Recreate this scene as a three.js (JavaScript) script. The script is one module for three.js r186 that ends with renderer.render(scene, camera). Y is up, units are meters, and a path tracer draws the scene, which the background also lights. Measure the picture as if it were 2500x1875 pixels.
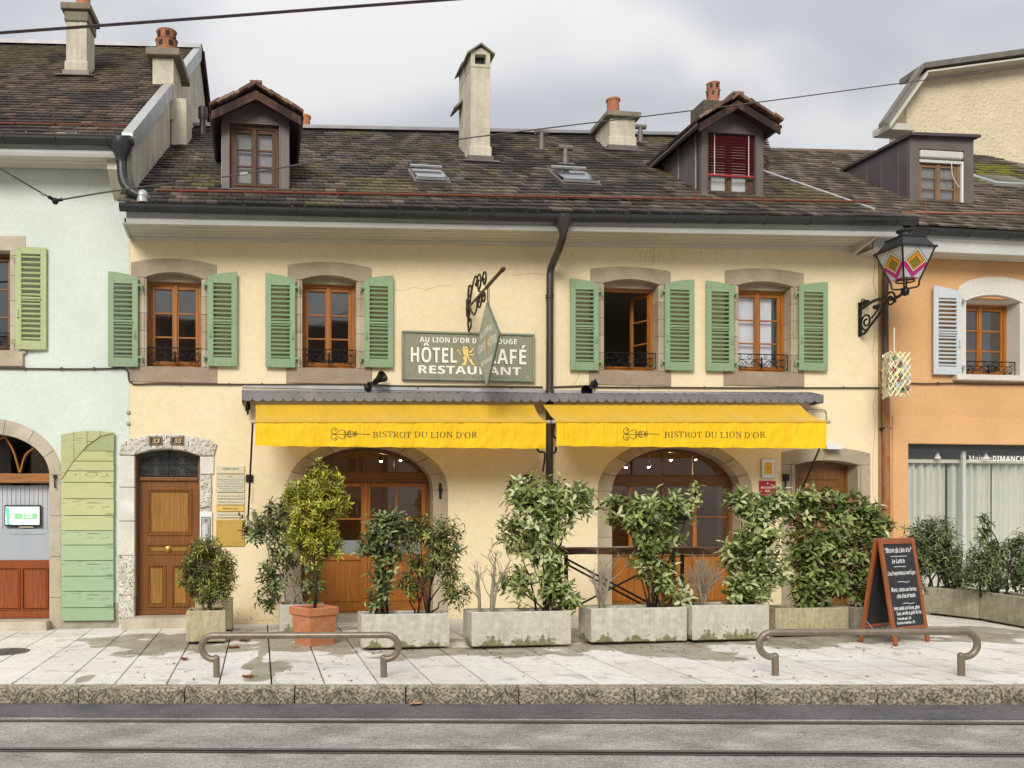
import * as THREE from 'three';
import { mergeGeometries } from 'three/addons/utils/BufferGeometryUtils.js';
import { RoundedBoxGeometry } from 'three/addons/geometries/RoundedBoxGeometry.js';

// ---------- camera, sky, sun, exposure ----------
const FOCAL = 2200, PX = 920, PY = 1255, CY = 1.63;          // surveyed in the photograph's pixels; the lens is shifted, the camera is level
const scene = new THREE.Scene();
const camera = new THREE.PerspectiveCamera(2 * Math.atan(937.5 / FOCAL) * 180 / Math.PI, 4 / 3, 0.1, 600);
camera.position.set(0, CY, 0); camera.lookAt(0, CY, -10);
camera.setViewOffset(2500, 1875, 1250 - PX, 937.5 - PY, 2500, 1875);
camera.updateProjectionMatrix();
const renderer = new THREE.WebGLRenderer({ antialias: true });
renderer.toneMapping = THREE.LinearToneMapping;
renderer.toneMappingExposure = 1.95;
renderer.shadowMap.enabled = true;
const sun = new THREE.DirectionalLight(0xfffaf1, 1.5);
sun.position.set(-9, 23, 22); sun.target.position.set(2, 1, -13);
sun.castShadow = true; sun.shadow.radius = 48; sun.shadow.mapSize.set(2048, 2048);
Object.assign(sun.shadow.camera, { left: -16, right: 16, top: 16, bottom: -16, near: 1, far: 80 });
scene.add(sun, sun.target);

// ---------- noise ----------
let seedState = 20231;
const rnd = () => { seedState = (seedState + 0x6d2b79f5) | 0; let t = Math.imul(seedState ^ (seedState >>> 15), 1 | seedState); t = (t + Math.imul(t ^ (t >>> 7), 61 | t)) ^ t; return ((t ^ (t >>> 14)) >>> 0) / 4294967296; };
const rr = (a, b) => a + (b - a) * rnd();
const reseed = (n) => { seedState = n; };
const hash = (x, y, z) => { let h = Math.imul(x, 374761393) + Math.imul(y, 668265263) + Math.imul(z, 2147483647 ^ 1274126177); h = Math.imul(h ^ (h >>> 13), 1274126177); return ((h ^ (h >>> 16)) >>> 0) / 4294967296; };
const sm = (t) => t * t * (3 - 2 * t), lerp = (a, b, t) => a + (b - a) * t, clamp = (x, a = 0, b = 1) => Math.min(b, Math.max(a, x));
const wrap = (a, p) => ((a % p) + p) % p;
function pn(x, y, p, s = 0) {                                  // value noise that repeats after p cells
  const xi = Math.floor(x), yi = Math.floor(y), fx = sm(x - xi), fy = sm(y - yi), x0 = wrap(xi, p), x1 = wrap(xi + 1, p), y0 = wrap(yi, p), y1 = wrap(yi + 1, p);
  return lerp(lerp(hash(x0, y0, s), hash(x1, y0, s), fx), lerp(hash(x0, y1, s), hash(x1, y1, s), fx), fy);
}
function fb(u, v, p, oct = 4, s = 0) { let a = 0, w = 0.5, n = 0; for (let i = 0; i < oct; i++) { a += w * pn(u * p, v * p, p, s + i); n += w; p *= 2; w *= 0.5; } return a / n; }
function n3(x, y, z, s = 0) {
  const xi = Math.floor(x), yi = Math.floor(y), zi = Math.floor(z), fx = sm(x - xi), fy = sm(y - yi), fz = sm(z - zi);
  const c = (i, j, k) => hash(xi + i, (yi + j) + 57 * (zi + k), s);
  return lerp(lerp(lerp(c(0, 0, 0), c(1, 0, 0), fx), lerp(c(0, 1, 0), c(1, 1, 0), fx), fy), lerp(lerp(c(0, 0, 1), c(1, 0, 1), fx), lerp(c(0, 1, 1), c(1, 1, 1), fx), fy), fz);
}
function f3(x, y, z, oct, s = 0) { let a = 0, w = 0.5, n = 0; for (let i = 0; i < oct; i++) { a += w * n3(x, y, z, s + i); n += w; x *= 2.03; y *= 2.03; z *= 2.03; w *= 0.5; } return a / n; }

// ---------- sky: an overcast dome, layered cloud ----------
{
  const W = 768, H = 384, d = new Float32Array(W * H * 4);
  for (let j = 0; j < H; j++) for (let i = 0; i < W; i++) {
    const th = ((i + 0.5) / W - 0.5) * 2 * Math.PI, ph = ((j + 0.5) / H - 0.5) * Math.PI, x = Math.cos(th) * Math.cos(ph), y = Math.sin(ph), z = Math.sin(th) * Math.cos(ph), o = (j * W + i) * 4;
    let r, g, b;
    if (y > -0.02) {
      const e = Math.max(y, 0), k = 1 / (e + 0.28), cx = x * k * 2.1 + 3.1, cz = z * k * 2.1 + 7.7;
      const wv = f3(cx * 0.8, cz * 0.8, 1.5, 4, 5), c = f3(cx + wv * 1.6, cz * 1.3 + wv * 1.6, 4.2, 6, 11);
      const t = clamp((c - 0.36) / 0.3), L = 0.262 * (1 + 1.2 * e);
      const s = lerp(0.80, 1.09, sm(t));
      r = L * s * lerp(0.90, 1.0, t); g = L * s * lerp(0.945, 1.0, t); b = L * s * lerp(1.03, 1.0, t);
    } else { r = 0.16; g = 0.155; b = 0.15; }
    d[o] = r; d[o + 1] = g; d[o + 2] = b; d[o + 3] = 1;
  }
  const t = new THREE.DataTexture(d, W, H, THREE.RGBAFormat, THREE.FloatType);
  t.mapping = THREE.EquirectangularReflectionMapping; t.magFilter = t.minFilter = THREE.LinearFilter; t.needsUpdate = true;
  scene.background = t; scene.environment = t;
}

// ---------- survey frames: u along a front, y up, w out of it towards the street ----------
function frame(ox, oz, t) {
  const th = Math.atan(t), c = Math.cos(th), s = Math.sin(th);
  return {
    th, ox, oz,
    at(px, py, w = 0) {
      const dx = (px - PX) / FOCAL, dy = -(py - PY) / FOCAL, l = (w + ox * s + oz * c) / (dx * s - c);
      return { u: (l * dx - ox) * c - (-l - oz) * s, y: CY + l * dy, w };
    },
    world(u, y, w = 0) { return new THREE.Vector3(ox + u * c + w * s, y, oz - u * s + w * c); },
    place(o) { o.position.set(ox, 0, oz); o.rotation.y = th; return o; },
  };
}
const C = frame(0, -13.8, 0.13);                                // bistro front
const G = frame(-3.66, -13.32, 0.05);                           // green house front
const SLOPE = 0.013, groundY = (x) => SLOPE * x;                // the street climbs gently to the right
const spot = (px, py) => { const dx = (px - PX) / FOCAL, dy = (py - PY) / FOCAL, Z = CY / (dy + SLOPE * dx); return new THREE.Vector3(dx * Z, groundY(dx * Z), -Z); };  // a point on the pavement

// ---------- builders ----------
const used = new Map();
const numbered = (n) => { const k = used.get(n) ?? 0; used.set(n, k + 1); return k ? n + '_' + String(k).padStart(3, '0') : n; };
function tag(o, label, category, group, kind) { if (label) o.userData.label = label; if (category) o.userData.category = category; if (group) o.userData.group = group; if (kind) o.userData.kind = kind; return o; }
function thing(name, label, category, group) { const o = new THREE.Group(); o.name = numbered(name); scene.add(o); return tag(o, label, category, group); }
function part(name, parent) { const o = new THREE.Group(); o.name = name; parent.add(o); return o; }
function boxUV(g) {                                             // uv in metres, by the way a face points
  const p = g.attributes.position, n = g.attributes.normal, uv = new Float32Array(p.count * 2);
  for (let i = 0; i < p.count; i++) {
    const ax = Math.abs(n.getX(i)), ay = Math.abs(n.getY(i)), az = Math.abs(n.getZ(i)), x = p.getX(i), y = p.getY(i), z = p.getZ(i);
    if (az >= ax && az >= ay) { uv[2 * i] = x; uv[2 * i + 1] = y; } else if (ax >= ay) { uv[2 * i] = z; uv[2 * i + 1] = y; } else { uv[2 * i] = x; uv[2 * i + 1] = z; }
  }
  g.setAttribute('uv', new THREE.BufferAttribute(uv, 2)); return g;
}
function plain(g) { const q = g.index ? g.toNonIndexed() : g; for (const k of Object.keys(q.attributes)) if (!['position', 'normal', 'uv', 'color'].includes(k)) q.deleteAttribute(k); return q; }
function mesh(name, geos, mat, parent, keepUV) {
  const list = (Array.isArray(geos) ? geos : [geos]).map(plain);
  for (const q of list) if (!q.attributes.uv) q.setAttribute('uv', new THREE.BufferAttribute(new Float32Array(q.attributes.position.count * 2), 2));
  const g = list.length > 1 ? mergeGeometries(list) : list[0];
  if (!keepUV) boxUV(g);
  const o = new THREE.Mesh(g, mat); o.name = parent && parent !== scene ? name : numbered(name); o.castShadow = o.receiveShadow = true; (parent ?? scene).add(o); return o;
}
const each = (name, geos, mat, parent) => geos.map((g) => mesh(name, g, mat, parent));
const T3 = (g, x = 0, y = 0, z = 0) => g.translate(x, y, z);
const box = (w, h, d, x = 0, y = 0, z = 0) => new THREE.BoxGeometry(w, h, d).translate(x, y, z);
const span = (u0, u1, y0, y1, w0, w1) => new THREE.BoxGeometry(Math.abs(u1 - u0), Math.abs(y1 - y0), Math.abs(w1 - w0)).translate((u0 + u1) / 2, (y0 + y1) / 2, (w0 + w1) / 2);
const rbox = (w, h, d, r, x = 0, y = 0, z = 0, seg = 1) => new RoundedBoxGeometry(w, h, d, seg, Math.min(r, w / 2.01, h / 2.01, d / 2.01)).translate(x, y, z);
const rspan = (u0, u1, y0, y1, w0, w1, r) => rbox(Math.abs(u1 - u0), Math.abs(y1 - y0), Math.abs(w1 - w0), r, (u0 + u1) / 2, (y0 + y1) / 2, (w0 + w1) / 2);
const V = (x, y, z) => new THREE.Vector3(x, y, z);
function bar(a, b, r, seg = 8, r2 = r) { const d = b.clone().sub(a), g = new THREE.CylinderGeometry(r2, r, d.length(), seg); g.applyQuaternion(new THREE.Quaternion().setFromUnitVectors(V(0, 1, 0), d.clone().normalize())); return g.translate((a.x + b.x) / 2, (a.y + b.y) / 2, (a.z + b.z) / 2); }
const tube = (pts, r, n = 24, seg = 6, tension = 0.5) => new THREE.TubeGeometry(new THREE.CatmullRomCurve3(pts, false, 'catmullrom', tension), n, r, seg);
const lathe = (prof, seg = 20) => new THREE.LatheGeometry(prof.map(([r, y]) => new THREE.Vector2(r, y)), seg);
function shape(pts, holes = []) { const s = new THREE.Shape(pts.map(([x, y]) => new THREE.Vector2(x, y))); for (const h of holes) s.holes.push(new THREE.Path(h.map(([x, y]) => new THREE.Vector2(x, y)))); return s; }
const slab = (pts, w0, w1, holes = [], bevel = 0) => { const g = new THREE.ExtrudeGeometry(shape(pts, holes), { depth: w1 - w0 - 2 * bevel, bevelEnabled: bevel > 0, bevelThickness: bevel, bevelSize: bevel, bevelOffset: -bevel, bevelSegments: 1, steps: 1 }); return g.translate(0, 0, w0 + bevel); };
function arcPts(cx, cy, a, b, t0, t1, n = 20) { const r = []; for (let i = 0; i <= n; i++) { const t = lerp(t0, t1, i / n); r.push([cx + a * Math.cos(t), cy + b * Math.sin(t)]); } return r; }
function bow(u0, u1, y, rise, n = 12) { const r = []; for (let i = 0; i <= n; i++) { const t = i / n; r.push([lerp(u0, u1, t), y + rise * (1 - (2 * t - 1) ** 2)]); } return r; }   // shallow arch, left to right
function sweep(prof, path, closed = false) {                    // a profile of [w, y] drawn along points [u, y] of a front
  const pos = [], m = prof.length - (closed ? 0 : 1);
  const P = (i, j) => { const [u, y, dw = 0] = path[i], [w, dy] = prof[j % prof.length]; return [u, y + dy, w + dw]; };
  for (let i = 0; i + 1 < path.length; i++) for (let j = 0; j < m; j++) { const a = P(i, j), b = P(i + 1, j), c = P(i + 1, j + 1), d = P(i, j + 1); pos.push(...a, ...b, ...c, ...a, ...c, ...d); }
  const g = new THREE.BufferGeometry(); g.setAttribute('position', new THREE.Float32BufferAttribute(pos, 3)); g.computeVertexNormals(); return g;
}
function spiral(cx, cy, r0, r1, a0, turns, n = 18, z = 0) { const p = []; for (let i = 0; i <= n; i++) { const t = i / n, a = a0 + turns * 2 * Math.PI * t, r = lerp(r0, r1, t); p.push(V(cx + r * Math.cos(a), cy + r * Math.sin(a), z)); } return p; }
function quad(pts) { const g = new THREE.BufferGeometry(); const [a, b, c, d] = pts; g.setAttribute('position', new THREE.Float32BufferAttribute([a, b, c, a, c, d].flatMap((v) => (v.isVector3 ? v.toArray() : v)), 3)); g.computeVertexNormals(); return g; }
function poly8(b, t) {                                          // a block from 4 lower and 4 upper corners (counter-clockwise seen from above)
  const f = [[t[0], t[1], t[2], t[3]], [b[3], b[2], b[1], b[0]]]; for (let i = 0; i < 4; i++) { const j = (i + 1) % 4; f.push([b[i], b[j], t[j], t[i]]); }
  return f.map(quad);
}

// ---------- textures ----------
function dataTex(N, M, fn, size, srgb = true) {
  const d = new Uint8Array(N * M * 4);
  for (let j = 0; j < M; j++) for (let i = 0; i < N; i++) { const c = fn((i + 0.5) / N, (j + 0.5) / M, i, j), o = (j * N + i) * 4; const [r, g, b] = typeof c === 'number' ? [c, c, c] : c; d[o] = clamp(r) * 255; d[o + 1] = clamp(g) * 255; d[o + 2] = clamp(b) * 255; d[o + 3] = 255; }
  const t = new THREE.DataTexture(d, N, M); t.wrapS = t.wrapT = THREE.RepeatWrapping; t.magFilter = THREE.LinearFilter; t.minFilter = THREE.LinearMipmapLinearFilter; t.generateMipmaps = true; if (srgb) t.colorSpace = THREE.SRGBColorSpace;
  if (size) t.repeat.set(1 / size, 1 / size * N / M); t.needsUpdate = true; return t;
}
const turned = (t) => { const c = t.clone(); c.rotation = Math.PI / 2; c.needsUpdate = true; return c; };
function canvasTex(w, h, draw) { const c = document.createElement('canvas'); c.width = w; c.height = h; const x = c.getContext('2d'); draw(x, w, h); const t = new THREE.CanvasTexture(c); t.colorSpace = THREE.SRGBColorSpace; t.anisotropy = 8; return t; }
const TX = {
  plaster: dataTex(512, 512, (u, v) => 0.87 + 0.07 * fb(u, v, 4, 5, 1) + 0.05 * fb(u, v, 90, 2, 9), 2.6),
  plasterB: dataTex(512, 512, (u, v) => 0.6 * fb(u, v, 60, 3, 3) + 0.4 * fb(u, v, 8, 3, 5), 1.3, false),
  rough: dataTex(512, 512, (u, v) => { const a = fb(u, v, 14, 4, 21); return Math.abs(a - 0.5) * 1.4 + 0.3 * fb(u, v, 40, 2, 4); }, 1.6, false),
  stone: dataTex(512, 512, (u, v) => { const a = fb(u, v, 5, 5, 31), b = fb(u, v, 70, 2, 33); return [0.74 + 0.22 * a + 0.08 * b, 0.73 + 0.22 * a + 0.08 * b, 0.70 + 0.24 * a + 0.08 * b]; }, 1.1),
  lime: dataTex(512, 512, (u, v) => { const a = fb(u, v, 9, 5, 41), b = fb(u, v, 50, 3, 43), p = b < 0.36 ? 0.62 : 1; return [p * (0.74 + 0.26 * a), p * (0.72 + 0.27 * a), p * (0.69 + 0.29 * a)]; }, 0.9),
  wood: dataTex(256, 512, (u, v) => { const w = u * 6 + 1.3 * fb(u, v, 3, 3, 51), g = 0.5 + 0.5 * Math.sin(w * 6.283 * 2); return 0.66 + 0.16 * g * fb(u, v, 4, 3, 52) + 0.22 * pn(u * 64, v * 4, 64, 55) * 0.8 + 0.08 * pn(u * 128, v * 10, 128, 57); }, 0.5),
  oldwood: dataTex(256, 512, (u, v) => { const s = pn(u * 32, v * 3, 32, 61), t = fb(u, v, 5, 4, 62), k = sm(clamp((t - 0.42) * 4)); return [lerp(0.55, 1, k) * (0.7 + 0.3 * s), lerp(0.45, 0.93, k) * (0.7 + 0.3 * s), lerp(0.36, 0.8, k) * (0.7 + 0.3 * s)]; }, 0.8),
  concrete: dataTex(512, 512, (u, v) => { const a = fb(u, v, 4, 5, 71), s = pn(u * 24, v * 3, 24, 73), p = fb(u, v, 40, 2, 74); return [0.70 + 0.2 * a + 0.08 * s + 0.06 * p, 0.70 + 0.2 * a + 0.075 * s + 0.06 * p, 0.67 + 0.2 * a + 0.065 * s + 0.06 * p]; }, 1.2),
  asphalt: dataTex(1024, 1024, (u, v, i, j) => { const h = hash(i >> 1, j >> 1, 3), g = fb(u, v, 170, 2, 81), a = fb(u, v, 5, 4, 82), b = pn(u * 24, v * 90, 24 * 90, 84); return 0.62 + 0.26 * (a - 0.3) + 0.34 * (g - 0.5) + (h > 0.965 ? 0.22 : h < 0.05 ? -0.18 : 0) + 0.10 * (b - 0.5); }, 1.7),
  asphaltB: dataTex(512, 512, (u, v) => fb(u, v, 110, 3, 91), 0.9, false),
  granite: dataTex(512, 512, (u, v, i, j) => { const g = fb(u, v, 46, 3, 101), a = fb(u, v, 6, 4, 102), h = hash(i, j, 7); const k = g < 0.4 ? 0.55 : g > 0.6 ? 1.0 : 0.8; return [k * (0.72 + 0.3 * a) + 0.08 * (h - 0.5), k * (0.70 + 0.29 * a) + 0.08 * (h - 0.5), k * (0.65 + 0.28 * a) + 0.08 * (h - 0.5)]; }, 0.75),
  graniteB: dataTex(512, 512, (u, v) => fb(u, v, 28, 4, 111), 0.5, false),
  metal: dataTex(256, 256, (u, v) => 0.84 + 0.16 * fb(u, v, 5, 5, 121), 1.3),
  rust: dataTex(512, 512, (u, v) => { const a = fb(u, v, 8, 5, 131), k = sm(clamp((a - 0.5) * 6)); return [lerp(0.92, 0.95, k), lerp(0.92, 0.70, k), lerp(0.92, 0.52, k)]; }, 0.7),
  cloth: dataTex(512, 512, (u, v) => 0.88 + 0.06 * pn(u * 160, v * 3, 480, 141) + 0.06 * fb(u, v, 5, 4, 143), 1.0),
  terra: dataTex(256, 256, (u, v) => { const a = fb(u, v, 6, 5, 151), k = sm(clamp((a - 0.52) * 5)) * 0.12; return [0.85 + 0.15 * a, 0.78 + 0.2 * a + k * 0.4, 0.74 + 0.2 * a + k * 0.6]; }, 0.5),
  soil: dataTex(256, 256, (u, v) => 0.35 + 0.65 * fb(u, v, 30, 3, 161), 0.4),
};
const srgb = (h) => new THREE.Color(h);
function mat(color, roughness = 0.85, o = {}) {
  const { bump, bumpScale, ...rest } = o, P = rest.transmission !== undefined || rest.clearcoat !== undefined || rest.sheen !== undefined || rest.ior !== undefined;
  const m = new (P ? THREE.MeshPhysicalMaterial : THREE.MeshStandardMaterial)({ color: srgb(color), roughness, side: THREE.DoubleSide, ...rest });
  if (bump) { m.bumpMap = bump; m.bumpScale = bumpScale ?? 0.004; }
  return m;
}
const woodM = (c, r = 0.45) => [mat(c, r, { map: TX.wood, bump: TX.wood, bumpScale: 0.0015 }), mat(c, r, { map: turned(TX.wood), bump: turned(TX.wood), bumpScale: 0.0015 })];
const [oak, oakH] = woodM('#bd7424'), [darkOak, darkOakH] = woodM('#8c5a28'), [redWood, redWoodH] = woodM('#a5531f', 0.35), [chest, chestH] = woodM('#935b22', 0.4);
const MT = {
  stone: mat('#bcae97', 0.9, { map: TX.stone, bump: TX.plasterB, bumpScale: 0.003 }),
  stone2: mat('#cdc0a9', 0.9, { map: TX.stone, bump: TX.plasterB, bumpScale: 0.003 }),
  stone3: mat('#c0b29c', 0.9, { map: TX.stone, bump: TX.plasterB, bumpScale: 0.003 }),
  sill: mat('#b3a08d', 0.9, { map: TX.stone, bump: TX.plasterB, bumpScale: 0.003 }),
  pale: mat('#cfc6b4', 0.9, { map: TX.stone, bump: TX.plasterB, bumpScale: 0.003 }),
  lime: mat('#efebe2', 0.92, { map: TX.lime, bump: TX.rough, bumpScale: 0.03 }),
  limeCut: mat('#efede6', 0.9, { map: TX.stone, bump: TX.plasterB, bumpScale: 0.003 }),
  iron: mat('#1b1a19', 0.5, { metalness: 0.4 }),
  ironBrown: mat('#3a2c22', 0.55, { metalness: 0.4, map: TX.rust }),
  gutter: mat('#3a3d3b', 0.42, { metalness: 0.3, map: TX.metal }),
  pipe: mat('#45403d', 0.4, { metalness: 0.25, map: TX.metal }),
  zinc: mat('#9a999a', 0.5, { metalness: 0.45, map: TX.metal }),
  zincLight: mat('#c2c2c0', 0.45, { metalness: 0.4, map: TX.metal }),
  sheet: mat('#736a66', 0.5, { metalness: 0.2, map: TX.metal }),
  soffit: mat('#d2cdbd', 0.75, { map: TX.plaster }),
  fascia: mat('#cfd0cb', 0.6, { map: TX.plaster }),
  glass: mat('#ffffff', 0.02, { transmission: 1, thickness: 0, ior: 2.4 }),
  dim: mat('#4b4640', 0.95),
  terra: mat('#c98862', 0.8, { map: TX.terra, bump: TX.plasterB, bumpScale: 0.002 }),
  terraDark: mat('#b47a5c', 0.85, { map: TX.terra, bump: TX.plasterB, bumpScale: 0.003 }),
  chimney: mat('#e0d8c9', 0.95, { map: TX.concrete, bump: TX.plasterB, bumpScale: 0.006 }),
  cap: mat('#988e80', 0.95, { map: TX.concrete, bump: TX.plasterB, bumpScale: 0.006 }),
  black: mat('#0d0d0d', 0.6),
  white: mat('#e9e7e0', 0.6),
  brass: mat('#c9a75c', 0.3, { metalness: 0.9 }),
  soil: mat('#2c211a', 1, { map: TX.soil, bump: TX.soil, bumpScale: 0.02 }),
};
// ---------- street ----------
const roadMat = mat('#e4dfd7', 0.82, { map: TX.asphalt, bump: TX.asphaltB, bumpScale: 0.006 });
const roadDark = mat('#8d8a8b', 0.75, { map: TX.asphalt, bump: TX.asphaltB, bumpScale: 0.006 });
const ROAD = -0.15, kerbZ = (x) => -(8.64 - 0.0689 * x);         // inner edge of the kerb
const sheetAt = (x0, x1, za, zb, dy) => {                        // strip of ground between two lines z(x), split so that it follows the slope
  const pos = [], n = 1; for (let i = 0; i < n; i++) { const a = lerp(x0, x1, i / n), b = lerp(x0, x1, (i + 1) / n); pos.push(quad([V(a, groundY(a) + dy, zb(a)), V(b, groundY(b) + dy, zb(b)), V(b, groundY(b) + dy, za(b)), V(a, groundY(a) + dy, za(a))])); } return pos;
};
tag(mesh('road', sheetAt(-90, 90, (x) => -90, (x) => 90, ROAD), roadMat), null, null, null, 'structure');
// darker strip of newer asphalt between the kerb and the first rail
tag(mesh('asphalt_strip', sheetAt(-40, 40, (x) => kerbZ(x) + 0.16, (x) => kerbZ(x) + 0.79, ROAD + 0.004), roadDark), null, null, null, 'structure');
// grooved tram rails: head, groove, guard lip
function tramRail(off, label, groove) {
  const railM = mat('#8d8b88', 0.5, { metalness: 0.7, map: TX.metal }), gM = mat('#100f0e', 0.9);
  const r = thing('tram_rail', label, 'rail');
  const strip = (a, b, dy) => sheetAt(-40, 40, (x) => kerbZ(x) + off + a, (x) => kerbZ(x) + off + b, ROAD + dy);
  mesh('rail_head', strip(0, 0.055, 0.009), railM, r);
  mesh('groove', strip(0.055, 0.055 + groove, 0.006), gM, r);
  mesh('guard_lip', strip(0.055 + groove, 0.075 + groove, 0.009), railM, r);
}
tramRail(0.885, 'polished tram rail nearer to the kerb, beside dark asphalt strip', 0.018);
tramRail(1.835, 'tram rail with wide black groove, farther from the kerb', 0.052);

// pavement of concrete slabs, courses parallel to the bistro front
const PAVE = { x0: -7.2, x1: 12, z0: -15.6, z1: -8 };
const puddles = [[385, 1572, 135, 26], [300, 1560, 90, 14], [560, 1586, 120, 14], [640, 1642, 48, 26], [632, 1606, 20, 44], [700, 1578, 90, 15], [1000, 1592, 150, 17], [1250, 1592, 170, 15], [1430, 1582, 170, 17], [1690, 1588, 90, 26], [1640, 1572, 220, 17], [1890, 1566, 170, 17], [2120, 1556, 220, 18], [2380, 1545, 160, 20], [200, 1660, 18, 10], [850, 1560, 200, 24], [1350, 1560, 300, 20]]
  .map(([x, y, a, b]) => { const p = spot(x, y), q = spot(x + a, y), s = spot(x, y - b), t = spot(x, y + b); return [p.x, (s.z + t.z) / 2, q.x - p.x, Math.abs(t.z - s.z) / 2]; });
const dampAt = (x, z) => { let m = -1; const n = fb(x / 4, z / 4, 9, 5, 201); for (const [cx, cz, a, b] of puddles) { const d = 1 - Math.hypot((x - cx) / a, (z - cz) / b); if (d > m) m = d; } return sm(clamp((m + (n - 0.5) * 2.0) * 6 + 0.3)) * (0.75 + 0.5 * (fb(x / 2, z / 2, 10, 3, 205) - 0.4)); };
{
  const W = 1800, H = 712;
  TX.pave = dataTex(W, H, (u, v, i, j) => {
    const x = lerp(PAVE.x0, PAVE.x1, u), z = lerp(PAVE.z0, PAVE.z1, v), a = fb(x / 8, z / 8, 8, 5, 211), g = fb(x / 2, z / 2, 64, 2, 213), k = fb(x / 4, z / 4, 20, 3, 217), streak = pn(x * 6, z * 28, 4096, 219);
    let s = 0.90 + 0.10 * (a - 0.5) + 0.09 * (g - 0.5) + 0.05 * (streak - 0.5); if (k > 0.69) s *= 0.90; if (hash(i >> 2, j, 9) > 0.997) s *= 0.7;
    const d = dampAt(x, z); return [s * lerp(1, 0.66, d), s * lerp(0.99, 0.63, d), s * lerp(0.972, 0.555, d)];
  });
  TX.paveR = dataTex(600, 238, (u, v) => { const x = lerp(PAVE.x0, PAVE.x1, u), z = lerp(PAVE.z0, PAVE.z1, v); return lerp(0.88, 0.5, dampAt(x, z)); }, 0, false);
  TX.pave.wrapS = TX.pave.wrapT = TX.paveR.wrapS = TX.paveR.wrapT = THREE.ClampToEdgeWrapping;
}
const slabMats = ['#fbf9f5', '#f6f3ed', '#f1eee8', '#f9f7f2'].map((c) => mat(c, 1, { map: TX.pave, roughnessMap: TX.paveR, bump: TX.plasterB, bumpScale: 0.002 }));
const paveUV = (g) => { const p = g.attributes.position, uv = []; for (let i = 0; i < p.count; i++) uv.push((p.getX(i) - PAVE.x0) / (PAVE.x1 - PAVE.x0), (p.getZ(i) - PAVE.z0) / (PAVE.z1 - PAVE.z0)); g.setAttribute('uv', new THREE.Float32BufferAttribute(uv, 2)); return g; };
const pavement = thing('pavement'); pavement.userData.kind = 'structure';
mesh('joint_bed', sheetAt(-40, 40, (x) => -40, (x) => kerbZ(x) - 0.006, -0.034), mat('#3a342c', 1, { map: TX.soil }), pavement);
{
  reseed(77);
  const kW = (u) => 5.25 + 0.2007 * u, step = 0.508, slabs = [];
  for (let i = -22; i < 32; i++) {
    const u0 = i * step - 0.14, u1 = u0 + step; let w = -0.05, first = true;
    const front = Math.max(kW(u0), kW(u1));
    let row = (i & 1) ? 0.45 : 0.85;
    while (w < front) { let w1 = w + (first ? row : rnd() < 0.35 ? 0.5 : rnd() < 0.6 ? 0.76 : 1.0); first = false; slabs.push([u0, u1, w, w1]); w = w1; }
  }
  const rest = [];
  for (const [u0, u1, a, b] of slabs) {
    const g = 0.0085, A = [u0 + g, Math.min(a + g, kW(u0) - g)], corner = (u, w) => { const p = C.world(u, 0, w); return p; };
    const fl = Math.min(b - g, kW(u0) - 0.012), fr = Math.min(b - g, kW(u1) - 0.012); if (fl - a < 0.03 && fr - a < 0.03) continue;
    const bl = Math.min(a + g, fl - 0.01), br = Math.min(a + g, fr - 0.01), dy = rr(-0.0015, 0.0015);
    const cs = [corner(u0 + g, fl), corner(u1 - g, fr), corner(u1 - g, br), corner(u0 + g, bl)];
    const top = cs.map((p) => V(p.x, groundY(p.x) + dy, p.z)), bot = cs.map((p) => V(p.x, groundY(p.x) - 0.04, p.z));
    const q = poly8(bot, top).map(paveUV), Zc = -cs[0].z, px = PX + cs[0].x / Zc * FOCAL;
    if (px < -260 || px > 2640) { rest.push(...q); continue; }
    mesh('paving_slab', q, slabMats[Math.floor(rnd() * 4)], pavement, true);
  }
  if (rest.length) tag(mesh('outer_slabs', rest, slabMats[0], pavement, true), null, null, null, 'stuff');
}
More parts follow.
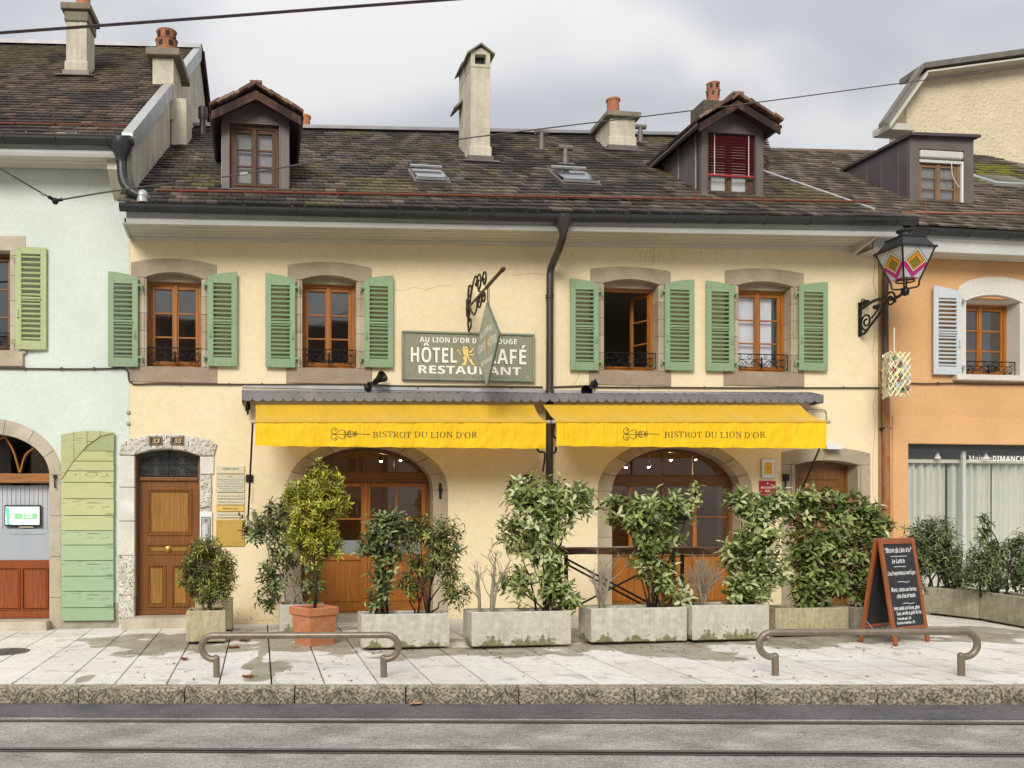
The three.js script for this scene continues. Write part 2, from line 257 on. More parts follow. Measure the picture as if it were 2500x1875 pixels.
// kerb of split granite
{
  const kerb = thing('kerb'); kerb.userData.kind = 'structure';
  const top = mat('#ddd5c8', 0.85, { map: TX.granite, bump: TX.plasterB, bumpScale: 0.002 }), face = mat('#c4bdb0', 0.95, { map: TX.granite, bump: TX.graniteB, bumpScale: 0.012 });
  const cuts = [-1180, -890, -610, -330, -62, 198, 455, 721, 990, 1263, 1544, 1836, 2130, 2432, 2740, 3060, 3390, 3730].map((p) => { const d = (p - PX) / FOCAL; return d * 8.52 / (1 + 0.0689 * d); });
  reseed(5);
  for (let i = 0; i + 1 < cuts.length; i++) {
    const x0 = cuts[i] + 0.006, x1 = cuts[i + 1] - 0.006, nx = 44, pos = [], jut = rr(-0.008, 0.008);
    const prof = [[-0.004, -0.004], [0.10, 0], [0.165, -0.003], [0.19, -0.014], [0.203, -0.034], [0.208, -0.07], [0.21, -0.11], [0.212, -0.17]];
    const P = (a, b) => { const x = lerp(x0, x1, a / nx), [dz, dy] = prof[b], rough = b > 2 ? 0.022 * (f3(x * 14, dy * 60 + 9, i * 3.1, 3, 300) - 0.5) + 0.016 * (f3(x * 3, dy * 9, i, 2, 310) - 0.5) + jut : 0, ends = (a === 0 || a === nx) && b > 1 ? -0.012 : 0; return [x, groundY(x) + dy + (b > 1 && b < 6 ? rough * 0.4 : 0), kerbZ(x) + dz + rough + ends]; };
    const tris = [[], []];
    for (let a = 0; a < nx; a++) for (let b = 0; b + 1 < prof.length; b++) { const p = P(a, b), q = P(a + 1, b), r = P(a + 1, b + 1), s = P(a, b + 1); tris[b < 2 ? 0 : 1].push(...p, ...r, ...q, ...p, ...s, ...r); }
    const mk = (t) => { const g = new THREE.BufferGeometry(); g.setAttribute('position', new THREE.Float32BufferAttribute(t, 3)); g.computeVertexNormals(); return g; };
    for (const a of [0, nx]) for (let b = 0; b + 1 < prof.length; b++) { const p = P(a, b), s = P(a, b + 1); tris[1].push(...p, ...s, p[0], p[1] - 0.2, kerbZ(p[0])); }
    const st = part('kerb_stone', kerb); mesh('top', mk(tris[0]), top, st); mesh('split_face', mk(tris[1]), face, st);
  }
}
// manhole cover by the green house
{
  const m = thing('manhole_cover', 'round cast iron manhole cover set in the pavement', 'manhole'), p = spot(5, 1592); m.position.set(p.x, p.y + 0.003, p.z); m.rotation.z = Math.atan(SLOPE);
  const gm = mat('#7d766c', 0.8, { metalness: 0.2, map: TX.granite });
  mesh('rim', [new THREE.RingGeometry(0.29, 0.32, 40).rotateX(-Math.PI / 2).translate(0, 0.002, 0)], gm, m);
  mesh('plate', [lathe([[0, 0.001], [0.28, 0.001], [0.285, -0.012]], 40), ...[0.07, 0.14, 0.21].map((r) => new THREE.TorusGeometry(r, 0.006, 4, 32).rotateX(Math.PI / 2))], mat('#8f877b', 0.85, { map: TX.granite, metalness: 0.15 }), m);
}
// ---------- shared house pieces ----------
const tileGeo = (() => { const g = new THREE.BoxGeometry(0.166, 0.026, 0.32); g.translate(0, 0, 0); return g; })();
const tileMat = mat('#ffffff', 0.9, { map: TX.concrete });
const tint = new THREE.Color();
function tileField(parent, roofY, u0, u1, wEave, wRidge, keep, o = {}) {   // courses of plain tiles, jittered, joined as one part
  const { pitch = 0.2, width = 0.174, pal = ['#544c46', '#625850', '#4a433e', '#6d6156', '#403a36', '#786b5f', '#5a514a'], colour } = o;
  const ym = (roofY(u0, wRidge) - roofY(u0, wEave)) / (wEave - wRidge), ang = Math.atan(ym), rows = Math.floor((wEave - wRidge) / Math.cos(ang) / pitch), list = [], m4 = new THREE.Matrix4(), q = new THREE.Quaternion(), e = new THREE.Euler();
  for (let r = 0; r <= rows; r++) {
    const w = wEave - r * pitch * Math.cos(ang) - 0.05, off = (r & 1) * width / 2, wave = 0.03 * Math.sin(r * 0.7);
    for (let u = u0 + off; u < u1 + width * 0.4; u += width) {
      if (keep && !keep(u, w)) continue;
      const sag = 0.012 * (f3(u * 0.9, w * 0.9, 2, 2, 400) - 0.5);
      e.set(ang - 0.1 + rr(-0.018, 0.018), rr(-0.02, 0.02), rr(-0.015, 0.015));
      list.push([V(u + rr(-0.004, 0.004), roofY(u, w) + 0.036 + sag + rr(-0.003, 0.003), w + rr(-0.006, 0.006)), q.setFromEuler(e).clone(), colour?.(u, w) ?? pal[Math.floor(rnd() * pal.length)]]);
    }
  }
  const im = new THREE.InstancedMesh(tileGeo, tileMat, list.length), one = V(1, 1, 1);
  list.forEach(([p, qq, c], i) => { im.setMatrixAt(i, m4.compose(p, qq, one)); tint.set(c).multiplyScalar(rr(0.8, 1.2)); im.setColorAt(i, tint); });
  im.name = 'roof_tiles'; im.userData.kind = 'stuff'; im.castShadow = im.receiveShadow = true; parent.add(im); return im;
}
const roofHit = (f, roofY, px, py, wHi = 0.6, wLo = -9) => { let a = wHi, b = wLo; for (let i = 0; i < 50; i++) { const m = (a + b) / 2, p = f.at(px, py, m); if (p.y > roofY(p.u, m)) a = m; else b = m; } return f.at(px, py, (a + b) / 2); };
const line = (p, q) => (u) => p.y + (q.y - p.y) * (u - p.u) / (q.u - p.u);
const roofDeck = (parent, roofY, pts, dy = -0.02, m = MT.dim) => {           // boards under the tiles, from a ring of [u, w]
  const g = new THREE.ShapeGeometry(shape(pts)); const p = g.attributes.position; for (let i = 0; i < p.count; i++) { const u = p.getX(i), w = p.getY(i); p.setXYZ(i, u, roofY(u, w) + dy, w); } g.computeVertexNormals(); return mesh('roof_deck', g, m, parent);
};
function gutterRun(parent, path, r, w0, mt = MT.gutter) {
  const prof = []; for (let i = 0; i <= 10; i++) { const a = Math.PI + Math.PI * i / 10; prof.push([w0 + r * Math.cos(a), r * Math.sin(a)]); } prof.push([w0 + r + 0.008, 0.012], [w0 + r - 0.006, 0.016]);
  const g = part('gutter', parent); mesh('trough', sweep(prof, path), mt, g);
  const ends = [path[0], path[path.length - 1]].map(([u, y]) => { const s = new THREE.CircleGeometry(r, 14, Math.PI, Math.PI); s.rotateY(Math.PI / 2); return s.translate(u, y, w0); });
  each('end_cap', ends, mt, g);
  for (let i = 0; i + 1 < path.length; i++) { const [u0, y0] = path[i], [u1, y1] = path[i + 1], n = Math.max(1, Math.round((u1 - u0) / 0.72)); for (let k = 0; k < n; k++) { const t = (k + 0.5) / n; mesh('bracket', new THREE.TorusGeometry(r + 0.004, 0.006, 5, 10, Math.PI).rotateZ(Math.PI).rotateY(Math.PI / 2).translate(lerp(u0, u1, t), lerp(y0, y1, t), w0), mt, g); } }
  return g;
}
function railing(name, parent, u0, u1, y0, y1, w) {                 // wrought iron guard: bars and scrolls, symmetric
  const L = u1 - u0, H = y1 - y0, c = (u0 + u1) / 2, g = [], r = 0.0055;
  g.push(bar(V(u0 - 0.03, y1, w), V(u1 + 0.03, y1, w), 0.009, 6), bar(V(u0, y0 + H * 0.66, w), V(u1, y0 + H * 0.66, w), 0.005, 5));
  for (const s of [-1, 1]) {
    const X = (t) => c + s * L * t;
    g.push(bar(V(X(0.5), y0, w), V(X(0.5), y1, w), 0.007, 5));
    const sp = (cx, cy, r0, r1, a0, tn) => { const p = spiral(0, 0, r0, r1, a0, tn, 16); return tube(p.map((q) => V(X(cx) + s * q.x, y0 + H * cy + q.y, w)), r, 22, 5); };
    g.push(sp(0.39, 0.34, H * 0.33, H * 0.06, Math.PI * 0.95, -1.4), sp(0.41, 0.16, H * 0.14, H * 0.03, 0.3, 1.2), sp(0.30, 0.14, H * 0.12, H * 0.03, 2, -1.2), sp(0.16, 0.42, H * 0.18, H * 0.04, 2.6, -1.3), sp(0.07, 0.24, H * 0.15, H * 0.03, -0.5, 1.2));
    g.push(tube([V(X(0.30), y0 + H * 0.55, w), V(X(0.24), y0 + H * 0.3, w), V(X(0.14), y0 + H * 0.6, w), V(X(0.05), y0 + H * 0.35, w), V(X(0), y0 + H * 0.08, w)], r, 22, 5));
    g.push(new THREE.TorusGeometry(H * 0.13, r * 0.9, 5, 14).translate(X(0.23), y0 + H * 0.83, w), new THREE.TorusGeometry(H * 0.11, r * 0.9, 5, 12).translate(X(0.42), y0 + H * 0.84, w), new THREE.TorusGeometry(H * 0.1, r * 0.9, 5, 12).translate(X(0.08), y0 + H * 0.83, w));
  }
  g.push(lathe([[0, 0.09], [0.02, 0.05], [0.012, 0], [0.025, -0.04], [0, -0.1]], 8).translate(c, y0 + H * 0.5, w));
  return mesh(name, g, MT.iron, parent);
}
// casement window: frame, two leaves, three panes high
function casement(win, u0, u1, y0, y1, w, m, o = {}) {
  const [mv, mh] = m, t = 0.05, d = 0.06, { rows = 3, open, glass = MT.glass } = o, c = (u0 + u1) / 2;
  each('frame', [span(u0, u0 + t, y0, y1, w - d, w), span(u1 - t, u1, y0, y1, w - d, w)], mv, win);
  each('frame_rail', [span(u0 + t, u1 - t, y1 - t, y1, w - d, w), span(u0 + t, u1 - t, y0, y0 + t, w - d, w + 0.012), bar(V(u0 + t, y0 + t + 0.02, w + 0.005), V(u1 - t, y0 + t + 0.02, w + 0.005), 0.02, 8)], mh, win);
  const leaf = (a, b, parent, ww) => {
    const s = 0.048, f = 0.045, ya = y0 + t + 0.006, yb = y1 - t - 0.006;
    each('leaf_stile', [rspan(a, a + s, ya, yb, ww - f, ww, 0.006), rspan(b - s, b, ya, yb, ww - f, ww, 0.006)], mv, parent);
    const rails = [rspan(a + s, b - s, ya, ya + 0.06, ww - f, ww - 0.003, 0.006), rspan(a + s, b - s, yb - 0.05, yb, ww - f, ww - 0.003, 0.006)], ph = (yb - 0.05 - ya - 0.06) / rows;
    for (let i = 1; i < rows; i++) rails.push(span(a + s, b - s, ya + 0.06 + i * ph - 0.011, ya + 0.06 + i * ph + 0.011, ww - f + 0.008, ww - 0.006));
    each('leaf_rail', rails, mh, parent);
    for (let i = 0; i < rows; i++) mesh('pane', new THREE.PlaneGeometry(b - a - 2 * s, ph - 0.022).rotateY(rr(-0.006, 0.006)).rotateX(rr(-0.006, 0.006)).translate((a + b) / 2, ya + 0.06 + (i + 0.5) * ph, ww - f * 0.55), glass, parent);
  };
  if (open) {                                                   // right leaf swung into the room
    const g = new THREE.Group(); g.name = 'open_leaf'; g.position.set(u1 - t, 0, w - 0.02); g.rotation.y = -1.12; win.add(g);
    const L = c - u0 - t; leaf(-L - 0.002, -0.002, g, 0);
    const g2 = new THREE.Group(); g2.name = 'open_leaf'; g2.position.set(u0 + t, 0, w - 0.02); g2.rotation.y = 1.5; win.add(g2); leaf(0.002, L, g2, 0);
  } else { leaf(u0 + t, c, win, w - 0.008); leaf(c, u1 - t, win, w - 0.010); mesh('meeting_stile', rspan(c - 0.028, c + 0.028, y0 + t, y1 - t, w - 0.012, w + 0.008, 0.008), mv, win); }
}
// louvred shutter; the hinge side is lower because the head follows the arch
const slatGeoCache = new Map();
function shutter(house, u0, u1, y0, y1, hingeRight, m, dark, o = {}) {
  const s = part('shutter', house), drop = o.drop ?? 0.07, w0 = o.w ?? 0.045, th = 0.036, st = 0.085, W = u1 - u0, H = y1 - y0, ang = o.turn ?? 0;
  s.position.set(hingeRight ? u1 : u0, 0, w0); s.rotation.y = hingeRight ? ang : -ang; const a = hingeRight ? -W : 0, b = hingeRight ? 0 : W;
  const top = (x) => { const t = hingeRight ? (x - a) / W : (b - x) / W; return y1 - drop * t ** 1.6; };
  const lo = y0 + 0.13, hi = y1 - drop - 0.10, mid = lerp(lo, hi, 0.48), mr = 0.062;
  each('stile', [slab([[a, y0], [a + st, y0], [a + st, top(a + st)], [a, top(a)]], 0, th, [], 0.004), slab([[b - st, y0], [b, y0], [b, top(b)], [b - st, top(b - st)]], 0, th, [], 0.004)], m, s);
  const tp = []; for (let i = 0; i <= 8; i++) { const x = lerp(b - st, a + st, i / 8); tp.push([x, top(x)]); }
  each('rail', [slab([[a + st, hi], [b - st, hi], ...tp], 0.001, th - 0.001), span(a + st, b - st, y0, lo, 0.001, th - 0.001), span(a + st, b - st, mid - mr / 2, mid + mr / 2, 0.001, th - 0.001)], m, s);
  const key = W.toFixed(2); if (!slatGeoCache.has(key)) slatGeoCache.set(key, boxUV(plain(new THREE.BoxGeometry(W - 2 * st + 0.01, 0.060, 0.010).rotateX(-0.98))));
  for (const [p, q, n] of [[lo, mid - mr / 2, 8], [mid + mr / 2, hi, 8]]) for (let i = 0; i < n; i++) { const k = new THREE.Mesh(slatGeoCache.get(key), m); k.name = 'slat'; k.castShadow = k.receiveShadow = true; k.position.set((a + b) / 2, lerp(p, q, (i + 0.5) / n), th * 0.5); k.rotation.x = rr(-0.05, 0.05); s.add(k); }
  const hx = hingeRight ? b : a, sg = hingeRight ? 1 : -1;
  for (const y of [y0 + 0.14, hi - 0.02]) mesh('hinge', [rbox(0.07, 0.035, 0.03, 0.006, hx + sg * 0.03, y, th * 0.6), new THREE.CylinderGeometry(0.014, 0.014, 0.08, 8).translate(hx + sg * 0.055, y - 0.025, th * 0.6)], dark, s);
  mesh('latch_bar', [bar(V(a + W * 0.18, mid, th + 0.014), V(b - W * 0.18, mid + 0.004, th + 0.014), 0.007, 6), box(0.012, 0.03, 0.02, a + W * 0.2, mid, th + 0.008), box(0.012, 0.03, 0.02, b - W * 0.2, mid, th + 0.008)], dark, s);
  mesh('shutter_catch', [box(0.014, 0.07, 0.012, hx - sg * 0.04, y0 + H * 0.36, th + 0.006), new THREE.TorusGeometry(0.016, 0.005, 5, 10).translate(hx - sg * 0.04, y0 + H * 0.31, th + 0.008)], dark, s);
  for (const y of [y0 + 0.05, y1 - drop - 0.04]) for (let i = 0; i < 4; i++) mesh('bolt_head', new THREE.SphereGeometry(0.008, 6, 4).translate(lerp(a + 0.04, b - 0.04, i / 3), y, th), m, s);
  return s;
}
const greenPaint = mat('#90aa84', 0.55, { map: TX.plaster }), greenDark = mat('#829a76', 0.55), palePaint = mat('#b9c48c', 0.6, { map: TX.plaster }), whitePaint = mat('#cfd6da', 0.6, { map: TX.plaster });

// ---------- the bistro house ----------
const cream = thing('bistro_house', 'cream plastered two storey house with green shutters and yellow awnings', 'house'); C.place(cream);
const uL = C.at(316, 1000).u, uR = C.at(2146, 1000).u, soffY = line(C.at(316, 578), C.at(2145, 604));
const eaveY = line(C.at(292, 496, 0.7), C.at(2236, 535, 0.7)), ridgeY = line(C.at(735, 321, -4.2), C.at(1600, 337, -4.2));
const roofC = (u, w) => lerp(eaveY(u), ridgeY(u), (0.7 - w) / 4.9);
const holes = [];
const WIN = [                                                   // surround, opening, levels, frame top, shutters
  { so: [320, 529], top: 632, end: 644, sill: [896, 934], op: [358, 492], spring: 680, peak: 666, ft: 690, sh: [[264, 337, 664, 895], [507, 579, 664, 894]] },
  { so: [702, 907], top: 640, end: 651, sill: [899, 937], op: [738, 870], spring: 686, peak: 673, ft: 696, sh: [[648, 721, 669, 897], [889, 960, 672, 897]] },
  { so: [1441, 1637], top: 652, end: 660, sill: [905, 941], op: [1474, 1607], spring: 694, peak: 683, ft: 706, sh: [[1392, 1461, 681, 904], [1623, 1694, 682, 904]], open: true },
  { net: true, so: [1769, 1962], top: 656, end: 665, sill: [908, 943], op: [1802, 1931], spring: 699, peak: 688, ft: 711, sh: [[1724, 1791, 687, 906], [1950, 2020, 688, 905]] },
];
const JW = 0.012;
for (const s of WIN) {
  const xm = (s.so[0] + s.so[1]) / 2, U = (x) => C.at(x, 780).u, Y = (y) => C.at(xm, y).y, a = U(s.so[0]), b = U(s.so[1]), o0 = U(s.op[0]), o1 = U(s.op[1]), yb = Y(s.sill[1]), ys = Y(s.sill[0]), ysp = Y(s.spring), rise = Y(s.peak) - ysp, ye = Y(s.end), yt = Y(s.top);
  const i = 0.006; holes.push([[a + i, yb + i], [b - i, yb + i], ...bow(a + i, b - i, ye - i, yt - ye).reverse()]);
  const win = part('window', cream);
  mesh('lintel', [slab([[a, ysp + 0.004], [o0, ysp + 0.004], ...bow(o0, o1, ysp + 0.004, rise), [b, ysp + 0.004], ...bow(a, b, ye, yt - ye).reverse()], -0.13, JW, [], 0.004),
    slab([...bow(o0 - 0.03, o1 + 0.03, ysp - 0.004, rise + 0.004), ...bow(o0 - 0.005, o1 + 0.005, ysp + 0.028, rise).reverse()], -0.02, JW + 0.02, [], 0.006),
    span(o0 - 0.03, o1 + 0.03, C.at(xm, s.ft, -0.22).y - 0.01, ye - 0.01, -0.32, -0.125)], MT.stone, win);
  mesh('sill', slab([[a - 0.02, yb], [b + 0.005, yb], [b + 0.005, ys], [a - 0.02, ys]], -0.34, JW + 0.004, [], 0.004), MT.sill, win);
  const n = 5; for (const [p, q, e] of [[a, o0, o0], [o1, b, o1]]) for (let k = 0; k < n; k++) {
    const y0 = lerp(ys, ysp, k / n) + 0.003, y1 = lerp(ys, ysp, (k + 1) / n) - 0.001;
    mesh('jamb_stone', [slab([[p, y0], [q, y0], [q, y1], [p, y1]], -0.34, JW + rr(-0.002, 0.002), [], 0.004), box(0.028, y1 - y0 - 0.002, 0.03, e + (e === o0 ? -0.05 : 0.05), (y0 + y1) / 2, JW)], [MT.stone2, MT.stone, MT.stone3][Math.floor(rnd() * 3)], win);
  }
  const f = C.at(xm, s.ft, -0.2);
  casement(win, o0 + 0.004, o1 - 0.004, ys + 0.004, f.y, -0.2, [oak, oakH], { open: s.open });
  if (s.net) mesh('net_curtain', span(o0, o1 - 0.16, ys, f.y, -0.31, -0.305), mat('#dfe1e8', 0.9, { map: TX.cloth }), win);
  railing('guard_rail', win, o0 + 0.004, o1 - 0.004, ys + 0.05, ys + 0.30, -0.09);
  each('rail_stay', [bar(V(o0, ys + 0.07, -0.09), V(o0, ys + 0.07, -0.2), 0.006, 5), bar(V(o1, ys + 0.07, -0.09), V(o1, ys + 0.07, -0.2), 0.006, 5)], MT.iron, win);
  s.sh.forEach(([x0, x1, y0, y1], k) => shutter(cream, C.at(x0, 780, 0.06).u, C.at(x1, 780, 0.06).u, C.at((x0 + x1) / 2, y1, 0.06).y, C.at((x0 + x1) / 2, y0, 0.06).y, k === 0, greenPaint, greenDark));
}
// door of the hallway, in a rough white stone surround
const rough = (pts, w0, w1, j = 0.006) => slab(pts.map(([x, y]) => [x + rr(-j, j), y + rr(-j, j)]), w0, w1, [], 0.012);
function panelLeaf(door, u0, u1, y0, y1, w, panels, m, o = {}) {
  const [mv, mh] = m, th = 0.05;
  mesh('leaf', slab([[u0, y0], [u1, y0], [u1, y1], [u0, y1]], w - th, w - 0.012, panels.map(([a, b, c, d]) => [[a, c], [b, c], [b, d], [a, d]])), mv, door);
  mesh('panel_back', span(u0 + 0.01, u1 - 0.01, y0 + 0.01, y1 - 0.01, w - th - 0.012, w - th + 0.006), mv, door);
  for (const [a, b, c, d] of panels) {
    const k = o.mould ?? 0.028, ring = (x, p0, p1) => slab([[a - x, c - x], [b + x, c - x], [b + x, d + x], [a - x, d + x]], p0, p1, [[[a - x + k, c - x + k], [b + x - k, c - x + k], [b + x - k, d + x - k], [a - x + k, d + x - k]]], 0.006);
    mesh('panel_moulding', [ring(0.004, w - 0.03, w + 0.006), ring(-0.02, w - 0.036, w - 0.010)], o.mouldMat ?? mv, door);
    if (b - a > 0.12) { const e = o.field ?? 0.06; mesh('raised_panel', slab([[a + e, c + e], [b - e, c + e], [b - e, d - e], [a + e, d - e]], w - 0.04, w - 0.013, [], 0.012), o.fieldMat ?? mv, door); }
  }
}
{
  const d = part('front_door', cream); d.userData.label = 'varnished panelled door in a rough white stone surround';
  const U = (x) => C.at(x, 1300).u, Y = (y) => C.at(408, y).y, o0 = U(329), o1 = U(488), yb = Y(1531), yst = Y(1504), ysp = Y(1113), rise = Y(1097) - ysp;
  holes.push([[U(321), -0.55], [U(506), -0.55], ...bow(U(321), U(506), Y(1085), 0.07).reverse()]);
  const lt = [...bow(U(297), U(529), Y(1078), Y(1060) - Y(1078), 14)]; lt[0][1] -= 0.05; lt[14][1] -= 0.03;
  mesh('lintel', rough([[U(291), ysp + 0.006], [o0, ysp + 0.006], ...bow(o0, o1, ysp + 0.006, rise, 10), [U(522), ysp + 0.006], [U(528), Y(1095)], ...lt.reverse()], -0.3, 0.035, 0.007), MT.lime, d);
  const L = [[1114, 1190, 0], [1191, 1272, 0], [1273, 1355, 0], [1356, 1452, 1], [1453, 1534, 1]], R = [[1114, 1158, 523, 0], [1159, 1240, 516, 1], [1241, 1330, 517, 1], [1331, 1440, 512, 1], [1441, 1532, 514, 1]];
  for (const [a, b, k] of L) mesh('jamb_stone', k ? rough([[U(290), Y(b)], [o0, Y(b)], [o0, Y(a)], [U(289), Y(a)]], -0.3, 0.03) : slab([[U(290), Y(b) + 0.003], [o0, Y(b) + 0.003], [o0, Y(a)], [U(290), Y(a)]], -0.3, 0.03, [], 0.005), k ? MT.lime : MT.limeCut, d);
  for (const [a, b, x, k] of R) mesh('jamb_stone', rough([[o1, Y(b) + 0.003], [U(x), Y(b) + 0.003], [U(x + rr(-2, 3)), Y((a + b) / 2)], [U(x), Y(a)], [o1, Y(a)]], -0.3, 0.026, 0.004), k ? MT.lime : MT.limeCut, d);
  mesh('doorstep', rspan(U(303), U(500), -0.2, yst, -0.3, 0.28, 0.012), MT.pale, d);
  const w = -0.16, tr = Y(1170), tt = Y(1098);
  each('door_frame', [span(o0, o0 + 0.035, yst, tt, w - 0.06, w + 0.012), span(o1 - 0.035, o1, yst, tt, w - 0.06, w + 0.012), rspan(o0 + 0.03, o1 - 0.03, tr - 0.02, tr + 0.04, w - 0.06, w + 0.03, 0.012)], darkOak, d);
  mesh('fanlight_pane', span(o0 + 0.03, o1 - 0.03, tr + 0.04, tt, w - 0.045, w - 0.04), mat('#4a4a4b', 0.06, { ior: 1.8 }), d);
  const gr = [], a = o0 + 0.035, b = o1 - 0.035, c = (a + b) / 2, y0 = tr + 0.05, y1 = Y(1108), H = y1 - y0;
  gr.push(bar(V(c, y0, w), V(c, y1 + 0.06, w), 0.006, 5), bar(V(a, (y0 + y1) / 2 + 0.01, w), V(b, (y0 + y1) / 2 + 0.01, w), 0.006, 5), bar(V(a, y0, w), V(b, y0, w), 0.008, 5));
  for (const s of [-1, 1]) for (const q of [0.25, 0.74]) for (const [cx, r, tn] of [[0.11, 0.2, 1.6], [0.30, 0.17, -1.3], [0.43, 0.16, 1.3]]) gr.push(tube(spiral(0, 0, H * r, H * 0.03, s > 0 ? 2.4 : 0.7, s * tn, 16).map((p) => V(c + s * (b - a) * cx + p.x, y0 + H * q + p.y, w)), 0.006, 22, 5));
  mesh('iron_grille', gr, MT.iron, d);
  const dl = o0 + 0.036, dr = o1 - 0.036, X = (x) => lerp(dl, dr, (x - 1045) / (1540 - 1045)), YY = (y) => Y(950 + y / 3.16), Y2 = (y) => Y(1350 + y / 3.16);
  panelLeaf(d, dl, dr, yst + 0.004, tr - 0.02, w, [[X(1120), X(1485), YY(1130), YY(770)], [X(1112), X(1478), YY(1280), YY(1195)], [X(1115), X(1270), Y2(425), Y2(95)], [X(1315), X(1470), Y2(425), Y2(95)]], [chest, chestH], { mouldMat: chest, fieldMat: mat('#b57f35', 0.4, { map: TX.wood, bump: TX.wood, bumpScale: 0.0015 }), field: 0.045 });
  mesh('door_knob', lathe([[0, 0.05], [0.024, 0.045], [0.036, 0.03], [0.03, 0.014], [0.016, 0.008], [0.045, 0.003], [0.045, 0]], 18).rotateX(Math.PI / 2).translate(X(1290), YY(1238), w - 0.004), MT.brass, d);
  mesh('kick_board', span(dl, dr, yst + 0.01, Y2(445), w - 0.01, w + 0.012), chestH, d);
}
// arched openings of the restaurant: voussoirs, jambs, joinery
const dineGlass = mat('#ffffff', 0.02, { transmission: 1, thickness: 0, ior: 1.6 });
const frosted = mat('#8f9496', 0.5, { transmission: 0.25, thickness: 0 });
function archOpening(name, label, px, yS, yT, yTo, yBase, o) {
  const d = part(name, cream); d.userData.label = label;
  const xm = (px[1] + px[2]) / 2, U = (x) => C.at(x, 1300).u, Y = (y) => C.at(xm, y).y, [A, a, b, B] = px.map(U), ys = Y(yS), bi = Y(yT) - ys, bo = Y(yTo) - ys, c = (a + b) / 2, co = (A + B) / 2, ai = (b - a) / 2, ao = (B - A) / 2, yb = Y(yBase);
  holes.push([[A + 0.006, -0.55], [B - 0.006, -0.55], ...arcPts(co, ys, ao - 0.006, bo - 0.006, 0, Math.PI, 28)]);
  const n = 9; for (let k = 0; k < n; k++) { const t0 = Math.PI * k / n + 0.004, t1 = Math.PI * (k + 1) / n - 0.004; mesh('voussoir', slab([...arcPts(co, ys, ao, bo, t0, t1, 5), ...arcPts(c, ys, ai, bi, t0, t1, 5).reverse()], -0.36, JW + rr(-0.002, 0.002), [], 0.004), [MT.stone, MT.stone2, MT.stone3][Math.floor(rnd() * 3)], d); }
  for (const [p, q] of [[A, a], [b, B]]) { const m = 3; for (let k = 0; k < m; k++) { const y0 = lerp(-0.2, ys, k / m) + 0.003, y1 = lerp(-0.2, ys, (k + 1) / m) - 0.001; mesh('jamb_stone', slab([[p, y0], [q, y0], [q, y1], [p, y1]], -0.36, JW + rr(-0.002, 0.002), [], 0.005), [MT.stone2, MT.stone3, MT.stone][k], d); } }
  const w = -0.24, e = 0.06, th = 0.07;
  // head frame follows the arch
  mesh('arch_frame', slab([...arcPts(c, ys, ai, bi, 0, Math.PI, 28), ...arcPts(c, ys, ai - e, bi - e, Math.PI, 0, 28)], w - th, w, [], 0.004), darkOak, d);
  each('side_frame', [span(a, a + e, yb, ys, w - th, w), span(b - e, b, yb, ys, w - th, w)], darkOak, d);
  const t0 = Y(o.transom[1]), t1 = Y(o.transom[0]);
  mesh('transom', [rspan(a + 0.01, b - 0.01, t0, t1, w - th, w + 0.03, 0.012), rspan(a + 0.01, b - 0.01, t0 + 0.02, t0 + 0.05, w, w + 0.045, 0.012), rspan(a + 0.01, b - 0.01, t1 - 0.04, t1 - 0.01, w, w + 0.04, 0.012)], darkOakH, d);
  const cutsU = o.mull.map(U), top = (u) => { const k = clamp(1 - ((u - c) / (ai - e)) ** 2); return ys + (bi - e) * Math.sqrt(k); };
  const edges = [a + e, ...cutsU, b - e], mw = 0.014;
  for (const u of cutsU) mesh('fanlight_bar', span(u - mw, u + mw, t1, top(u) + 0.01, w - 0.05, w - 0.004), darkOak, d);
  for (let k = 0; k + 1 < edges.length; k++) { const p = edges[k] + (k ? mw : 0), q = edges[k + 1] - (k + 2 < edges.length ? mw : 0), pts = []; for (let i = 0; i <= 8; i++) { const u = lerp(q, p, i / 8); pts.push([u, Math.max(top(u), t1 + 0.004)]); } mesh('fanlight_pane', new THREE.ShapeGeometry(shape([[p, t1], [q, t1], ...pts])).translate(0, 0, w - 0.035), dineGlass, d); }
  return { d, U, Y, a, b, c, yb, t0, w, e };
}
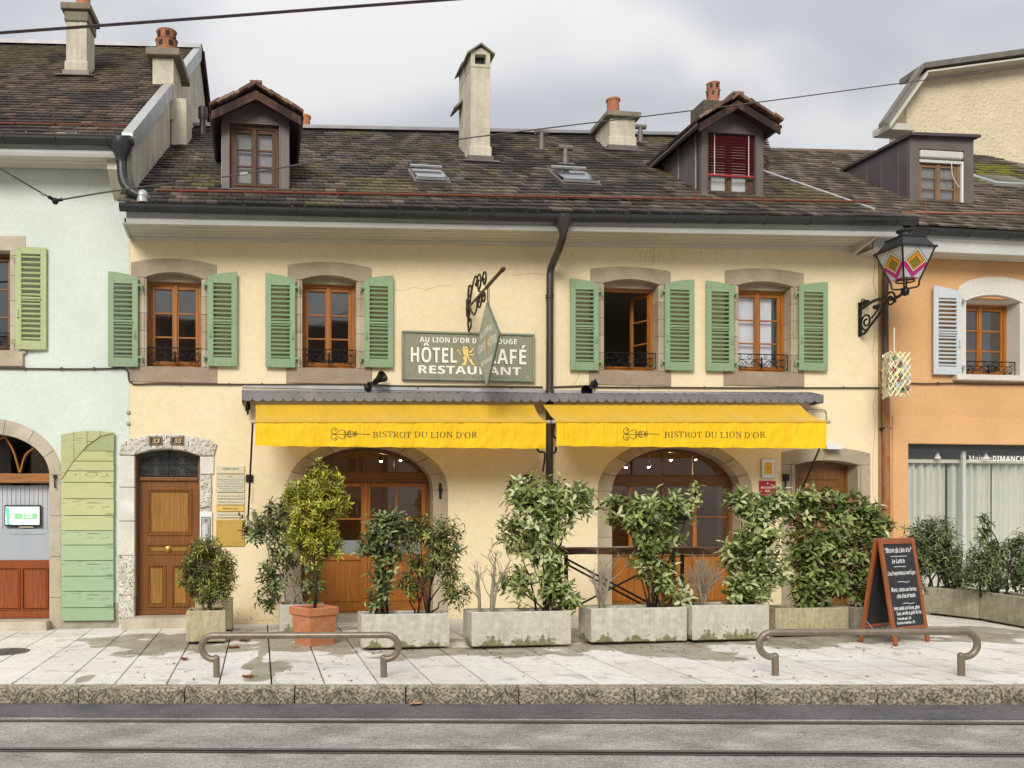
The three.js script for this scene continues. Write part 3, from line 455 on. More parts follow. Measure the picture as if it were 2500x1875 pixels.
{
  const { d, U, Y, a, b, c, t0, w, e } = archOpening('arched_entrance', 'arched stone doorway with oak double door and fanlight', [698, 735, 1057, 1093], 1196, 1091, 1070, 1503, { transom: [1150, 1176], mull: [812, 893, 971] });
  const yb = Y(1500), pl = Y(1362);
  mesh('threshold', rspan(a - 0.05, b + 0.05, -0.2, yb, -0.36, 0.12, 0.01), MT.pale, d);
  const leaf = (p, q, sideLeft) => {
    const s = 0.07, h0 = Y(1490);
    each('leaf_stile', [rspan(p, p + s, yb + 0.01, t0, w - 0.06, w - 0.012, 0.008), rspan(q - s, q, yb + 0.01, t0, w - 0.06, w - 0.012, 0.008)], oak, d);
    each('leaf_rail', [rspan(p + s, q - s, t0 - 0.07, t0, w - 0.06, w - 0.014, 0.008), rspan(p + s, q - s, pl - 0.05, pl + 0.05, w - 0.06, w - 0.014, 0.008), rspan(p + s, q - s, yb + 0.01, yb + 0.14, w - 0.06, w - 0.014, 0.008)], oakH, d);
    mesh('bottom_panel', [span(p + s - 0.01, q - s + 0.01, yb + 0.12, pl - 0.04, w - 0.05, w - 0.035), slab([[p + s + 0.03, yb + 0.17], [q - s - 0.03, yb + 0.17], [q - s - 0.03, pl - 0.08], [p + s + 0.03, pl - 0.08]], w - 0.04, w - 0.02, [], 0.008)], oak, d);
    const m = (p + q) / 2, y0 = pl + 0.05, y1 = t0 - 0.07, ym = Y(1267);
    each('glazing_bar', [span(m - 0.016, m + 0.016, y0, y1, w - 0.05, w - 0.018), span(p + s, m - 0.016, ym - 0.012, ym + 0.012, w - 0.05, w - 0.02), span(m + 0.016, q - s, ym - 0.012, ym + 0.012, w - 0.05, w - 0.02)], oak, d);
    for (const [x0, x1] of [[p + s, m - 0.016], [m + 0.016, q - s]]) { mesh('pane', span(x0, x1, ym + 0.012, y1, w - 0.036, w - 0.035), dineGlass, d); mesh('pane', span(x0, x1, Y(1320), ym - 0.012, w - 0.036, w - 0.035), dineGlass, d); mesh('frosted_pane', span(x0, x1, y0, Y(1320) - 0.002, w - 0.037, w - 0.036), frosted, d); }
  };
  leaf(a + e, c + 0.0, true); leaf(c + 0.004, b - e, false);
  mesh('meeting_stile', rspan(c - 0.03, c + 0.03, yb + 0.02, t0, w - 0.02, w + 0.012, 0.01), oak, d);
  mesh('door_handle', [new THREE.TorusGeometry(0.07, 0.014, 8, 24).translate(c - 0.55, Y(1338), w + 0.05), bar(V(c - 0.62, Y(1338), w + 0.05), V(c - 0.48, Y(1338), w + 0.05), 0.009), bar(V(c - 0.55, Y(1338), w - 0.02), V(c - 0.55, Y(1338), w + 0.05), 0.009)], MT.iron, d);
  mesh('shutter_stay', [rbox(0.035, 0.24, 0.03, 0.008, U(1074), Y(1198), 0.03), rbox(0.06, 0.05, 0.05, 0.01, U(1074), Y(1195), 0.04)], MT.iron, d);
}
{
  const { d, U, Y, a, b, c, t0, w, e } = archOpening('arched_window', 'arched stone opening with dark framed window over oak panels', [1459, 1494, 1807, 1836], 1200, 1093, 1072, 1500, { transom: [1158, 1186], mull: [1560, 1635, 1712] });
  const pl = Y(1352), yb = Y(1497), us = [a + e, U(1556), U(1636), U(1715), b - e];
  each('window_rail', [rspan(a + e, b - e, pl - 0.05, pl + 0.06, w - 0.06, w, 0.01), rspan(a + e, b - e, yb, yb + 0.14, w - 0.06, w - 0.01, 0.008), span(a + e, b - e, Y(1262) - 0.012, Y(1262) + 0.012, w - 0.05, w - 0.02)], darkOakH, d);
  for (let k = 0; k + 1 < us.length; k++) {
    const p = us[k] + 0.03 * (k > 0), q = us[k + 1] - 0.03 * (k < 3);
    if (k) mesh('mullion', rspan(us[k] - 0.03, us[k] + 0.03, yb, t0, w - 0.06, w - 0.006, 0.008), k === 2 ? darkOak : oak, d);
    mesh('pane', span(p, q, Y(1262) + 0.012, t0, w - 0.04, w - 0.038), dineGlass, d); mesh('pane', span(p, q, pl + 0.06, Y(1262) - 0.012, w - 0.04, w - 0.038), dineGlass, d);
    mesh('bottom_panel', [span(p - 0.01, q + 0.01, yb + 0.1, pl - 0.03, w - 0.05, w - 0.03), slab([[p + 0.04, yb + 0.17], [q - 0.04, yb + 0.17], [q - 0.04, pl - 0.09], [p + 0.04, pl - 0.09]], w - 0.036, w - 0.016, [], 0.008)], oak, d);
  }
  mesh('window_sill', rspan(a, b, -0.2, yb - 0.004, -0.36, 0.02, 0.01), MT.pale, d);
  const st = canvasTex(512, 64, (x, W, H) => { x.fillStyle = '#a9a79c'; x.fillRect(0, 0, W, H); x.fillStyle = '#26241f'; x.font = 'bold 44px sans-serif'; x.fillText('ETABLISSEMENT', 12, 48); });
  mesh('window_lettering', new THREE.PlaneGeometry(0.36, 0.045).translate(U(1524), pl + 0.09, w - 0.03), mat('#ffffff', 0.5, { map: st }), d, true);
}
{ // side door
  const d = part('side_door', cream); d.userData.label = 'brown panelled door in a smooth stone surround';
  const U = (x) => C.at(x, 1250).u, Y = (y) => C.at(2016, y).y, A = U(1908), B = U(2124), a = U(1941), b = U(2093), ysp = Y(1135), rise = Y(1124) - ysp, ye = Y(1106), yt = Y(1092), yb = Y(1486);
  holes.push([[A + 0.006, -0.55], [B - 0.006, -0.55], ...bow(A + 0.006, B - 0.006, ye - 0.006, yt - ye).reverse()]);
  mesh('lintel', [slab([[A, ysp + 0.004], [a, ysp + 0.004], ...bow(a, b, ysp + 0.004, rise), [B, ysp + 0.004], ...bow(A, B, ye, yt - ye).reverse()], -0.34, JW, [], 0.004), slab([...bow(a - 0.03, b + 0.03, ysp - 0.004, rise + 0.004), ...bow(a - 0.005, b + 0.005, ysp + 0.03, rise).reverse()], -0.02, JW + 0.02, [], 0.006)], MT.stone, d);
  for (const [p, q, e, s] of [[A, a, a, -1], [b, B, b, 1]]) for (let k = 0; k < 4; k++) { const y0 = lerp(-0.2, ysp, k / 4) + 0.003, y1 = lerp(-0.2, ysp, (k + 1) / 4) - 0.001; mesh('jamb_stone', [slab([[p, y0], [q, y0], [q, y1], [p, y1]], -0.34, JW, [], 0.004), box(0.03, y1 - y0 - 0.002, 0.03, e + s * 0.06, (y0 + y1) / 2, JW)], [MT.stone, MT.stone2, MT.stone3, MT.stone][k], d); }
  mesh('doorstep', rspan(A, B, -0.2, yb, -0.34, 0.2, 0.01), MT.pale, d);
  const w = -0.24; each('door_frame', [span(a, a + 0.05, yb, ysp + rise, w - 0.07, w), span(b - 0.05, b, yb, ysp + rise, w - 0.07, w), span(a + 0.05, b - 0.05, Y(1140), ysp + rise, w - 0.07, w)], darkOak, d);
  panelLeaf(d, a + 0.05, b - 0.05, yb + 0.01, Y(1140), w - 0.01, [[a + 0.14, b - 0.14, Y(1290), Y(1165)], [a + 0.14, b - 0.14, Y(1450), Y(1312)]], [darkOak, darkOakH], { field: 0.04 });
}
// walls
TX.creamWall = (() => {                                          // patches, hairline cracks and run-off streaks of this front
  const W = 2048, H = 1024, y0 = -0.5, y1 = 6.4;
  const t = canvasTex(W, H, (x) => {
    const im = x.createImageData(W, H), D = im.data;
    for (let j = 0; j < H; j++) for (let i = 0; i < W; i++) { const u = i / W, v = j / H, a = fb(u * 1.75, v, 5, 4, 501), g = fb(u * 1.75, v, 128, 2, 503), k = 0.93 + 0.05 * (a - 0.5) + 0.04 * (g - 0.5), o = (j * W + i) * 4; D[o] = clamp(k + 0.02) * 255; D[o + 1] = clamp(k + 0.01 * (a - 0.5)) * 255; D[o + 2] = clamp(k - 0.03 + 0.05 * (a - 0.5)) * 255; D[o + 3] = 255; }
    x.putImageData(im, 0, 0);
    const X = (px) => (C.at(px, 800).u - uL) / (uR - uL) * W, Yp = (px, py) => H - (C.at(px, py).y - y0) / (y1 - y0) * H;
    x.lineCap = 'round';
    const crack = (pts, wd = 1, col = 'rgba(120,95,60,0.5)') => { x.strokeStyle = col; x.lineWidth = wd; x.beginPath(); pts.forEach(([p, q], i) => { const jx = X(p) + rr(-1, 1), jy = Yp(p, q) + rr(-1, 1); i ? x.lineTo(jx, jy) : x.moveTo(jx, jy); }); x.stroke(); };
    crack([[965, 706], [985, 711], [1010, 701], [1040, 706], [1075, 698], [1100, 697]]); crack([[1250, 672], [1300, 668], [1340, 671]]); crack([[1417, 910], [1410, 925], [1402, 935], [1398, 950]], 1.4);
    crack([[2132, 600], [2136, 640], [2133, 690], [2139, 720]], 1.6, 'rgba(90,75,55,0.6)'); crack([[2136, 820], [2130, 860], [2138, 900]]); crack([[2140, 950], [2130, 990], [2136, 1040], [2128, 1150], [2131, 1200]]);
    for (let i = 0; i < 60; i++) { const p = i < 34 ? rr(1560, 1770) : rr(330, 2130), q = rr(600, 618), l = rr(8, i < 34 ? 42 : 20); x.strokeStyle = 'rgba(120,100,70,' + rr(0.05, 0.2) + ')'; x.lineWidth = rr(0.8, 2.4); x.beginPath(); const sx = X(p); x.moveTo(sx, Yp(p, q)); x.bezierCurveTo(sx + rr(-2, 2), Yp(p, q + l * 0.4), sx + rr(-3, 3), Yp(p, q + l * 0.7), sx + rr(-3, 3), Yp(p, q + l)); x.stroke(); }
    for (let i = 0; i < 260; i++) { const p = rr(530, 1140), q = 1516 - Math.abs(rr(-1, 1) * rr(0, 1)) * 50; x.fillStyle = 'rgba(90,72,50,' + rr(0.08, 0.4) + ')'; x.beginPath(); x.ellipse(X(p), Yp(p, q), rr(0.6, 3.5), rr(0.5, 1.6), rr(0, 3), 0, 7); x.fill(); }
  });
  t.repeat.set(1 / (uR - uL), 1 / (y1 - y0)); t.offset.set(-uL / (uR - uL), -y0 / (y1 - y0)); t.wrapS = t.wrapT = THREE.MirroredRepeatWrapping; return t;
})();
const creamPlaster = mat("#f4e6c4", 0.92, { map: TX.creamWall, bump: TX.plasterB, bumpScale: 0.0035 });
{
  const top = (u) => soffY(u) + 0.25;
  mesh('wall', [slab([[uL, -0.6], [uR, -0.6], [uR, top(uR)], [uL, top(uL)]], -0.45, 0, holes)], creamPlaster, cream);
  const room = (y0, y1, dx, m, back = -5.2) => { const g = new THREE.BoxGeometry(uR - uL - 0.1, y1 - y0, -0.46 - back).toNonIndexed(), p = g.attributes.position.array.slice(0, 24 * 3), q = g.attributes.position.array.slice(30 * 3); const h = new THREE.BufferGeometry(); h.setAttribute('position', new THREE.Float32BufferAttribute([...p, ...q], 3)); h.computeVertexNormals(); return h.translate((uL + uR) / 2, (y0 + y1) / 2, (-0.46 + back) / 2); };
  mesh('dining_room', room(0.0, 3.0, 0, null), mat('#94714f', 0.9, { map: TX.plaster }), cream);
  mesh('upper_rooms', room(3.2, 5.75, 0, null), mat('#cbc4b6', 0.95), cream);
  each('party_wall', [span(uL - 0.02, uL + 0.06, 0, 5.6, -8.2, -0.46), span(uR - 0.06, uR - 0.01, 0, 5.6, -8.2, -0.46), span(uL, uR, 0, 5.8, -8.4, -8.2)], MT.chimney, cream);
}
// eaves: soffit boards, frieze, fascia, gutter
{
  const p0 = uL + 0.02, p1 = C.at(2105, 600, 0.3).u, path = [[p0, soffY(p0)], [p1, soffY(p1)]];
  for (let k = 0; k < 4; k++) mesh('soffit_board', sweep([[0.05 + k * 0.145, 0], [0.05 + k * 0.145 + 0.127, 0], [0.05 + k * 0.145 + 0.127, 0.02], [0.05 + k * 0.145, 0.02]], path, true), MT.soffit, cream);
  mesh('frieze_board', sweep([[0.002, -0.06], [0.034, -0.06], [0.05, -0.02], [0.05, 0.03], [0.002, 0.03]], path, true), MT.soffit, cream);
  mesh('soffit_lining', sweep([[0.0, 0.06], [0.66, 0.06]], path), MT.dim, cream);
  const fp = [[C.at(308, 540, 0.66).u, soffY(p0) - 0.004], [C.at(2205, 560, 0.66).u, soffY(p1) - 0.004]];
  mesh('fascia', [sweep([[0.628, -0.01], [0.66, -0.01], [0.675, 0.03], [0.675, 0.06], [0.655, 0.075], [0.655, 0.3], [0.628, 0.3]], fp, true)], MT.fascia, cream);
  each('eave_bracket', [slab([[0.05, -0.04], [0.62, 0.0], [0.62, 0.07], [0.05, 0.07]], 0, 0.03).rotateY(-Math.PI / 2).translate(p0 + 0.0, soffY(p0) - 0.002, 0), slab([[0.05, -0.14], [0.62, -0.02], [0.62, 0.1], [0.05, 0.1]], 0, 0.05).rotateY(-Math.PI / 2).translate(p1 + 0.05, soffY(p1), 0)], MT.fascia, cream);
  const gp = [292, 1250, 2236].map((x, i) => { const q = C.at(x, [501, 526, 537][i], 0.76); return [q.u, q.y]; });
  gutterRun(cream, gp, 0.085, 0.76);
}
// roof
{
  const roof = part('roof', cream); reseed(901);
  const hipPts = [C.at(1872, 330, -4.2), roofHit(C, roofC, 1862, 424), roofHit(C, roofC, 2136, 520), roofHit(C, roofC, 2240, 533)];
  const hipU = (w) => { for (let i = 0; i + 1 < hipPts.length; i++) { const a = hipPts[i], b = hipPts[i + 1]; if (w <= Math.max(a.w, b.w) && w >= Math.min(a.w, b.w)) return lerp(a.u, b.u, (w - a.w) / (b.w - a.w)); } return w > 0 ? hipPts[3].u : hipPts[0].u; };
  const l0 = uL + 0.02;
  roofDeck(roof, roofC, [[l0, 0.66], [hipPts[3].u, 0.66], [hipPts[2].u, hipPts[2].w], [hipPts[1].u, hipPts[1].w], [hipPts[0].u, -4.2], [l0, -4.2]]);
  mesh('rear_slope', quad([V(l0, ridgeY(l0), -4.2), V(uR, ridgeY(uR) - 0.6, -4.2), V(uR, 5.4, -8.8), V(l0, 5.4, -8.8)]), MT.dim, roof);
  tileField(roof, roofC, l0, uR + 1, 0.68, -4.2, (u, w) => u < hipU(w), { colour: (u, w) => { const m = f3(u * 1.1, w * 1.6, 3, 3, 450); return m > 0.68 ? ['#68603f', '#5c563a', '#6f6648'][Math.floor(rnd() * 3)] : m < 0.40 ? ['#3b3531', '#453e39', '#352f2c'][Math.floor(rnd() * 3)] : null; } });
  const rp = []; for (let i = 0; i <= 6; i++) { const u = lerp(l0 + 0.6, C.at(1720, 337, -4.2).u, i / 6); rp.push([u, ridgeY(u)]); }
  mesh('ridge_flashing', sweep([[-4.02, 0.0], [-4.02, 0.055], [-4.12, 0.11], [-4.28, 0.11], [-4.4, 0.0]], rp), MT.zinc, roof);
  const hs = (a, b) => bar(V(a.u, roofC(a.u, a.w) + 0.055, a.w), V(b.u, roofC(b.u, b.w) + 0.055, b.w), 0.022, 6);
  mesh('hip_flashing', [hs(hipPts[1], hipPts[2])], MT.zincLight, roof);
  // snow guard: rusty rail on pins
  const sg = part('snow_guard', cream), rust = mat('#7c4230', 0.8, { map: TX.rust }), a = roofHit(C, roofC, 384, 482), b = roofHit(C, roofC, 2130, 508);
  const pt = (t) => { const u = lerp(a.u, b.u, t), w = lerp(a.w, b.w, t); return V(u, roofC(u, w) + 0.09, w + 0.03); };
  each('rail', [bar(pt(0), pt(0.5), 0.018, 6), bar(pt(0.5), pt(1), 0.018, 6)], rust, sg);
  for (let i = 0; i < 10; i++) { const p = pt((i + 0.3) / 10); mesh('pin', bar(V(p.x, p.y - 0.1, p.z + 0.02), V(p.x, p.y + 0.13, p.z), 0.008, 5), rust, sg); }
}
// ---------- dormers, chimneys and vents of the bistro roof ----------
function gableDormer(s, label) {
  const d = part('dormer', cream); d.userData.label = label;
  const base = roofHit(C, roofC, (s.l + s.r) / 2, s.base), w = base.w, at = (x, y, dw = 0) => { const p = C.at(x, y, w + dw); return [p.u, p.y]; };
  const xm = (s.l + s.r) / 2, [ul] = at(s.l, s.eave), [ur] = at(s.r, s.eave), yb = at(xm, s.base)[1] - 0.06, ye = at(xm, s.eave)[1], yp = at(s.peak[0], s.peak[1] + 12)[1], up = (ul + ur) / 2;
  const [wl] = at(s.win[0], 400), [wr] = at(s.win[1], 400), wb = at(xm, s.win[3])[1], wt = at(xm, s.win[2])[1];
  mesh('cladding', slab([[ul, yb], [ur, yb], [ur, ye], [up, yp - 0.06], [ul, ye]], w - 0.16, w, [[[wl, wb], [wr, wb], [wr, wt], [wl, wt]]], 0.003), MT.sheet, d);
  each('seam', [span(wl - 0.014, wr + 0.014, wt + 0.0, wt + 0.022, w, w + 0.014), span(ul, ur, wt + 0.03, wt + 0.042, w, w + 0.008), span(wl - 0.02, wl - 0.006, yb, wt, w, w + 0.01), span(wr + 0.006, wr + 0.02, yb, wt, w, w + 0.01), rspan(ul - 0.02, ur + 0.02, yb + 0.0, wb - 0.0, w - 0.02, w + 0.05, 0.006)], MT.sheet, d);
  const zBack = (y) => { let a = 0.6, b = -9; for (let i = 0; i < 40; i++) { const m = (a + b) / 2; if (roofC(up, m) < y) a = m; else b = m; } return (a + b) / 2; };
  for (const [u, sg] of [[ul, 1], [ur, -1]]) {
    const wb2 = zBack(ye + 0.1);
    const g = slab([[w - 0.1, yb - 0.5], [w - 0.1, ye], [wb2, ye], [wb2, ye - 0.2]], 0, 0.04).rotateY(-Math.PI / 2).translate(u + (sg > 0 ? 0.04 : 0), 0, 0);
    mesh('cheek', g, mat('#77706f', 0.5, { metalness: 0.2, map: TX.metal }), d);
    each('cheek_seam', [box(0.012, ye - yb - 0.2, 0.016, u - sg * 0.006, (ye + yb) / 2 + 0.1, w - 0.2), box(0.012, 0.8, 0.014, u - sg * 0.006, ye - 0.4, lerp(w, wb2, 0.45))], MT.zincLight, d);
  }
  // roof: two slopes with overhang, tiles, barge boards
  const ov = 0.26, [pu, py] = at(s.peak[0], s.peak[1], ov), [Lu, Ly] = at(s.tipL[0], s.tipL[1], ov), [Ru, Ry] = at(s.tipR[0], s.tipR[1], ov), wf = w + ov;
  const pal = ['#8a6a58', '#7a5a4a', '#95786a', '#6f5348', '#a08474'];
  const wbR = zBack(py) - 0.1, rl = [];
  for (const [eu, ey] of [[Lu, Ly], [Ru, Ry]]) {
    const wbE = zBack(ey) - 0.15, A = V(pu, py - 0.04, wf), B = V(eu, ey - 0.04, wf), Cc = V(eu, ey - 0.04, wbE), D = V(pu, py - 0.04, wbR), dn = V(0, -0.06, 0);
    mesh('roof_boarding', [quad([A, B, Cc, D]), quad([A.clone().add(dn), B.clone().add(dn), Cc.clone().add(dn), D.clone().add(dn)]), quad([B, Cc, Cc.clone().add(dn), B.clone().add(dn)])], mat('#3e2a25', 0.9), d);
    // barge board with its mitred foot
    const k = V(0, -0.13, 0), a2 = A.clone().add(V(0, -0.02, 0.012)), b2 = B.clone().add(V(0, -0.02, 0.012));
    mesh('barge_board', poly8([a2.clone().add(k), b2.clone().add(k), b2.clone().add(k).add(V(0, 0, -0.035)), a2.clone().add(k).add(V(0, 0, -0.035))], [a2, b2, b2.clone().add(V(0, 0, -0.035)), a2.clone().add(V(0, 0, -0.035))]), mat('#5a3f3b', 0.8, { map: TX.oldwood }), d);
    const L = A.distanceTo(B), rows = Math.round(L / 0.125), dir = B.clone().sub(A).normalize(), ang = Math.atan2(dir.y, dir.x);
    for (let r = 0; r < rows; r++) { const t = (r + 0.5) / rows, wEnd = lerp(wbR, wbE, t); for (let z = wf - 0.02; z > wEnd; z -= 0.165) { const p = A.clone().lerp(B, t); rl.push([V(p.x, p.y + 0.075 + rr(-0.006, 0.006), z + rr(-0.01, 0.01) - 0.06), ang + (eu < pu ? 0.09 : -0.09), pal[Math.floor(rnd() * 5)]]); } }
    // hung gutter at the eave
    mesh('eave_gutter', tube([B.clone().add(V(0, -0.03, 0)), Cc.clone().add(V(0, -0.03, 0))], 0.035, 2, 8), MT.sheet, d);
  }
  for (let z = wf; z > wbR; z -= 0.3) rl.push([V(pu, py + 0.055, z - 0.1), 0, pal[Math.floor(rnd() * 5)]]);
  const im = new THREE.InstancedMesh(tileGeo, tileMat, rl.length), m4 = new THREE.Matrix4(), q = new THREE.Quaternion(), one = V(1.1, 1.5, 0.85);
  rl.forEach(([p, a, c], i) => { q.setFromEuler(new THREE.Euler(rr(-0.03, 0.03), Math.PI / 2 * 0, a + rr(-0.03, 0.03))); im.setMatrixAt(i, m4.compose(p, q, one)); im.setColorAt(i, tint.set(c).multiplyScalar(rr(0.8, 1.15))); });
  im.name = 'dormer_tiles'; im.userData.kind = 'stuff'; d.add(im);
  return { d, w, wl, wr, wb, wt, at };
}
{
  reseed(31);
  const { d, w, wl, wr, wb, wt } = gableDormer({ l: 541, r: 706, base: 470, eave: 285, peak: [625, 211], tipL: [515, 262], tipR: [736, 276], win: [561, 681, 303, 464] }, 'grey metal dormer with closed grey window and brown tiled gable');
  casement(d, wl + 0.005, wr - 0.005, wb + 0.01, wt - 0.01, w - 0.06, woodM('#6b4a33', 0.7), { glass: mat('#ffffff', 0.05, { transmission: 1, thickness: 0, ior: 1.7 }) });
  mesh('curtain', span(wl, wr, wb, wt, w - 0.155, w - 0.15), mat('#8d8a8b', 0.9, { map: TX.cloth }), d);
}
{
  const { d, w, wl, wr, wb, wt, at } = gableDormer({ l: 1713, r: 1864, base: 482, eave: 318, peak: [1801, 236], tipL: [1707, 292], tipR: [1905, 299], win: [1729, 1845, 326, 480] }, 'grey metal dormer with half lowered red blind');
  casement(d, wl + 0.005, wr - 0.005, wb + 0.01, wt - 0.01, w - 0.09, woodM('#6b4a33', 0.7), { glass: mat('#ffffff', 0.05, { transmission: 1, thickness: 0, ior: 1.7 }) });
  mesh('curtain', span(wl, wr, wb, wt, w - 0.158, w - 0.152), mat('#b9bcba', 0.9), d);
  const red = mat('#6e2028', 0.5), y0 = at(1787, 428)[1], n = 14;
  for (let i = 0; i < n; i++) mesh('blind_slat', box(wr - wl - 0.03, 0.042, 0.004).rotateX(0.95).translate((wl + wr) / 2, lerp(y0 + 0.03, wt - 0.03, (i + 0.5) / n), w - 0.035), red, d);
  mesh('blind_rail', rbox(wr - wl - 0.02, 0.03, 0.03, 0.006, (wl + wr) / 2, y0, w - 0.035), mat('#a32a30', 0.5), d);
  each('blind_cord', [0.14, 0.86].map((t) => bar(V(lerp(wl, wr, t), y0, w - 0.012), V(lerp(wl, wr, t), wt - 0.02, w - 0.012), 0.006, 5)), MT.white, d);
}
// chimneys
const potTop = (r, h, mt, parent, x, y, z, tiers) => {
  const prof = [[r * 0.95, 0], [r, 0.02], [r * 0.92, h * 0.3], [r * 1.02, h * 0.34], [r * 1.08, h * 0.62], [r * 1.2, h * 0.64], [r * 0.85, h * 0.66], [r * 0.9, h * 0.68], [r * 1.02, h * 0.93], [r * 1.1, h * 0.95], [r * 0.5, h * 1.0], [0, h * 1.02]];
  mesh('chimney_pot', lathe(tiers ? prof : [[r, 0], [r * 0.95, h * 0.9], [r * 1.12, h * 0.92], [r * 1.12, h], [r * 0.95, h], [r * 0.9, h * 0.5]], 20).translate(x, y, z), mt, parent);
  if (tiers) for (const yy of [0.48, 0.81]) for (let i = 0; i < 6; i++) { const a = i / 6 * 6.283 + 0.5 + yy; mesh('pot_opening', box(r * 0.42, h * 0.17, r * 0.08).rotateY(-a + Math.PI / 2).translate(x + Math.cos(a) * r * (yy < 0.6 ? 1.04 : 0.95), y + h * yy, z + Math.sin(a) * r * (yy < 0.6 ? 1.04 : 0.95)), MT.black, parent); }
};
function chimney(house, f, roofY, s, label) {
  const c = part('chimney', house); c.userData.label = label;
  const b = roofHit(f, roofY, (s.x[0] + s.x[1]) / 2, s.base), w = b.w, u0 = f.at(s.x[0], s.base, w).u, u1 = f.at(s.x[1], s.base, w).u, yt = f.at(s.x[0], s.top, w).y, D = s.depth;
  mesh('stack', [rspan(u0, u1, b.y - 0.9, yt, w - D, w, 0.012), rspan(u0 - 0.03, u1 + 0.03, b.y - 0.6, b.y + 0.32, w - D - 0.03, w + 0.03, 0.04)], MT.chimney, c);
  mesh('flashing', [span(u0 - 0.05, u1 + 0.05, b.y - 0.9, b.y + 0.13, w - D - 0.05, w + 0.05), box(u1 - u0 + 0.3, 0.01, 0.16).rotateX(0.5).translate((u0 + u1) / 2, b.y + 0.02, w + 0.1)], MT.sheet, c);
  return { c, u0, u1, yt, w, D };
}
{
  const { c, u0, u1, yt, w, D } = chimney(cream, C, roofC, { x: [1149, 1197], base: 400, top: 158, depth: 0.95 }, 'tall slender plastered chimney with gabled stone hood');
  const hy = C.at(1170, 128, w).y, m = (u0 + u1) / 2, py = C.at(1170, 112, w).y, hood = (w1, w0, x, dy) => {
    mesh('hood', [slab([[u0 + x - 0.0, yt - 0.04], [u1 + x, yt - 0.04], [u1 + x, hy + dy], [m + x, py + dy - 0.03], [u0 + x, hy + dy]], w0, w1, [[[m + x - 0.10, yt + 0.02], [m + x + 0.10, yt + 0.02], [m + x + 0.10, hy + dy - 0.04], [m + x - 0.10, hy + dy - 0.04]]], 0.006)], MT.chimney, c);
    mesh('hood_slab', [[u0 + x - 0.07, 1], [u1 + x + 0.07, -1]].map(([e]) => { const a = V(m + x, py + dy, 0), b2 = V(e, hy + dy - 0.06, 0), up = V(0, 0.03, 0), z = (v, q) => V(v.x, v.y, q); return poly8([z(a, w1 + 0.06), z(b2, w1 + 0.06), z(b2, w0 - 0.06), z(a, w0 - 0.06)], [z(a, w1 + 0.06).add(up), z(b2, w1 + 0.06).add(up), z(b2, w0 - 0.06).add(up), z(a, w0 - 0.06).add(up)]); }).flat(), MT.cap, c);
    mesh('flue_opening', box(0.19, 0.3, 0.02).translate(m + x, (yt + hy + dy) / 2, w1 - 0.12), MT.black, c);
  };
  hood(w + 0.01, w - 0.42, 0, 0); hood(w - 0.48, w - D, -0.0, 0.05);
  mesh('rear_slab', box(0.25, 0.03, 0.4).rotateZ(0.8).translate(u0 - 0.06, yt - 0.4, w - D + 0.15), MT.cap, c);
}
{
  const { c, u0, u1, yt, w, D } = chimney(cream, C, roofC, { x: [1489, 1551], base: 373, top: 286, depth: 0.75 }, 'squat plastered chimney with stone slab and one terracotta pot');
  mesh('cap', rspan(u0 - 0.09, u1 + 0.09, yt, yt + 0.1, w - D - 0.09, w + 0.09, 0.015), MT.cap, c);
  potTop(0.125, 0.42, MT.terraDark, c, lerp(u0, u1, 0.42), yt + 0.1, w - D * 0.5);
}
{
  const c = part('chimney', cream); c.userData.label = 'small dark chimney with slim terracotta cowl behind the red blind dormer';
  const p = C.at(1758, 245, -4.4), q = C.at(1718, 280, -4.4); mesh('stack', rspan(q.u, p.u + 0.28, p.y - 1.2, p.y, -5.0, -4.4, 0.01), mat('#6a5d50', 0.9, { map: TX.concrete }), c);
  potTop(0.13, 0.52, MT.terraDark, c, p.u, p.y, -4.7, true);
  const e = part('chimney', cream); e.userData.label = 'stubby orange clay flue pipe behind the ridge'; const r = C.at(742, 318, -4.9); mesh('flue_pipe', lathe([[0.13, -0.5], [0.13, 0.22], [0.15, 0.24], [0.15, 0.28], [0.1, 0.28]], 18).translate(r.u, r.y, -4.9), MT.terra, e);
}
for (const [x, y0, y1, hw, lab] of [[1322, 370, 316, 15, 'roof vent pipe with horizontal cowl near the ridge'], [1380, 405, 354, 16, 'lower roof vent pipe with horizontal cowl'], [1563, 352, 304, 13, 'roof vent pipe half hidden behind the squat chimney']]) {
  const v = part('roof_vent', cream); v.userData.label = lab; const p = roofHit(C, roofC, x, y0), q = C.at(x, y1, p.w), r = C.at(x + hw, y1, p.w), H = q.y - p.y, R = (r.u - q.u);
  mesh('pipe', lathe([[R * 0.62, -0.3], [R * 0.55, H * 0.3], [R * 0.42, H * 0.5], [R * 0.5, H * 0.53], [R * 0.42, H * 0.56], [R * 0.4, H * 0.9]], 14).translate(p.u, p.y, p.w), MT.sheet, v);
  mesh('cowl', [new THREE.CylinderGeometry(R * 0.42, R * 0.42, R * 2.1, 16).rotateZ(Math.PI / 2).translate(p.u, q.y - R * 0.42, p.w), box(R * 2.4, 0.02, 0.3).rotateX(0.52).translate(p.u, p.y + 0.05, p.w)], mat('#7a7570', 0.5, { metalness: 0.3, map: TX.metal }), v);
}
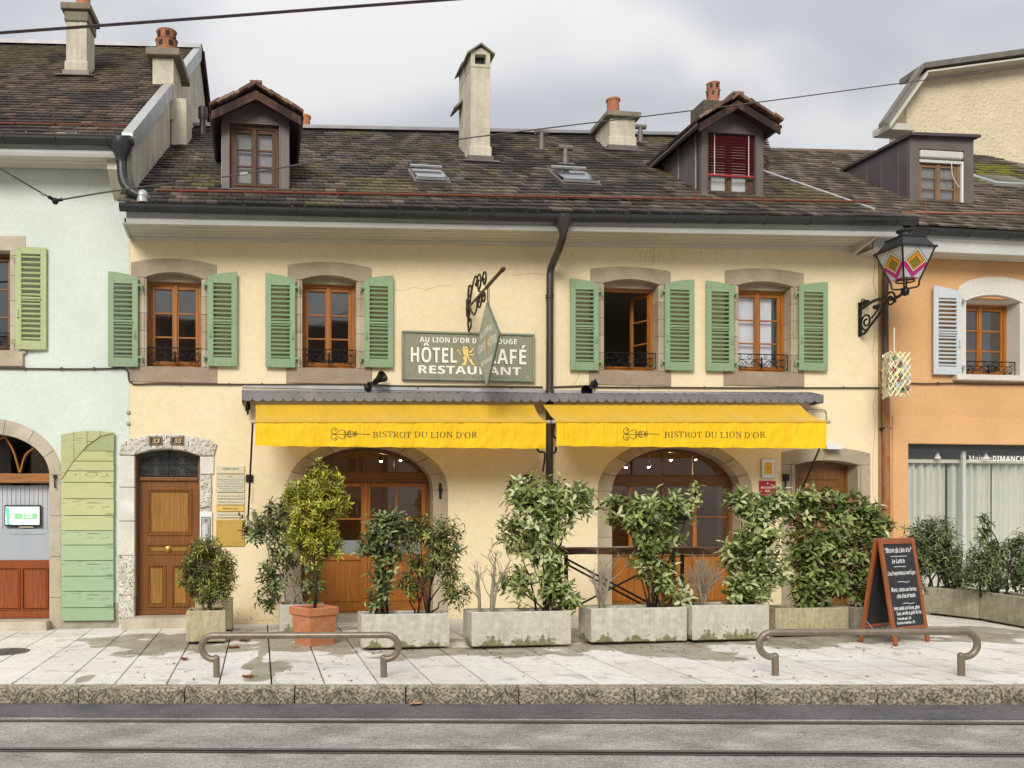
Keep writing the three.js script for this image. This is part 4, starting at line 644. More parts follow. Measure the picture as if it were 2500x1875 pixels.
for (const [x0, x1, yb, yt, lab] of [[1012, 1100, 461, 431, 'roof window beside the tall chimney'], [1373, 1466, 466, 434, 'roof window below the vent pipes']]) {
  const k = part('roof_window', cream); k.userData.label = lab; const a = roofHit(C, roofC, x0, yb), b = roofHit(C, roofC, x1, yb), t = roofHit(C, roofC, x0, yt), L = b.u - a.u, D = Math.hypot(a.w - t.w, a.y - t.y);
  const g = new THREE.Group(); g.name = 'casing'; g.position.set((a.u + b.u) / 2, (a.y + t.y) / 2 + 0.06, (a.w + t.w) / 2); g.rotation.x = Math.atan2(t.y - a.y, a.w - t.w) ; k.add(g);
  each('kerb_frame', [box(L, 0.12, 0.07, 0, 0, D / 2 - 0.03), box(L, 0.12, 0.07, 0, 0, -D / 2 + 0.03), box(0.07, 0.12, D - 0.14, -L / 2 + 0.035, 0, 0), box(0.07, 0.12, D - 0.14, L / 2 - 0.035, 0, 0)], MT.sheet, g);
  mesh('roof_pane', [box(L - 0.1, 0.02, D - 0.16, 0, 0.09, 0.0).rotateX(-0.05)], mat('#3b3f42', 0.08, { ior: 1.9 }), g); each('sash', [box(L - 0.06, 0.03, 0.06, 0, 0.13, -D / 2 + 0.06), box(L - 0.06, 0.03, 0.05, 0, 0.09, D / 2 - 0.09)], MT.zincLight, g);
}
// ---------- the green house on the left ----------
const green = thing('green_house', 'pale green plastered house with arched shopfront and plank shutter', 'house'); G.place(green);
{
  const gw = mat('#e0e9df', 0.92, { map: TX.plaster, bump: TX.plasterB, bumpScale: 0.003 });
  const u1 = G.at(316, 1000).u, u0 = -6.2, sy = G.at(160, 417).y, gh = [];
  // upper window, cut by the picture's edge
  const U = (x) => G.at(x, 750).u, Y = (y) => G.at(20, y).y;
  const win = part('window', green), o0 = U(-112), o1 = U(25), a = U(-150), b = U(62), ys = Y(857), yb = Y(895), yt = Y(576), yl = Y(612);
  gh.push([[a + 0.01, yb], [U(38), yb], [U(38), yt - 0.006], [a + 0.01, yt - 0.006]]);
  mesh('lintel', slab([[a, yl], [U(62), yl], [U(62), yt], [a, yt]], -0.3, 0.012, [], 0.004), MT.pale, win);
  for (const [p, q] of [[U(-125), o0], [o1, U(39)]]) for (let k = 0; k < 4; k++) mesh('jamb_stone', slab([[p, lerp(ys, yl, k / 4) + 0.003], [q, lerp(ys, yl, k / 4) + 0.003], [q, lerp(ys, yl, (k + 1) / 4)], [p, lerp(ys, yl, (k + 1) / 4)]], -0.3, 0.012, [], 0.005), MT.pale, win);
  mesh('sill', [slab([[U(-170), yb], [U(59), yb], [U(59), ys - 0.05], [U(65), ys - 0.04], [U(65), ys], [U(-170), ys]], -0.3, 0.05, [], 0.008)], MT.stone2, win);
  casement(win, o0 + 0.004, o1 - 0.004, ys + 0.004, yl - 0.004, -0.18, [darkOak, darkOakH]);
  railing('guard_rail', win, o0 + 0.004, o1 - 0.004, ys + 0.03, ys + 0.28, -0.07);
  shutter(green, G.at(38, 700, 0.07).u, G.at(112, 700, 0.07).u, G.at(75, 853, 0.07).y, G.at(75, 603, 0.07).y, false, palePaint, mat('#a3ad78', 0.6), { drop: 0.0, turn: -0.10, w: 0.06 });
  // shop arch
  const shop = part('shopfront', green), Us = (x) => G.at(x, 1300).u, Ys = (y) => G.at(60, y).y, c = Us(-24), ai = Us(121) - c, ao = Us(150) - c, ysp = Ys(1160), bi = Ys(1059) - ysp, bo = Ys(1022) - ysp, yB = Ys(1514);
  gh.push([[c - ao + 0.006, -0.55], [c + ao - 0.006, -0.55], ...arcPts(c, ysp, ao - 0.006, bo - 0.006, 0, Math.PI, 28)]);
  for (let k = 0; k < 7; k++) mesh('voussoir', slab([...arcPts(c, ysp, ao, bo, Math.PI * k / 7 + 0.003, Math.PI * (k + 1) / 7 - 0.003, 6), ...arcPts(c, ysp, ai, bi, Math.PI * k / 7 + 0.003, Math.PI * (k + 1) / 7 - 0.003, 6).reverse()], -0.3, 0.014, [], 0.005), MT.pale, shop);
  for (const s of [-1, 1]) for (let k = 0; k < 4; k++) { const y0 = lerp(-0.2, ysp, k / 4) + 0.003, y1 = lerp(-0.2, ysp, (k + 1) / 4) - 0.001, p = c + s * ai, q = c + s * ao; mesh('jamb_stone', slab([[Math.min(p, q), y0], [Math.max(p, q), y0], [Math.max(p, q), y1], [Math.min(p, q), y1]], -0.3, 0.014, [], 0.006), k < 2 ? MT.stone2 : MT.pale, shop); }
  mesh('doorstep', rspan(Us(-200), Us(124), -0.3, yB, -0.3, 0.2, 0.01), MT.pale, shop);
  const w = -0.18, t0 = Ys(1178), t1 = Ys(1155), glassB = Ys(1369);
  const amber = mat('#b4742c', 0.4, { map: turned(TX.wood) });
  mesh('transom', [rspan(c - ai, c + ai, t0, t1, w - 0.07, w + 0.03, 0.01), rspan(c - ai, c + ai, t0 - 0.0, t0 + 0.05, w, w + 0.05, 0.012)], amber, shop);
  each('side_frame', [span(c - ai, c - ai + 0.025, yB, t0, w - 0.07, w), span(c + ai - 0.025, c + ai, yB, t0, w - 0.07, w)], redWood, shop);
  const fan = [[[12, 1066], [32, 1100], [48, 1154]], [[88, 1090], [62, 1112], [49, 1154]], [[-60, 1066], [-80, 1100], [-96, 1154]], [[-135, 1090], [-110, 1112], [-97, 1154]], [[10, 1066], [-10, 1078], [-24, 1090]], [[-58, 1066], [-40, 1078], [-24, 1090]]];
  each('fanlight_bar', fan.map((p) => tube(p.map(([x, y]) => { const q = G.at(x, y, w); return V(q.u, q.y, w); }), 0.016, 14, 6)), amber, shop);
  mesh('fanlight_pane', new THREE.ShapeGeometry(shape([[c - ai, t1], [c + ai, t1], ...arcPts(c, ysp, ai, bi, 0, Math.PI, 24)])).translate(0, 0, w - 0.03), MT.glass, shop);
  mesh('shop_pane', span(c - ai + 0.025, c + ai - 0.025, glassB, t0, w - 0.036, w - 0.034), mat('#ffffff', 0.02, { transmission: 1, thickness: 0, ior: 1.6 }), shop);
  for (let i = 0; i < 26; i++) mesh('hanging_panel', box((2 * ai) / 26 - 0.006, t0 - glassB - 0.25, 0.006).rotateY(rr(-0.08, 0.08)).translate(c - ai + (i + 0.5) * 2 * ai / 26, (t0 + glassB) / 2 + 0.09, w - 0.14), mat('#c9ccd2', 0.85), shop);
  mesh('frosted_band', span(c - ai + 0.03, c + ai - 0.03, glassB, Ys(1292), w - 0.045, w - 0.04), mat('#aeb4bc', 0.6), shop);
  const ps = [Us(-170), Us(-100), Us(-24), Us(40), Us(121)];
  panelLeaf(shop, c - ai + 0.026, c + ai - 0.026, yB + 0.01, glassB, w, [[c - ai + 0.1, Us(-88), Ys(1492), Ys(1388)], [Us(-80), Us(-28), Ys(1492), Ys(1388)], [Us(-22), Us(38), Ys(1492), Ys(1388)], [Us(44), Us(108), Ys(1492), Ys(1388)]], [redWood, redWoodH], { field: 0.02, mould: 0.018 });
  const tx = canvasTex(1024, 48, (x, W, H) => { x.fillStyle = '#aeb4bc'; x.fillRect(0, 0, W, H); x.fillStyle = '#2a2c30'; x.font = '34px sans-serif'; x.textAlign = 'right'; x.fillText('Promotion – Coopératives immobilières', W - 6, 36); });
  mesh('window_lettering', new THREE.PlaneGeometry(0.85, 0.04).translate(Us(98) - 0.425, Ys(1305), w - 0.038), mat('#ffffff', 0.6, { map: tx }), shop, true);
  mesh('wall_hook', [box(0.04, 0.05, 0.05, Us(136), Ys(1163), 0.03), tube([V(Us(136), Ys(1163), 0.05), V(Us(137), Ys(1172), 0.06), V(Us(136), Ys(1182), 0.05), V(Us(138), Ys(1192), 0.06)], 0.012, 10, 6)], MT.ironBrown, shop);
  // wall and rooms
  mesh('wall', slab([[u0, -0.6], [u1, -0.6], [u1, sy + 0.3], [u0, sy + 0.3]], -0.42, 0, gh), gw, green);
  mesh('plinth', slab([[Us(150), -0.3], [u1 - 0.16, -0.3], [u1 - 0.16, Ys(1472)], [Us(150), Ys(1472)]], -0.01, 0.008), mat('#b6b2a2', 0.95, { map: TX.concrete }), green);
  mesh('shop_room', [span(u0, u1 - 0.1, 0, 3, -4.2, -4.1), span(u0, u1 - 0.1, 2.95, 3.05, -4.1, -0.43), span(u0 - 0.1, u0, 0, 3, -4.1, -0.43), span(u1 - 0.12, u1 - 0.1, 0, 3, -4.1, -0.43)], mat('#b3aa9c', 0.95), green);
  mesh('upper_room', [span(u0, u1 - 0.1, 3.06, sy, -4.2, -4.1), span(u0 - 0.1, u0, 3.06, sy + 0.2, -4.1, -0.43), span(u1 - 0.12, u1 - 0.1, 3.06, sy + 0.2, -4.1, -0.43), span(u0, u1 - 0.1, sy + 0.1, sy + 0.2, -4.1, -0.43)], mat('#b8b0a2', 0.95), green);
  // eaves
  const path = [[u0, G.at(-300, 417).y + 0.0], [G.at(312, 417, 0.2).u, G.at(312, 417).y]]; path[0][1] = path[1][1];
  for (let k = 0; k < 3; k++) mesh('soffit_board', sweep([[0.04 + k * 0.15, 0], [0.18 + k * 0.15, 0], [0.18 + k * 0.15, 0.02], [0.04 + k * 0.15, 0.02]], path, true), MT.soffit, green);
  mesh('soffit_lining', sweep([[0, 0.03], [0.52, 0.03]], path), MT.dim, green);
  mesh('fascia', sweep([[0.48, -0.012], [0.53, -0.012], [0.55, 0.03], [0.55, 0.07], [0.52, 0.09], [0.52, 0.34], [0.48, 0.34]], path, true), MT.fascia, green);
  const ge = G.at(326, 341, 0.62); gutterRun(green, [[u0, ge.y], [ge.u, ge.y]], 0.085, 0.62);
  // roof
  const eY = ge.y + 0.03, rY = G.at(300, 119, -6.2).y, roofG = (u, w) => lerp(eY, rY, (0.58 - w) / 6.78), uV = G.at(324, 341, 0.5).u;
  const roof = part('roof', green); reseed(555);
  roofDeck(roof, roofG, [[u0, 0.55], [uV, 0.55], [uV, -6.2], [u0, -6.2]]);
  mesh('rear_slope', quad([V(u0, rY, -6.2), V(uV, rY, -6.2), V(uV, eY, -13), V(u0, eY, -13)]), MT.dim, roof);
  tileField(roof, roofG, u0, uV - 0.12, 0.6, -6.2, null, { colour: (u, w) => { const m = f3(u * 1.2, w * 1.2, 3, 3, 470) ; return w < -3.6 && m > 0.5 ? ['#5f573f', '#554e3a', '#686046'][Math.floor(rnd() * 3)] : m < 0.42 ? '#3d3632' : null; }, pal: ['#54473f', '#625249', '#4a3f39', '#6b5a4d', '#413835', '#735f53'] });
  mesh('ridge_flashing', sweep([[-6.0, -0.03], [-6.0, 0.05], [-6.1, 0.10], [-6.3, 0.10], [-6.4, -0.03]], [[u0, rY], [uV + 0.03, rY]]), MT.zinc, roof);
  const vp = (w, dy) => V(uV, roofG(uV, w) + dy, w);
  const strip = (w0, w1, x, lo, hi, th) => poly8([V(uV + x, vp(w0, lo).y, w0), V(uV + x + th, vp(w0, lo).y, w0), V(uV + x + th, vp(w1, lo).y, w1), V(uV + x, vp(w1, lo).y, w1)], [V(uV + x, vp(w0, hi).y, w0), V(uV + x + th, vp(w0, hi).y, w0), V(uV + x + th, vp(w1, hi).y, w1), V(uV + x, vp(w1, hi).y, w1)]);
  each('verge_flashing', [strip(0.6, -1.9, -0.13, -0.2, 0.09, 0.15), strip(-1.905, -4.2, -0.13, -0.19, 0.088, 0.15), strip(-4.205, -6.2, -0.13, -0.2, 0.09, 0.15)].map((l) => mergeGeometries(l.map(plain))), MT.zincLight, green);
  // gable above the bistro roof
  const gable = mat('#e8dfd0', 0.95, { map: TX.concrete, bump: TX.plasterB, bumpScale: 0.005 });
  mesh('gable_wall', slab([[0.42, sy - 0.12], [0.42, roofG(uV, 0.42) - 0.1], [-6.2, roofG(uV, -6.2) - 0.1], [-12, roofG(uV, 0) - 0.3], [-12, 3], [-0.5, 3], [-0.1, sy - 0.5]], 0, 0.35).rotateY(-Math.PI / 2).translate(uV - 0.03, 0, 0), gable, green);
  mesh('rear_verge_board', poly8([V(uV, rY - 0.16, -6.25), V(uV + 0.07, rY - 0.16, -6.25), V(uV + 0.07, rY - 1.45, -8.2), V(uV, rY - 1.45, -8.2)], [V(uV, rY + 0.02, -6.25), V(uV + 0.07, rY + 0.02, -6.25), V(uV + 0.07, rY - 1.27, -8.2), V(uV, rY - 1.27, -8.2)]), mat('#6b3f2e', 0.9, { map: TX.oldwood }), green);
  const st = G.at(442, 295, -3.9); mesh('star_vent', [0, 1, 2, 3].map((i) => box(0.02, 0.5, 0.06).rotateX(i * Math.PI / 4).translate(uV + 0.32 - 0.34, roofG(uV, -3.9) - 0.95, -3.9)), mat('#5a4a3c', 0.9), green);
  // chimneys
  {
    const { c: ch, u0: a0, u1: a1, yt: ty, w: cw, D } = chimney(green, G, roofG, { x: [161, 212], base: 191, top: 50, depth: 0.55 }, 'tall cream chimney with dark slab and orange pot');
    mesh('cap', [rspan(a0 - 0.08, a1 + 0.08, ty + 0.18, ty + 0.3, cw - D - 0.08, cw + 0.08, 0.015), rspan(a0 - 0.03, a1 + 0.03, ty - 0.02, ty + 0.18, cw - D - 0.03, cw + 0.03, 0.03)], MT.cap, ch);
    potTop(0.13, 0.5, MT.terra, ch, (a0 + a1) / 2 + 0.05, ty + 0.3, cw - D / 2);
  }
  {
    const ch = part('chimney', green); ch.userData.label = 'gable chimney with overhanging slab and two tier terracotta cowl';
    const cw = -2.6, p = G.at(372, 140, cw), q = G.at(424, 140, cw), yt = G.at(398, 140, cw).y, yb = G.at(398, 235, cw).y, D = 0.75;
    mesh('stack', [rspan(p.u, q.u, yb - 0.4, yt, cw - D, cw, 0.012)], MT.chimney, ch);
    mesh('chimney_breast', rspan(uV - 0.02, uV + 0.26, 4.6, yb + 0.0, cw - D + 0.1, cw - 0.05, 0.02), gable, ch);
    mesh('cap', rspan(p.u - 0.1, q.u + 0.12, yt, yt + 0.13, cw - D - 0.35, cw + 0.1, 0.015), MT.cap, ch);
    mesh('flashing', span(p.u - 0.03, q.u - 0.1, yb - 0.5, yb + 0.08, cw - D - 0.02, cw + 0.03), MT.sheet, ch);
    potTop(0.17, 0.52, MT.terraDark, ch, lerp(p.u, q.u, 0.5), yt + 0.13, cw - 0.35, true);
  }
  const sg = part('snow_guard', green), rust = mat('#6f3f30', 0.8, { map: TX.rust }), s0 = roofHit(G, roofG, 0, 318), s1 = roofHit(G, roofG, 315, 318); mesh('rail', bar(V(u0, s0.y + 0.07, s0.w), V(s1.u, s1.y + 0.07, s1.w), 0.02, 6), rust, sg);
  for (const x of [28, 130, 233]) { const p = roofHit(G, roofG, x, 318); mesh('pin', bar(V(p.u, p.y - 0.05, p.w), V(p.u, p.y + 0.26, p.w - 0.02), 0.008, 5), rust, sg); }
  // downpipe into the bistro's gutter
  const dp = part('downpipe', green), P = (x, y, w2) => { const q = G.at(x, y, w2); return V(q.u, q.y, w2); };
  mesh('hopper', lathe([[0.15, 0.12], [0.15, 0.0], [0.08, -0.12], [0.075, -0.2]], 14).translate(P(296, 363, 0.62).x, P(296, 363, 0.62).y, 0.62), MT.gutter, dp);
  mesh('pipe', tube([P(297, 368, 0.62), P(297, 395, 0.62), P(300, 435, 0.66), P(312, 460, 0.7), P(332, 474, 0.72), P(350, 482, 0.72)], 0.072, 40, 10), MT.gutter, dp);
  mesh('pipe_elbow', [bar(P(347, 478, 0.72), P(348, 495, 0.72), 0.08, 12), new THREE.SphereGeometry(0.085, 12, 8).translate(P(348, 478, 0.72).x, P(348, 478, 0.72).y, 0.72)], MT.zincLight, dp);
  // vent flue standing in the valley
  const vf = part('flue_pipe', green), fp = C.at(495, 330, -3.6); const wv = C.world(fp.u, fp.y, -3.6), lv = green.worldToLocal ? (green.updateMatrixWorld(true), green.worldToLocal(wv)) : wv;
  mesh('pipe', lathe([[0.07, -0.4], [0.075, 0.1], [0.06, 0.12], [0.06, 0.3], [0.085, 0.32], [0.085, 0.52], [0.05, 0.54]], 14).translate(lv.x, lv.y, lv.z), MT.pipe, vf);
  // plank shutter of the shop
  const bs = part('plank_shutter', green); bs.userData.label = 'weathered yellow green plank shutter folded back on the wall';
  const X = (x) => G.at(x, 1300, 0.07).u, YB = (y) => G.at(213, y, 0.07).y, cuts = [1101, 1126, 1150, 1178, 1218, 1259, 1296, 1331, 1369, 1407, 1444, 1484, 1516].map((y) => YB(y));
  const cols = ['#bcc18c', '#bdc28c', '#bfc38d', '#c0c48f', '#bfc490', '#bcc493', '#b0c097', '#a8bd98', '#a2b996', '#9fb794', '#9cb492', '#99b18f', '#96af8d'];
  const x0 = X(149), x1 = X(278), pTop = (x) => { const t = (x - x0) / (x1 - x0); return YB(lerp(1062, 1056, t) - 7 * (1 - (2 * t - 1) ** 2)); };
  const pm = (col) => { const m = mat(col, 0.75, { map: turned(TX.plaster), bump: turned(TX.oldwood), bumpScale: 0.003 }); return m; };
  const peel = dataTex(512, 256, (u, v) => { const a = pn(u * 5, v * 46, 230, 601), b = fb(u, v, 4, 3, 603); return a * 0.62 + b * 0.55 > 0.87 ? [0.66, 0.64, 0.50] : [0.93 + 0.07 * b, 0.93 + 0.07 * b, 0.9 + 0.1 * b]; }, 0.9);
  for (let i = 0; i + 1 < cuts.length; i++) { const m = mat(cols[i], 0.75, { map: peel, bump: peel, bumpScale: 0.002 }); const q = mesh('plank', rspan(x0 + (i < 2 ? 0.0 : 0), x1 - rr(0, 0.008), cuts[i + 1] + 0.005, cuts[i] - 0.003, 0.03, 0.072 + rr(-0.003, 0.003), 0.006), m, bs); }
  // arched head with vertical boards
  const hd = mat('#b6bb88', 0.75, { map: peel, bump: peel, bumpScale: 0.002 }), yh = cuts[0];
  const arcU = (t) => [lerp(x0, x1, t), lerp(YB(1172), YB(1057), Math.sin(t * Math.PI / 2) ** 0.9)];
  for (let i = 0; i < 4; i++) { const t0 = i / 4, t1 = (i + 1) / 4, a2 = lerp(x0, x1, t0) + 0.002, b2 = lerp(x0, x1, t1) - 0.002; const lo = (x) => Math.max(arcU((x - x0) / (x1 - x0))[1], 0); mesh('head_board', slab([[a2, Math.min(lo(a2), pTop(a2) - 0.01)], [b2, Math.min(lo(b2), pTop(b2) - 0.01)], [b2, pTop(b2)], [a2, pTop(a2)]], 0.03, 0.088, [], 0.004), hd, bs); }
  mesh('top_plank', slab([[x0, yh + 0.004], [x1, yh + 0.004], [x1, pTop(x1) - 0.02], [lerp(x0, x1, 0.5), pTop(lerp(x0, x1, 0.5)) - 0.02], [x0, pTop(x0) - 0.02]], 0.03, 0.068), pm('#adb67f'), bs);
  for (let i = 0; i < 5; i++) mesh('bolt_head', new THREE.SphereGeometry(0.012, 7, 5).translate(lerp(x0 + 0.06, x1 - 0.1, i / 4), YB(1158), 0.075), pm('#a5ae7a'), bs);
}

// ---------- the orange house on the right ----------
const orange = thing('orange_house', 'orange plastered house with white shutters and curtained shop window', 'house'); C.place(orange);
const ridgeMat = mat('#7a6454', 0.9, { map: TX.concrete });
const roofR = (() => { const e = line(C.at(2240, 551, 0.42), C.at(2500, 566, 0.42)), r = line(C.at(1860, 370, -4.4), C.at(2145, 377, -4.4)); return (u, w) => lerp(e(u), r(u), (0.42 - w) / 4.82); })();
{
  const ow = mat('#dfae78', 0.92, { map: TX.plaster, bump: TX.plasterB, bumpScale: 0.003 }), tan = mat('#b08d66', 0.9, { map: TX.plaster });
  const u0 = uR + 0.002, u1 = C.at(2900, 1000).u, sy = C.at(2330, 636).y, U = (x) => C.at(x, 800).u, Y = (y) => C.at(2400, y).y, oh = [];
  const pilR = C.at(2172, 1000).u;
  // window with white surround
  const win = part('window', orange), a = U(2330), b = U(2536), o0 = U(2357), o1 = U(2488), ys = Y(917), ysp = Y(735), rise = Y(722) - ysp, ye = Y(712), yt = Y(674), wt = mat('#ded8cc', 0.85, { map: TX.plaster });
  oh.push([[o0 - 0.1, ys - 0.02], [o1 + 0.1, ys - 0.02], [o1 + 0.1, ysp + 0.05], [o0 - 0.1, ysp + 0.05]]);
  const ring = [...bow(a, b, ye, yt - ye, 14)], rd = ring.map(([x, y], i) => [x, y]);
  mesh('surround', [slab([[U(2340), ys], [o0, ys], [o0, ysp], ...bow(o0, o1, ysp, rise, 10), [o1, ysp], [o1, ys], [U(2530), ys], [U(2533), ye - 0.05], ...arcPts((U(2337) + U(2533)) / 2, ye - 0.02, (U(2533) - U(2337)) / 2, yt - ye + 0.02, 0.12, Math.PI - 0.12, 16), [U(2337), ye - 0.05]], -0.3, 0.02, [], 0.006)], wt, win);
  mesh('surround_bead', slab([...bow(o0 - 0.04, o1 + 0.04, ysp - 0.02, rise + 0.03), ...bow(o0 - 0.01, o1 + 0.01, ysp + 0.025, rise).reverse()], 0, 0.04, [], 0.006), wt, win);
  mesh('sill', rspan(U(2324), U(2545), Y(931), ys, -0.25, 0.12, 0.012), wt, win);
  const f = C.at(2415, 745, -0.26); casement(win, o0 + 0.003, o1 - 0.003, ys + 0.003, f.y, -0.26, [oak, oakH]); mesh('head_fill', span(o0, o1, f.y, ysp + rise, -0.3, -0.12), wt, win);
  railing('guard_rail', win, o0 + 0.004, o1 - 0.004, ys + 0.02, ys + 0.25, -0.08);
  mesh('room', [span(o0 - 0.5, o1 + 0.5, ys - 0.6, ysp + 0.5, -2.5, -2.45), span(o0 - 0.5, o1 + 0.5, ysp + 0.4, ysp + 0.5, -2.45, -0.41), span(o0 - 0.5, o1 + 0.5, ys - 0.6, ys - 0.5, -2.45, -0.41), span(o0 - 0.5, o0 - 0.4, ys - 0.5, ysp + 0.4, -2.45, -0.41), span(o1 + 0.4, o1 + 0.5, ys - 0.5, ysp + 0.4, -2.45, -0.41)], mat('#bdb5a7', 0.95), win);
  shutter(orange, C.at(2280, 800, 0.08).u, C.at(2347, 800, 0.08).u, C.at(2313, 914, 0.08).y, C.at(2313, 698, 0.08).y, true, whitePaint, mat('#9aa0a2', 0.6), { drop: 0.10, w: 0.05 });
  // shopfront
  const shop = part('shopfront', orange), Us = (x) => C.at(x, 1200).u, Ys = (y) => C.at(2360, y).y, sa = Us(2216), sb = u1 - 0.6, yt2 = Ys(1084), yb2 = Ys(1462), w = -0.14, teal = mat('#3d4a4a', 0.5);
  oh.push([[sa, yb2], [sb, yb2], [sb, yt2], [sa, yt2]]);
  each('window_frame', [span(sa, sb, yt2 - 0.1, yt2, w - 0.06, w), span(sa, sa + 0.035, yb2, yt2 - 0.1, w - 0.06, w), span(sa, sb, yb2, yb2 + 0.06, w - 0.06, w)], teal, shop);
  mesh('shop_pane', span(sa + 0.035, sb, yb2 + 0.06, yt2 - 0.1, w - 0.032, w - 0.03), mat('#ffffff', 0.02, { transmission: 1, thickness: 0, ior: 1.6 }), shop);
  mesh('window_ledge', span(sa, sb, yb2 - 0.02, yb2 + 0.1, -1.0, w - 0.07), MT.white, shop);
  mesh('valance_rail', span(sa + 0.05, sb, yt2 - 0.30, yt2 - 0.24, -0.36, -0.32), mat('#cfcdb9', 0.7), shop);
  const cur = mat('#cfd2c4', 0.9, { map: TX.cloth });
  const drape = (p, q, k) => { const g = new THREE.PlaneGeometry(q - p, yt2 - 0.3 - yb2, 120, 1), ps = g.attributes.position; for (let i = 0; i < ps.count; i++) { const x = ps.getX(i); ps.setZ(i, 0.035 * Math.sin(x * 38 + k) + 0.02 * Math.sin(x * 91 + 2 * k)); } g.computeVertexNormals(); return mesh('curtain', g.translate((p + q) / 2, (yb2 + yt2 - 0.3) / 2, -0.42), cur, shop); };
  drape(sa + 0.03, Us(2352), 0); drape(Us(2364), Us(2470), 2); drape(Us(2472), sb, 1);
  mesh('window_post', [span(Us(2373), Us(2381), yb2, yt2 - 0.1, -0.25, -0.2)], mat('#c9cdc4', 0.6), shop);
  mesh('shop_interior', [span(sa, sb, yb2, yt2, -2.6, -2.55), span(sa - 0.1, sa, yb2, yt2, -2.55, -0.41), span(sa, sb, yt2, yt2 + 0.1, -2.55, -0.41)], mat('#a9ab9c', 0.9), shop);
  for (const x of [2317, 2437]) mesh('pendant_lamp', [lathe([[0.012, 0.12], [0.018, 0.09], [0.05, 0.02], [0.05, 0]], 14).translate(Us(x), Ys(1118), -0.26), bar(V(Us(x), Ys(1118) + 0.1, -0.26), V(Us(x), yt2, -0.26), 0.004, 5)], MT.white, shop);
  const tx = canvasTex(1024, 128, (x, W, H) => { x.clearRect(0, 0, W, H); x.fillStyle = '#fff'; x.font = '92px serif'; x.fillText('Maison', 6, 98); x.font = 'bold 92px sans-serif'; x.fillText('DIMANCHE', 330, 98); });
  mesh('window_lettering', new THREE.PlaneGeometry(1.42, 0.1775).translate(Us(2381) + 0.71, Ys(1117), w - 0.02), mat('#f4f4f0', 0.6, { map: tx, alphaMap: tx, transparent: true }), shop, true);
  mesh('wall', slab([[u0, -0.6], [u1, -0.6], [u1, sy + 0.3], [u0, sy + 0.3]], -0.4, -0.004, oh), ow, orange);
  mesh('shop_surround', slab([[pilR + 0.05, -0.3], [u1, -0.3], [u1, Ys(1022)], [pilR + 0.05, Ys(1018)]], -0.02, 0.012, [[[sa, yb2], [u1 - 0.02, yb2], [u1 - 0.02, yt2], [sa, yt2]]]), mat('#e3b27c', 0.92, { map: TX.plaster, bump: TX.plasterB, bumpScale: 0.003 }), orange);
  mesh('corner_strip', slab([[u0 - 0.02, -0.3], [C.at(2157, 1000).u, -0.3], [C.at(2157, 1000).u, sy], [u0 - 0.02, sy]], -0.02, 0.03), tan, orange);
  // eaves
  const pa = C.at(2120, 640, 0.3).u, path = [[pa, sy + 0.01], [u1, sy + 0.01 + 0.0]];
  for (let k = 0; k < 3; k++) mesh('soffit_board', sweep([[0.03 + k * 0.12, 0], [0.14 + k * 0.12, 0], [0.14 + k * 0.12, 0.02], [0.03 + k * 0.12, 0.02]], path, true), MT.soffit, orange);
  mesh('fascia', sweep([[0.38, -0.01], [0.42, -0.01], [0.42, 0.17], [0.45, 0.19], [0.45, 0.25], [0.38, 0.25]], path, true), MT.fascia, orange);
  const g0 = C.at(2213, 558, 0.52), g1 = C.at(2500, 572, 0.52), gl = line(g0, g1); gutterRun(orange, [[g0.u, g0.y], [u1, gl(u1)]], 0.085, 0.52);
  // roof
  const roof = part('roof', orange), ul = C.at(1840, 400, -3).u; reseed(777);
  roofDeck(roof, roofR, [[ul, -4.4], [ul, -2.2], [C.at(2150, 530, 0.3).u, 0.4], [u1, 0.4], [u1, -4.4]], -0.03);
  mesh('rear_slope', quad([V(ul, roofR(ul, -4.4), -4.4), V(u1, roofR(u1, -4.4), -4.4), V(u1, 5, -8.8), V(ul, 5, -8.8)]), MT.dim, roof);
  const mossAt = (u, w) => { const p = C.world(u, roofR(u, w), w), px = PX + p.x / -p.z * FOCAL, py = PY - (p.y - CY) / -p.z * FOCAL; return px > 2378 && px < 2475 + 30 * (fb(u, w, 7, 2, 9) - 0.5) && py > 405 && py < 456; };
  tileField(roof, roofR, ul, u1, 0.42, -4.4, (u, w) => w < 0.2 || u > C.at(2190, 545, 0.3).u, { colour: (u, w) => mossAt(u, w) && rnd() < 0.85 ? ['#7d7a2a', '#8a8a2c', '#6c6b2c'][Math.floor(rnd() * 3)] : null, pal: ['#6e6156', '#60554b', '#7a6c5e', '#564c44', '#85766a', '#4d453e'] });
  for (let i = 0; i < 22; i++) { const t = i / 22, u = lerp(ul, C.at(2260, 385, -4.4).u, t); mesh('ridge_tile', new THREE.CylinderGeometry(0.07, 0.085, 0.3, 8, 1, true).rotateZ(Math.PI / 2).translate(u, roofR(u, -4.4) + 0.01, -4.4), ridgeMat, roof); }
  // dormer with flat metal roof
  const d = part('dormer', orange); d.userData.label = 'flat roofed metal dormer with white roller blind box';
  const wd = roofHit(C, roofR, 2300, 500).w, D = (x, y, dw = 0) => { const p = C.at(x, y, wd + dw); return [p.u, p.y]; };
  const dl = D(2222, 400)[0], dr = D(2377, 400)[0], yb = D(2300, 503)[1] - 0.08, ytl = D(2222, 335)[1], ytr = D(2377, 340)[1], ym = D(2298, 331)[1], wl = D(2245, 400)[0], wr = D(2354, 400)[0], wt2 = D(2300, 366)[1], wb = D(2300, 501)[1];
  mesh('cladding', slab([[dl, yb], [dr, yb], [dr, ytr], [(dl + dr) / 2, ym], [dl, ytl]], wd - 0.14, wd, [[[wl, wb], [wr, wb], [wr, wt2], [wl, wt2]]], 0.003), MT.sheet, d);
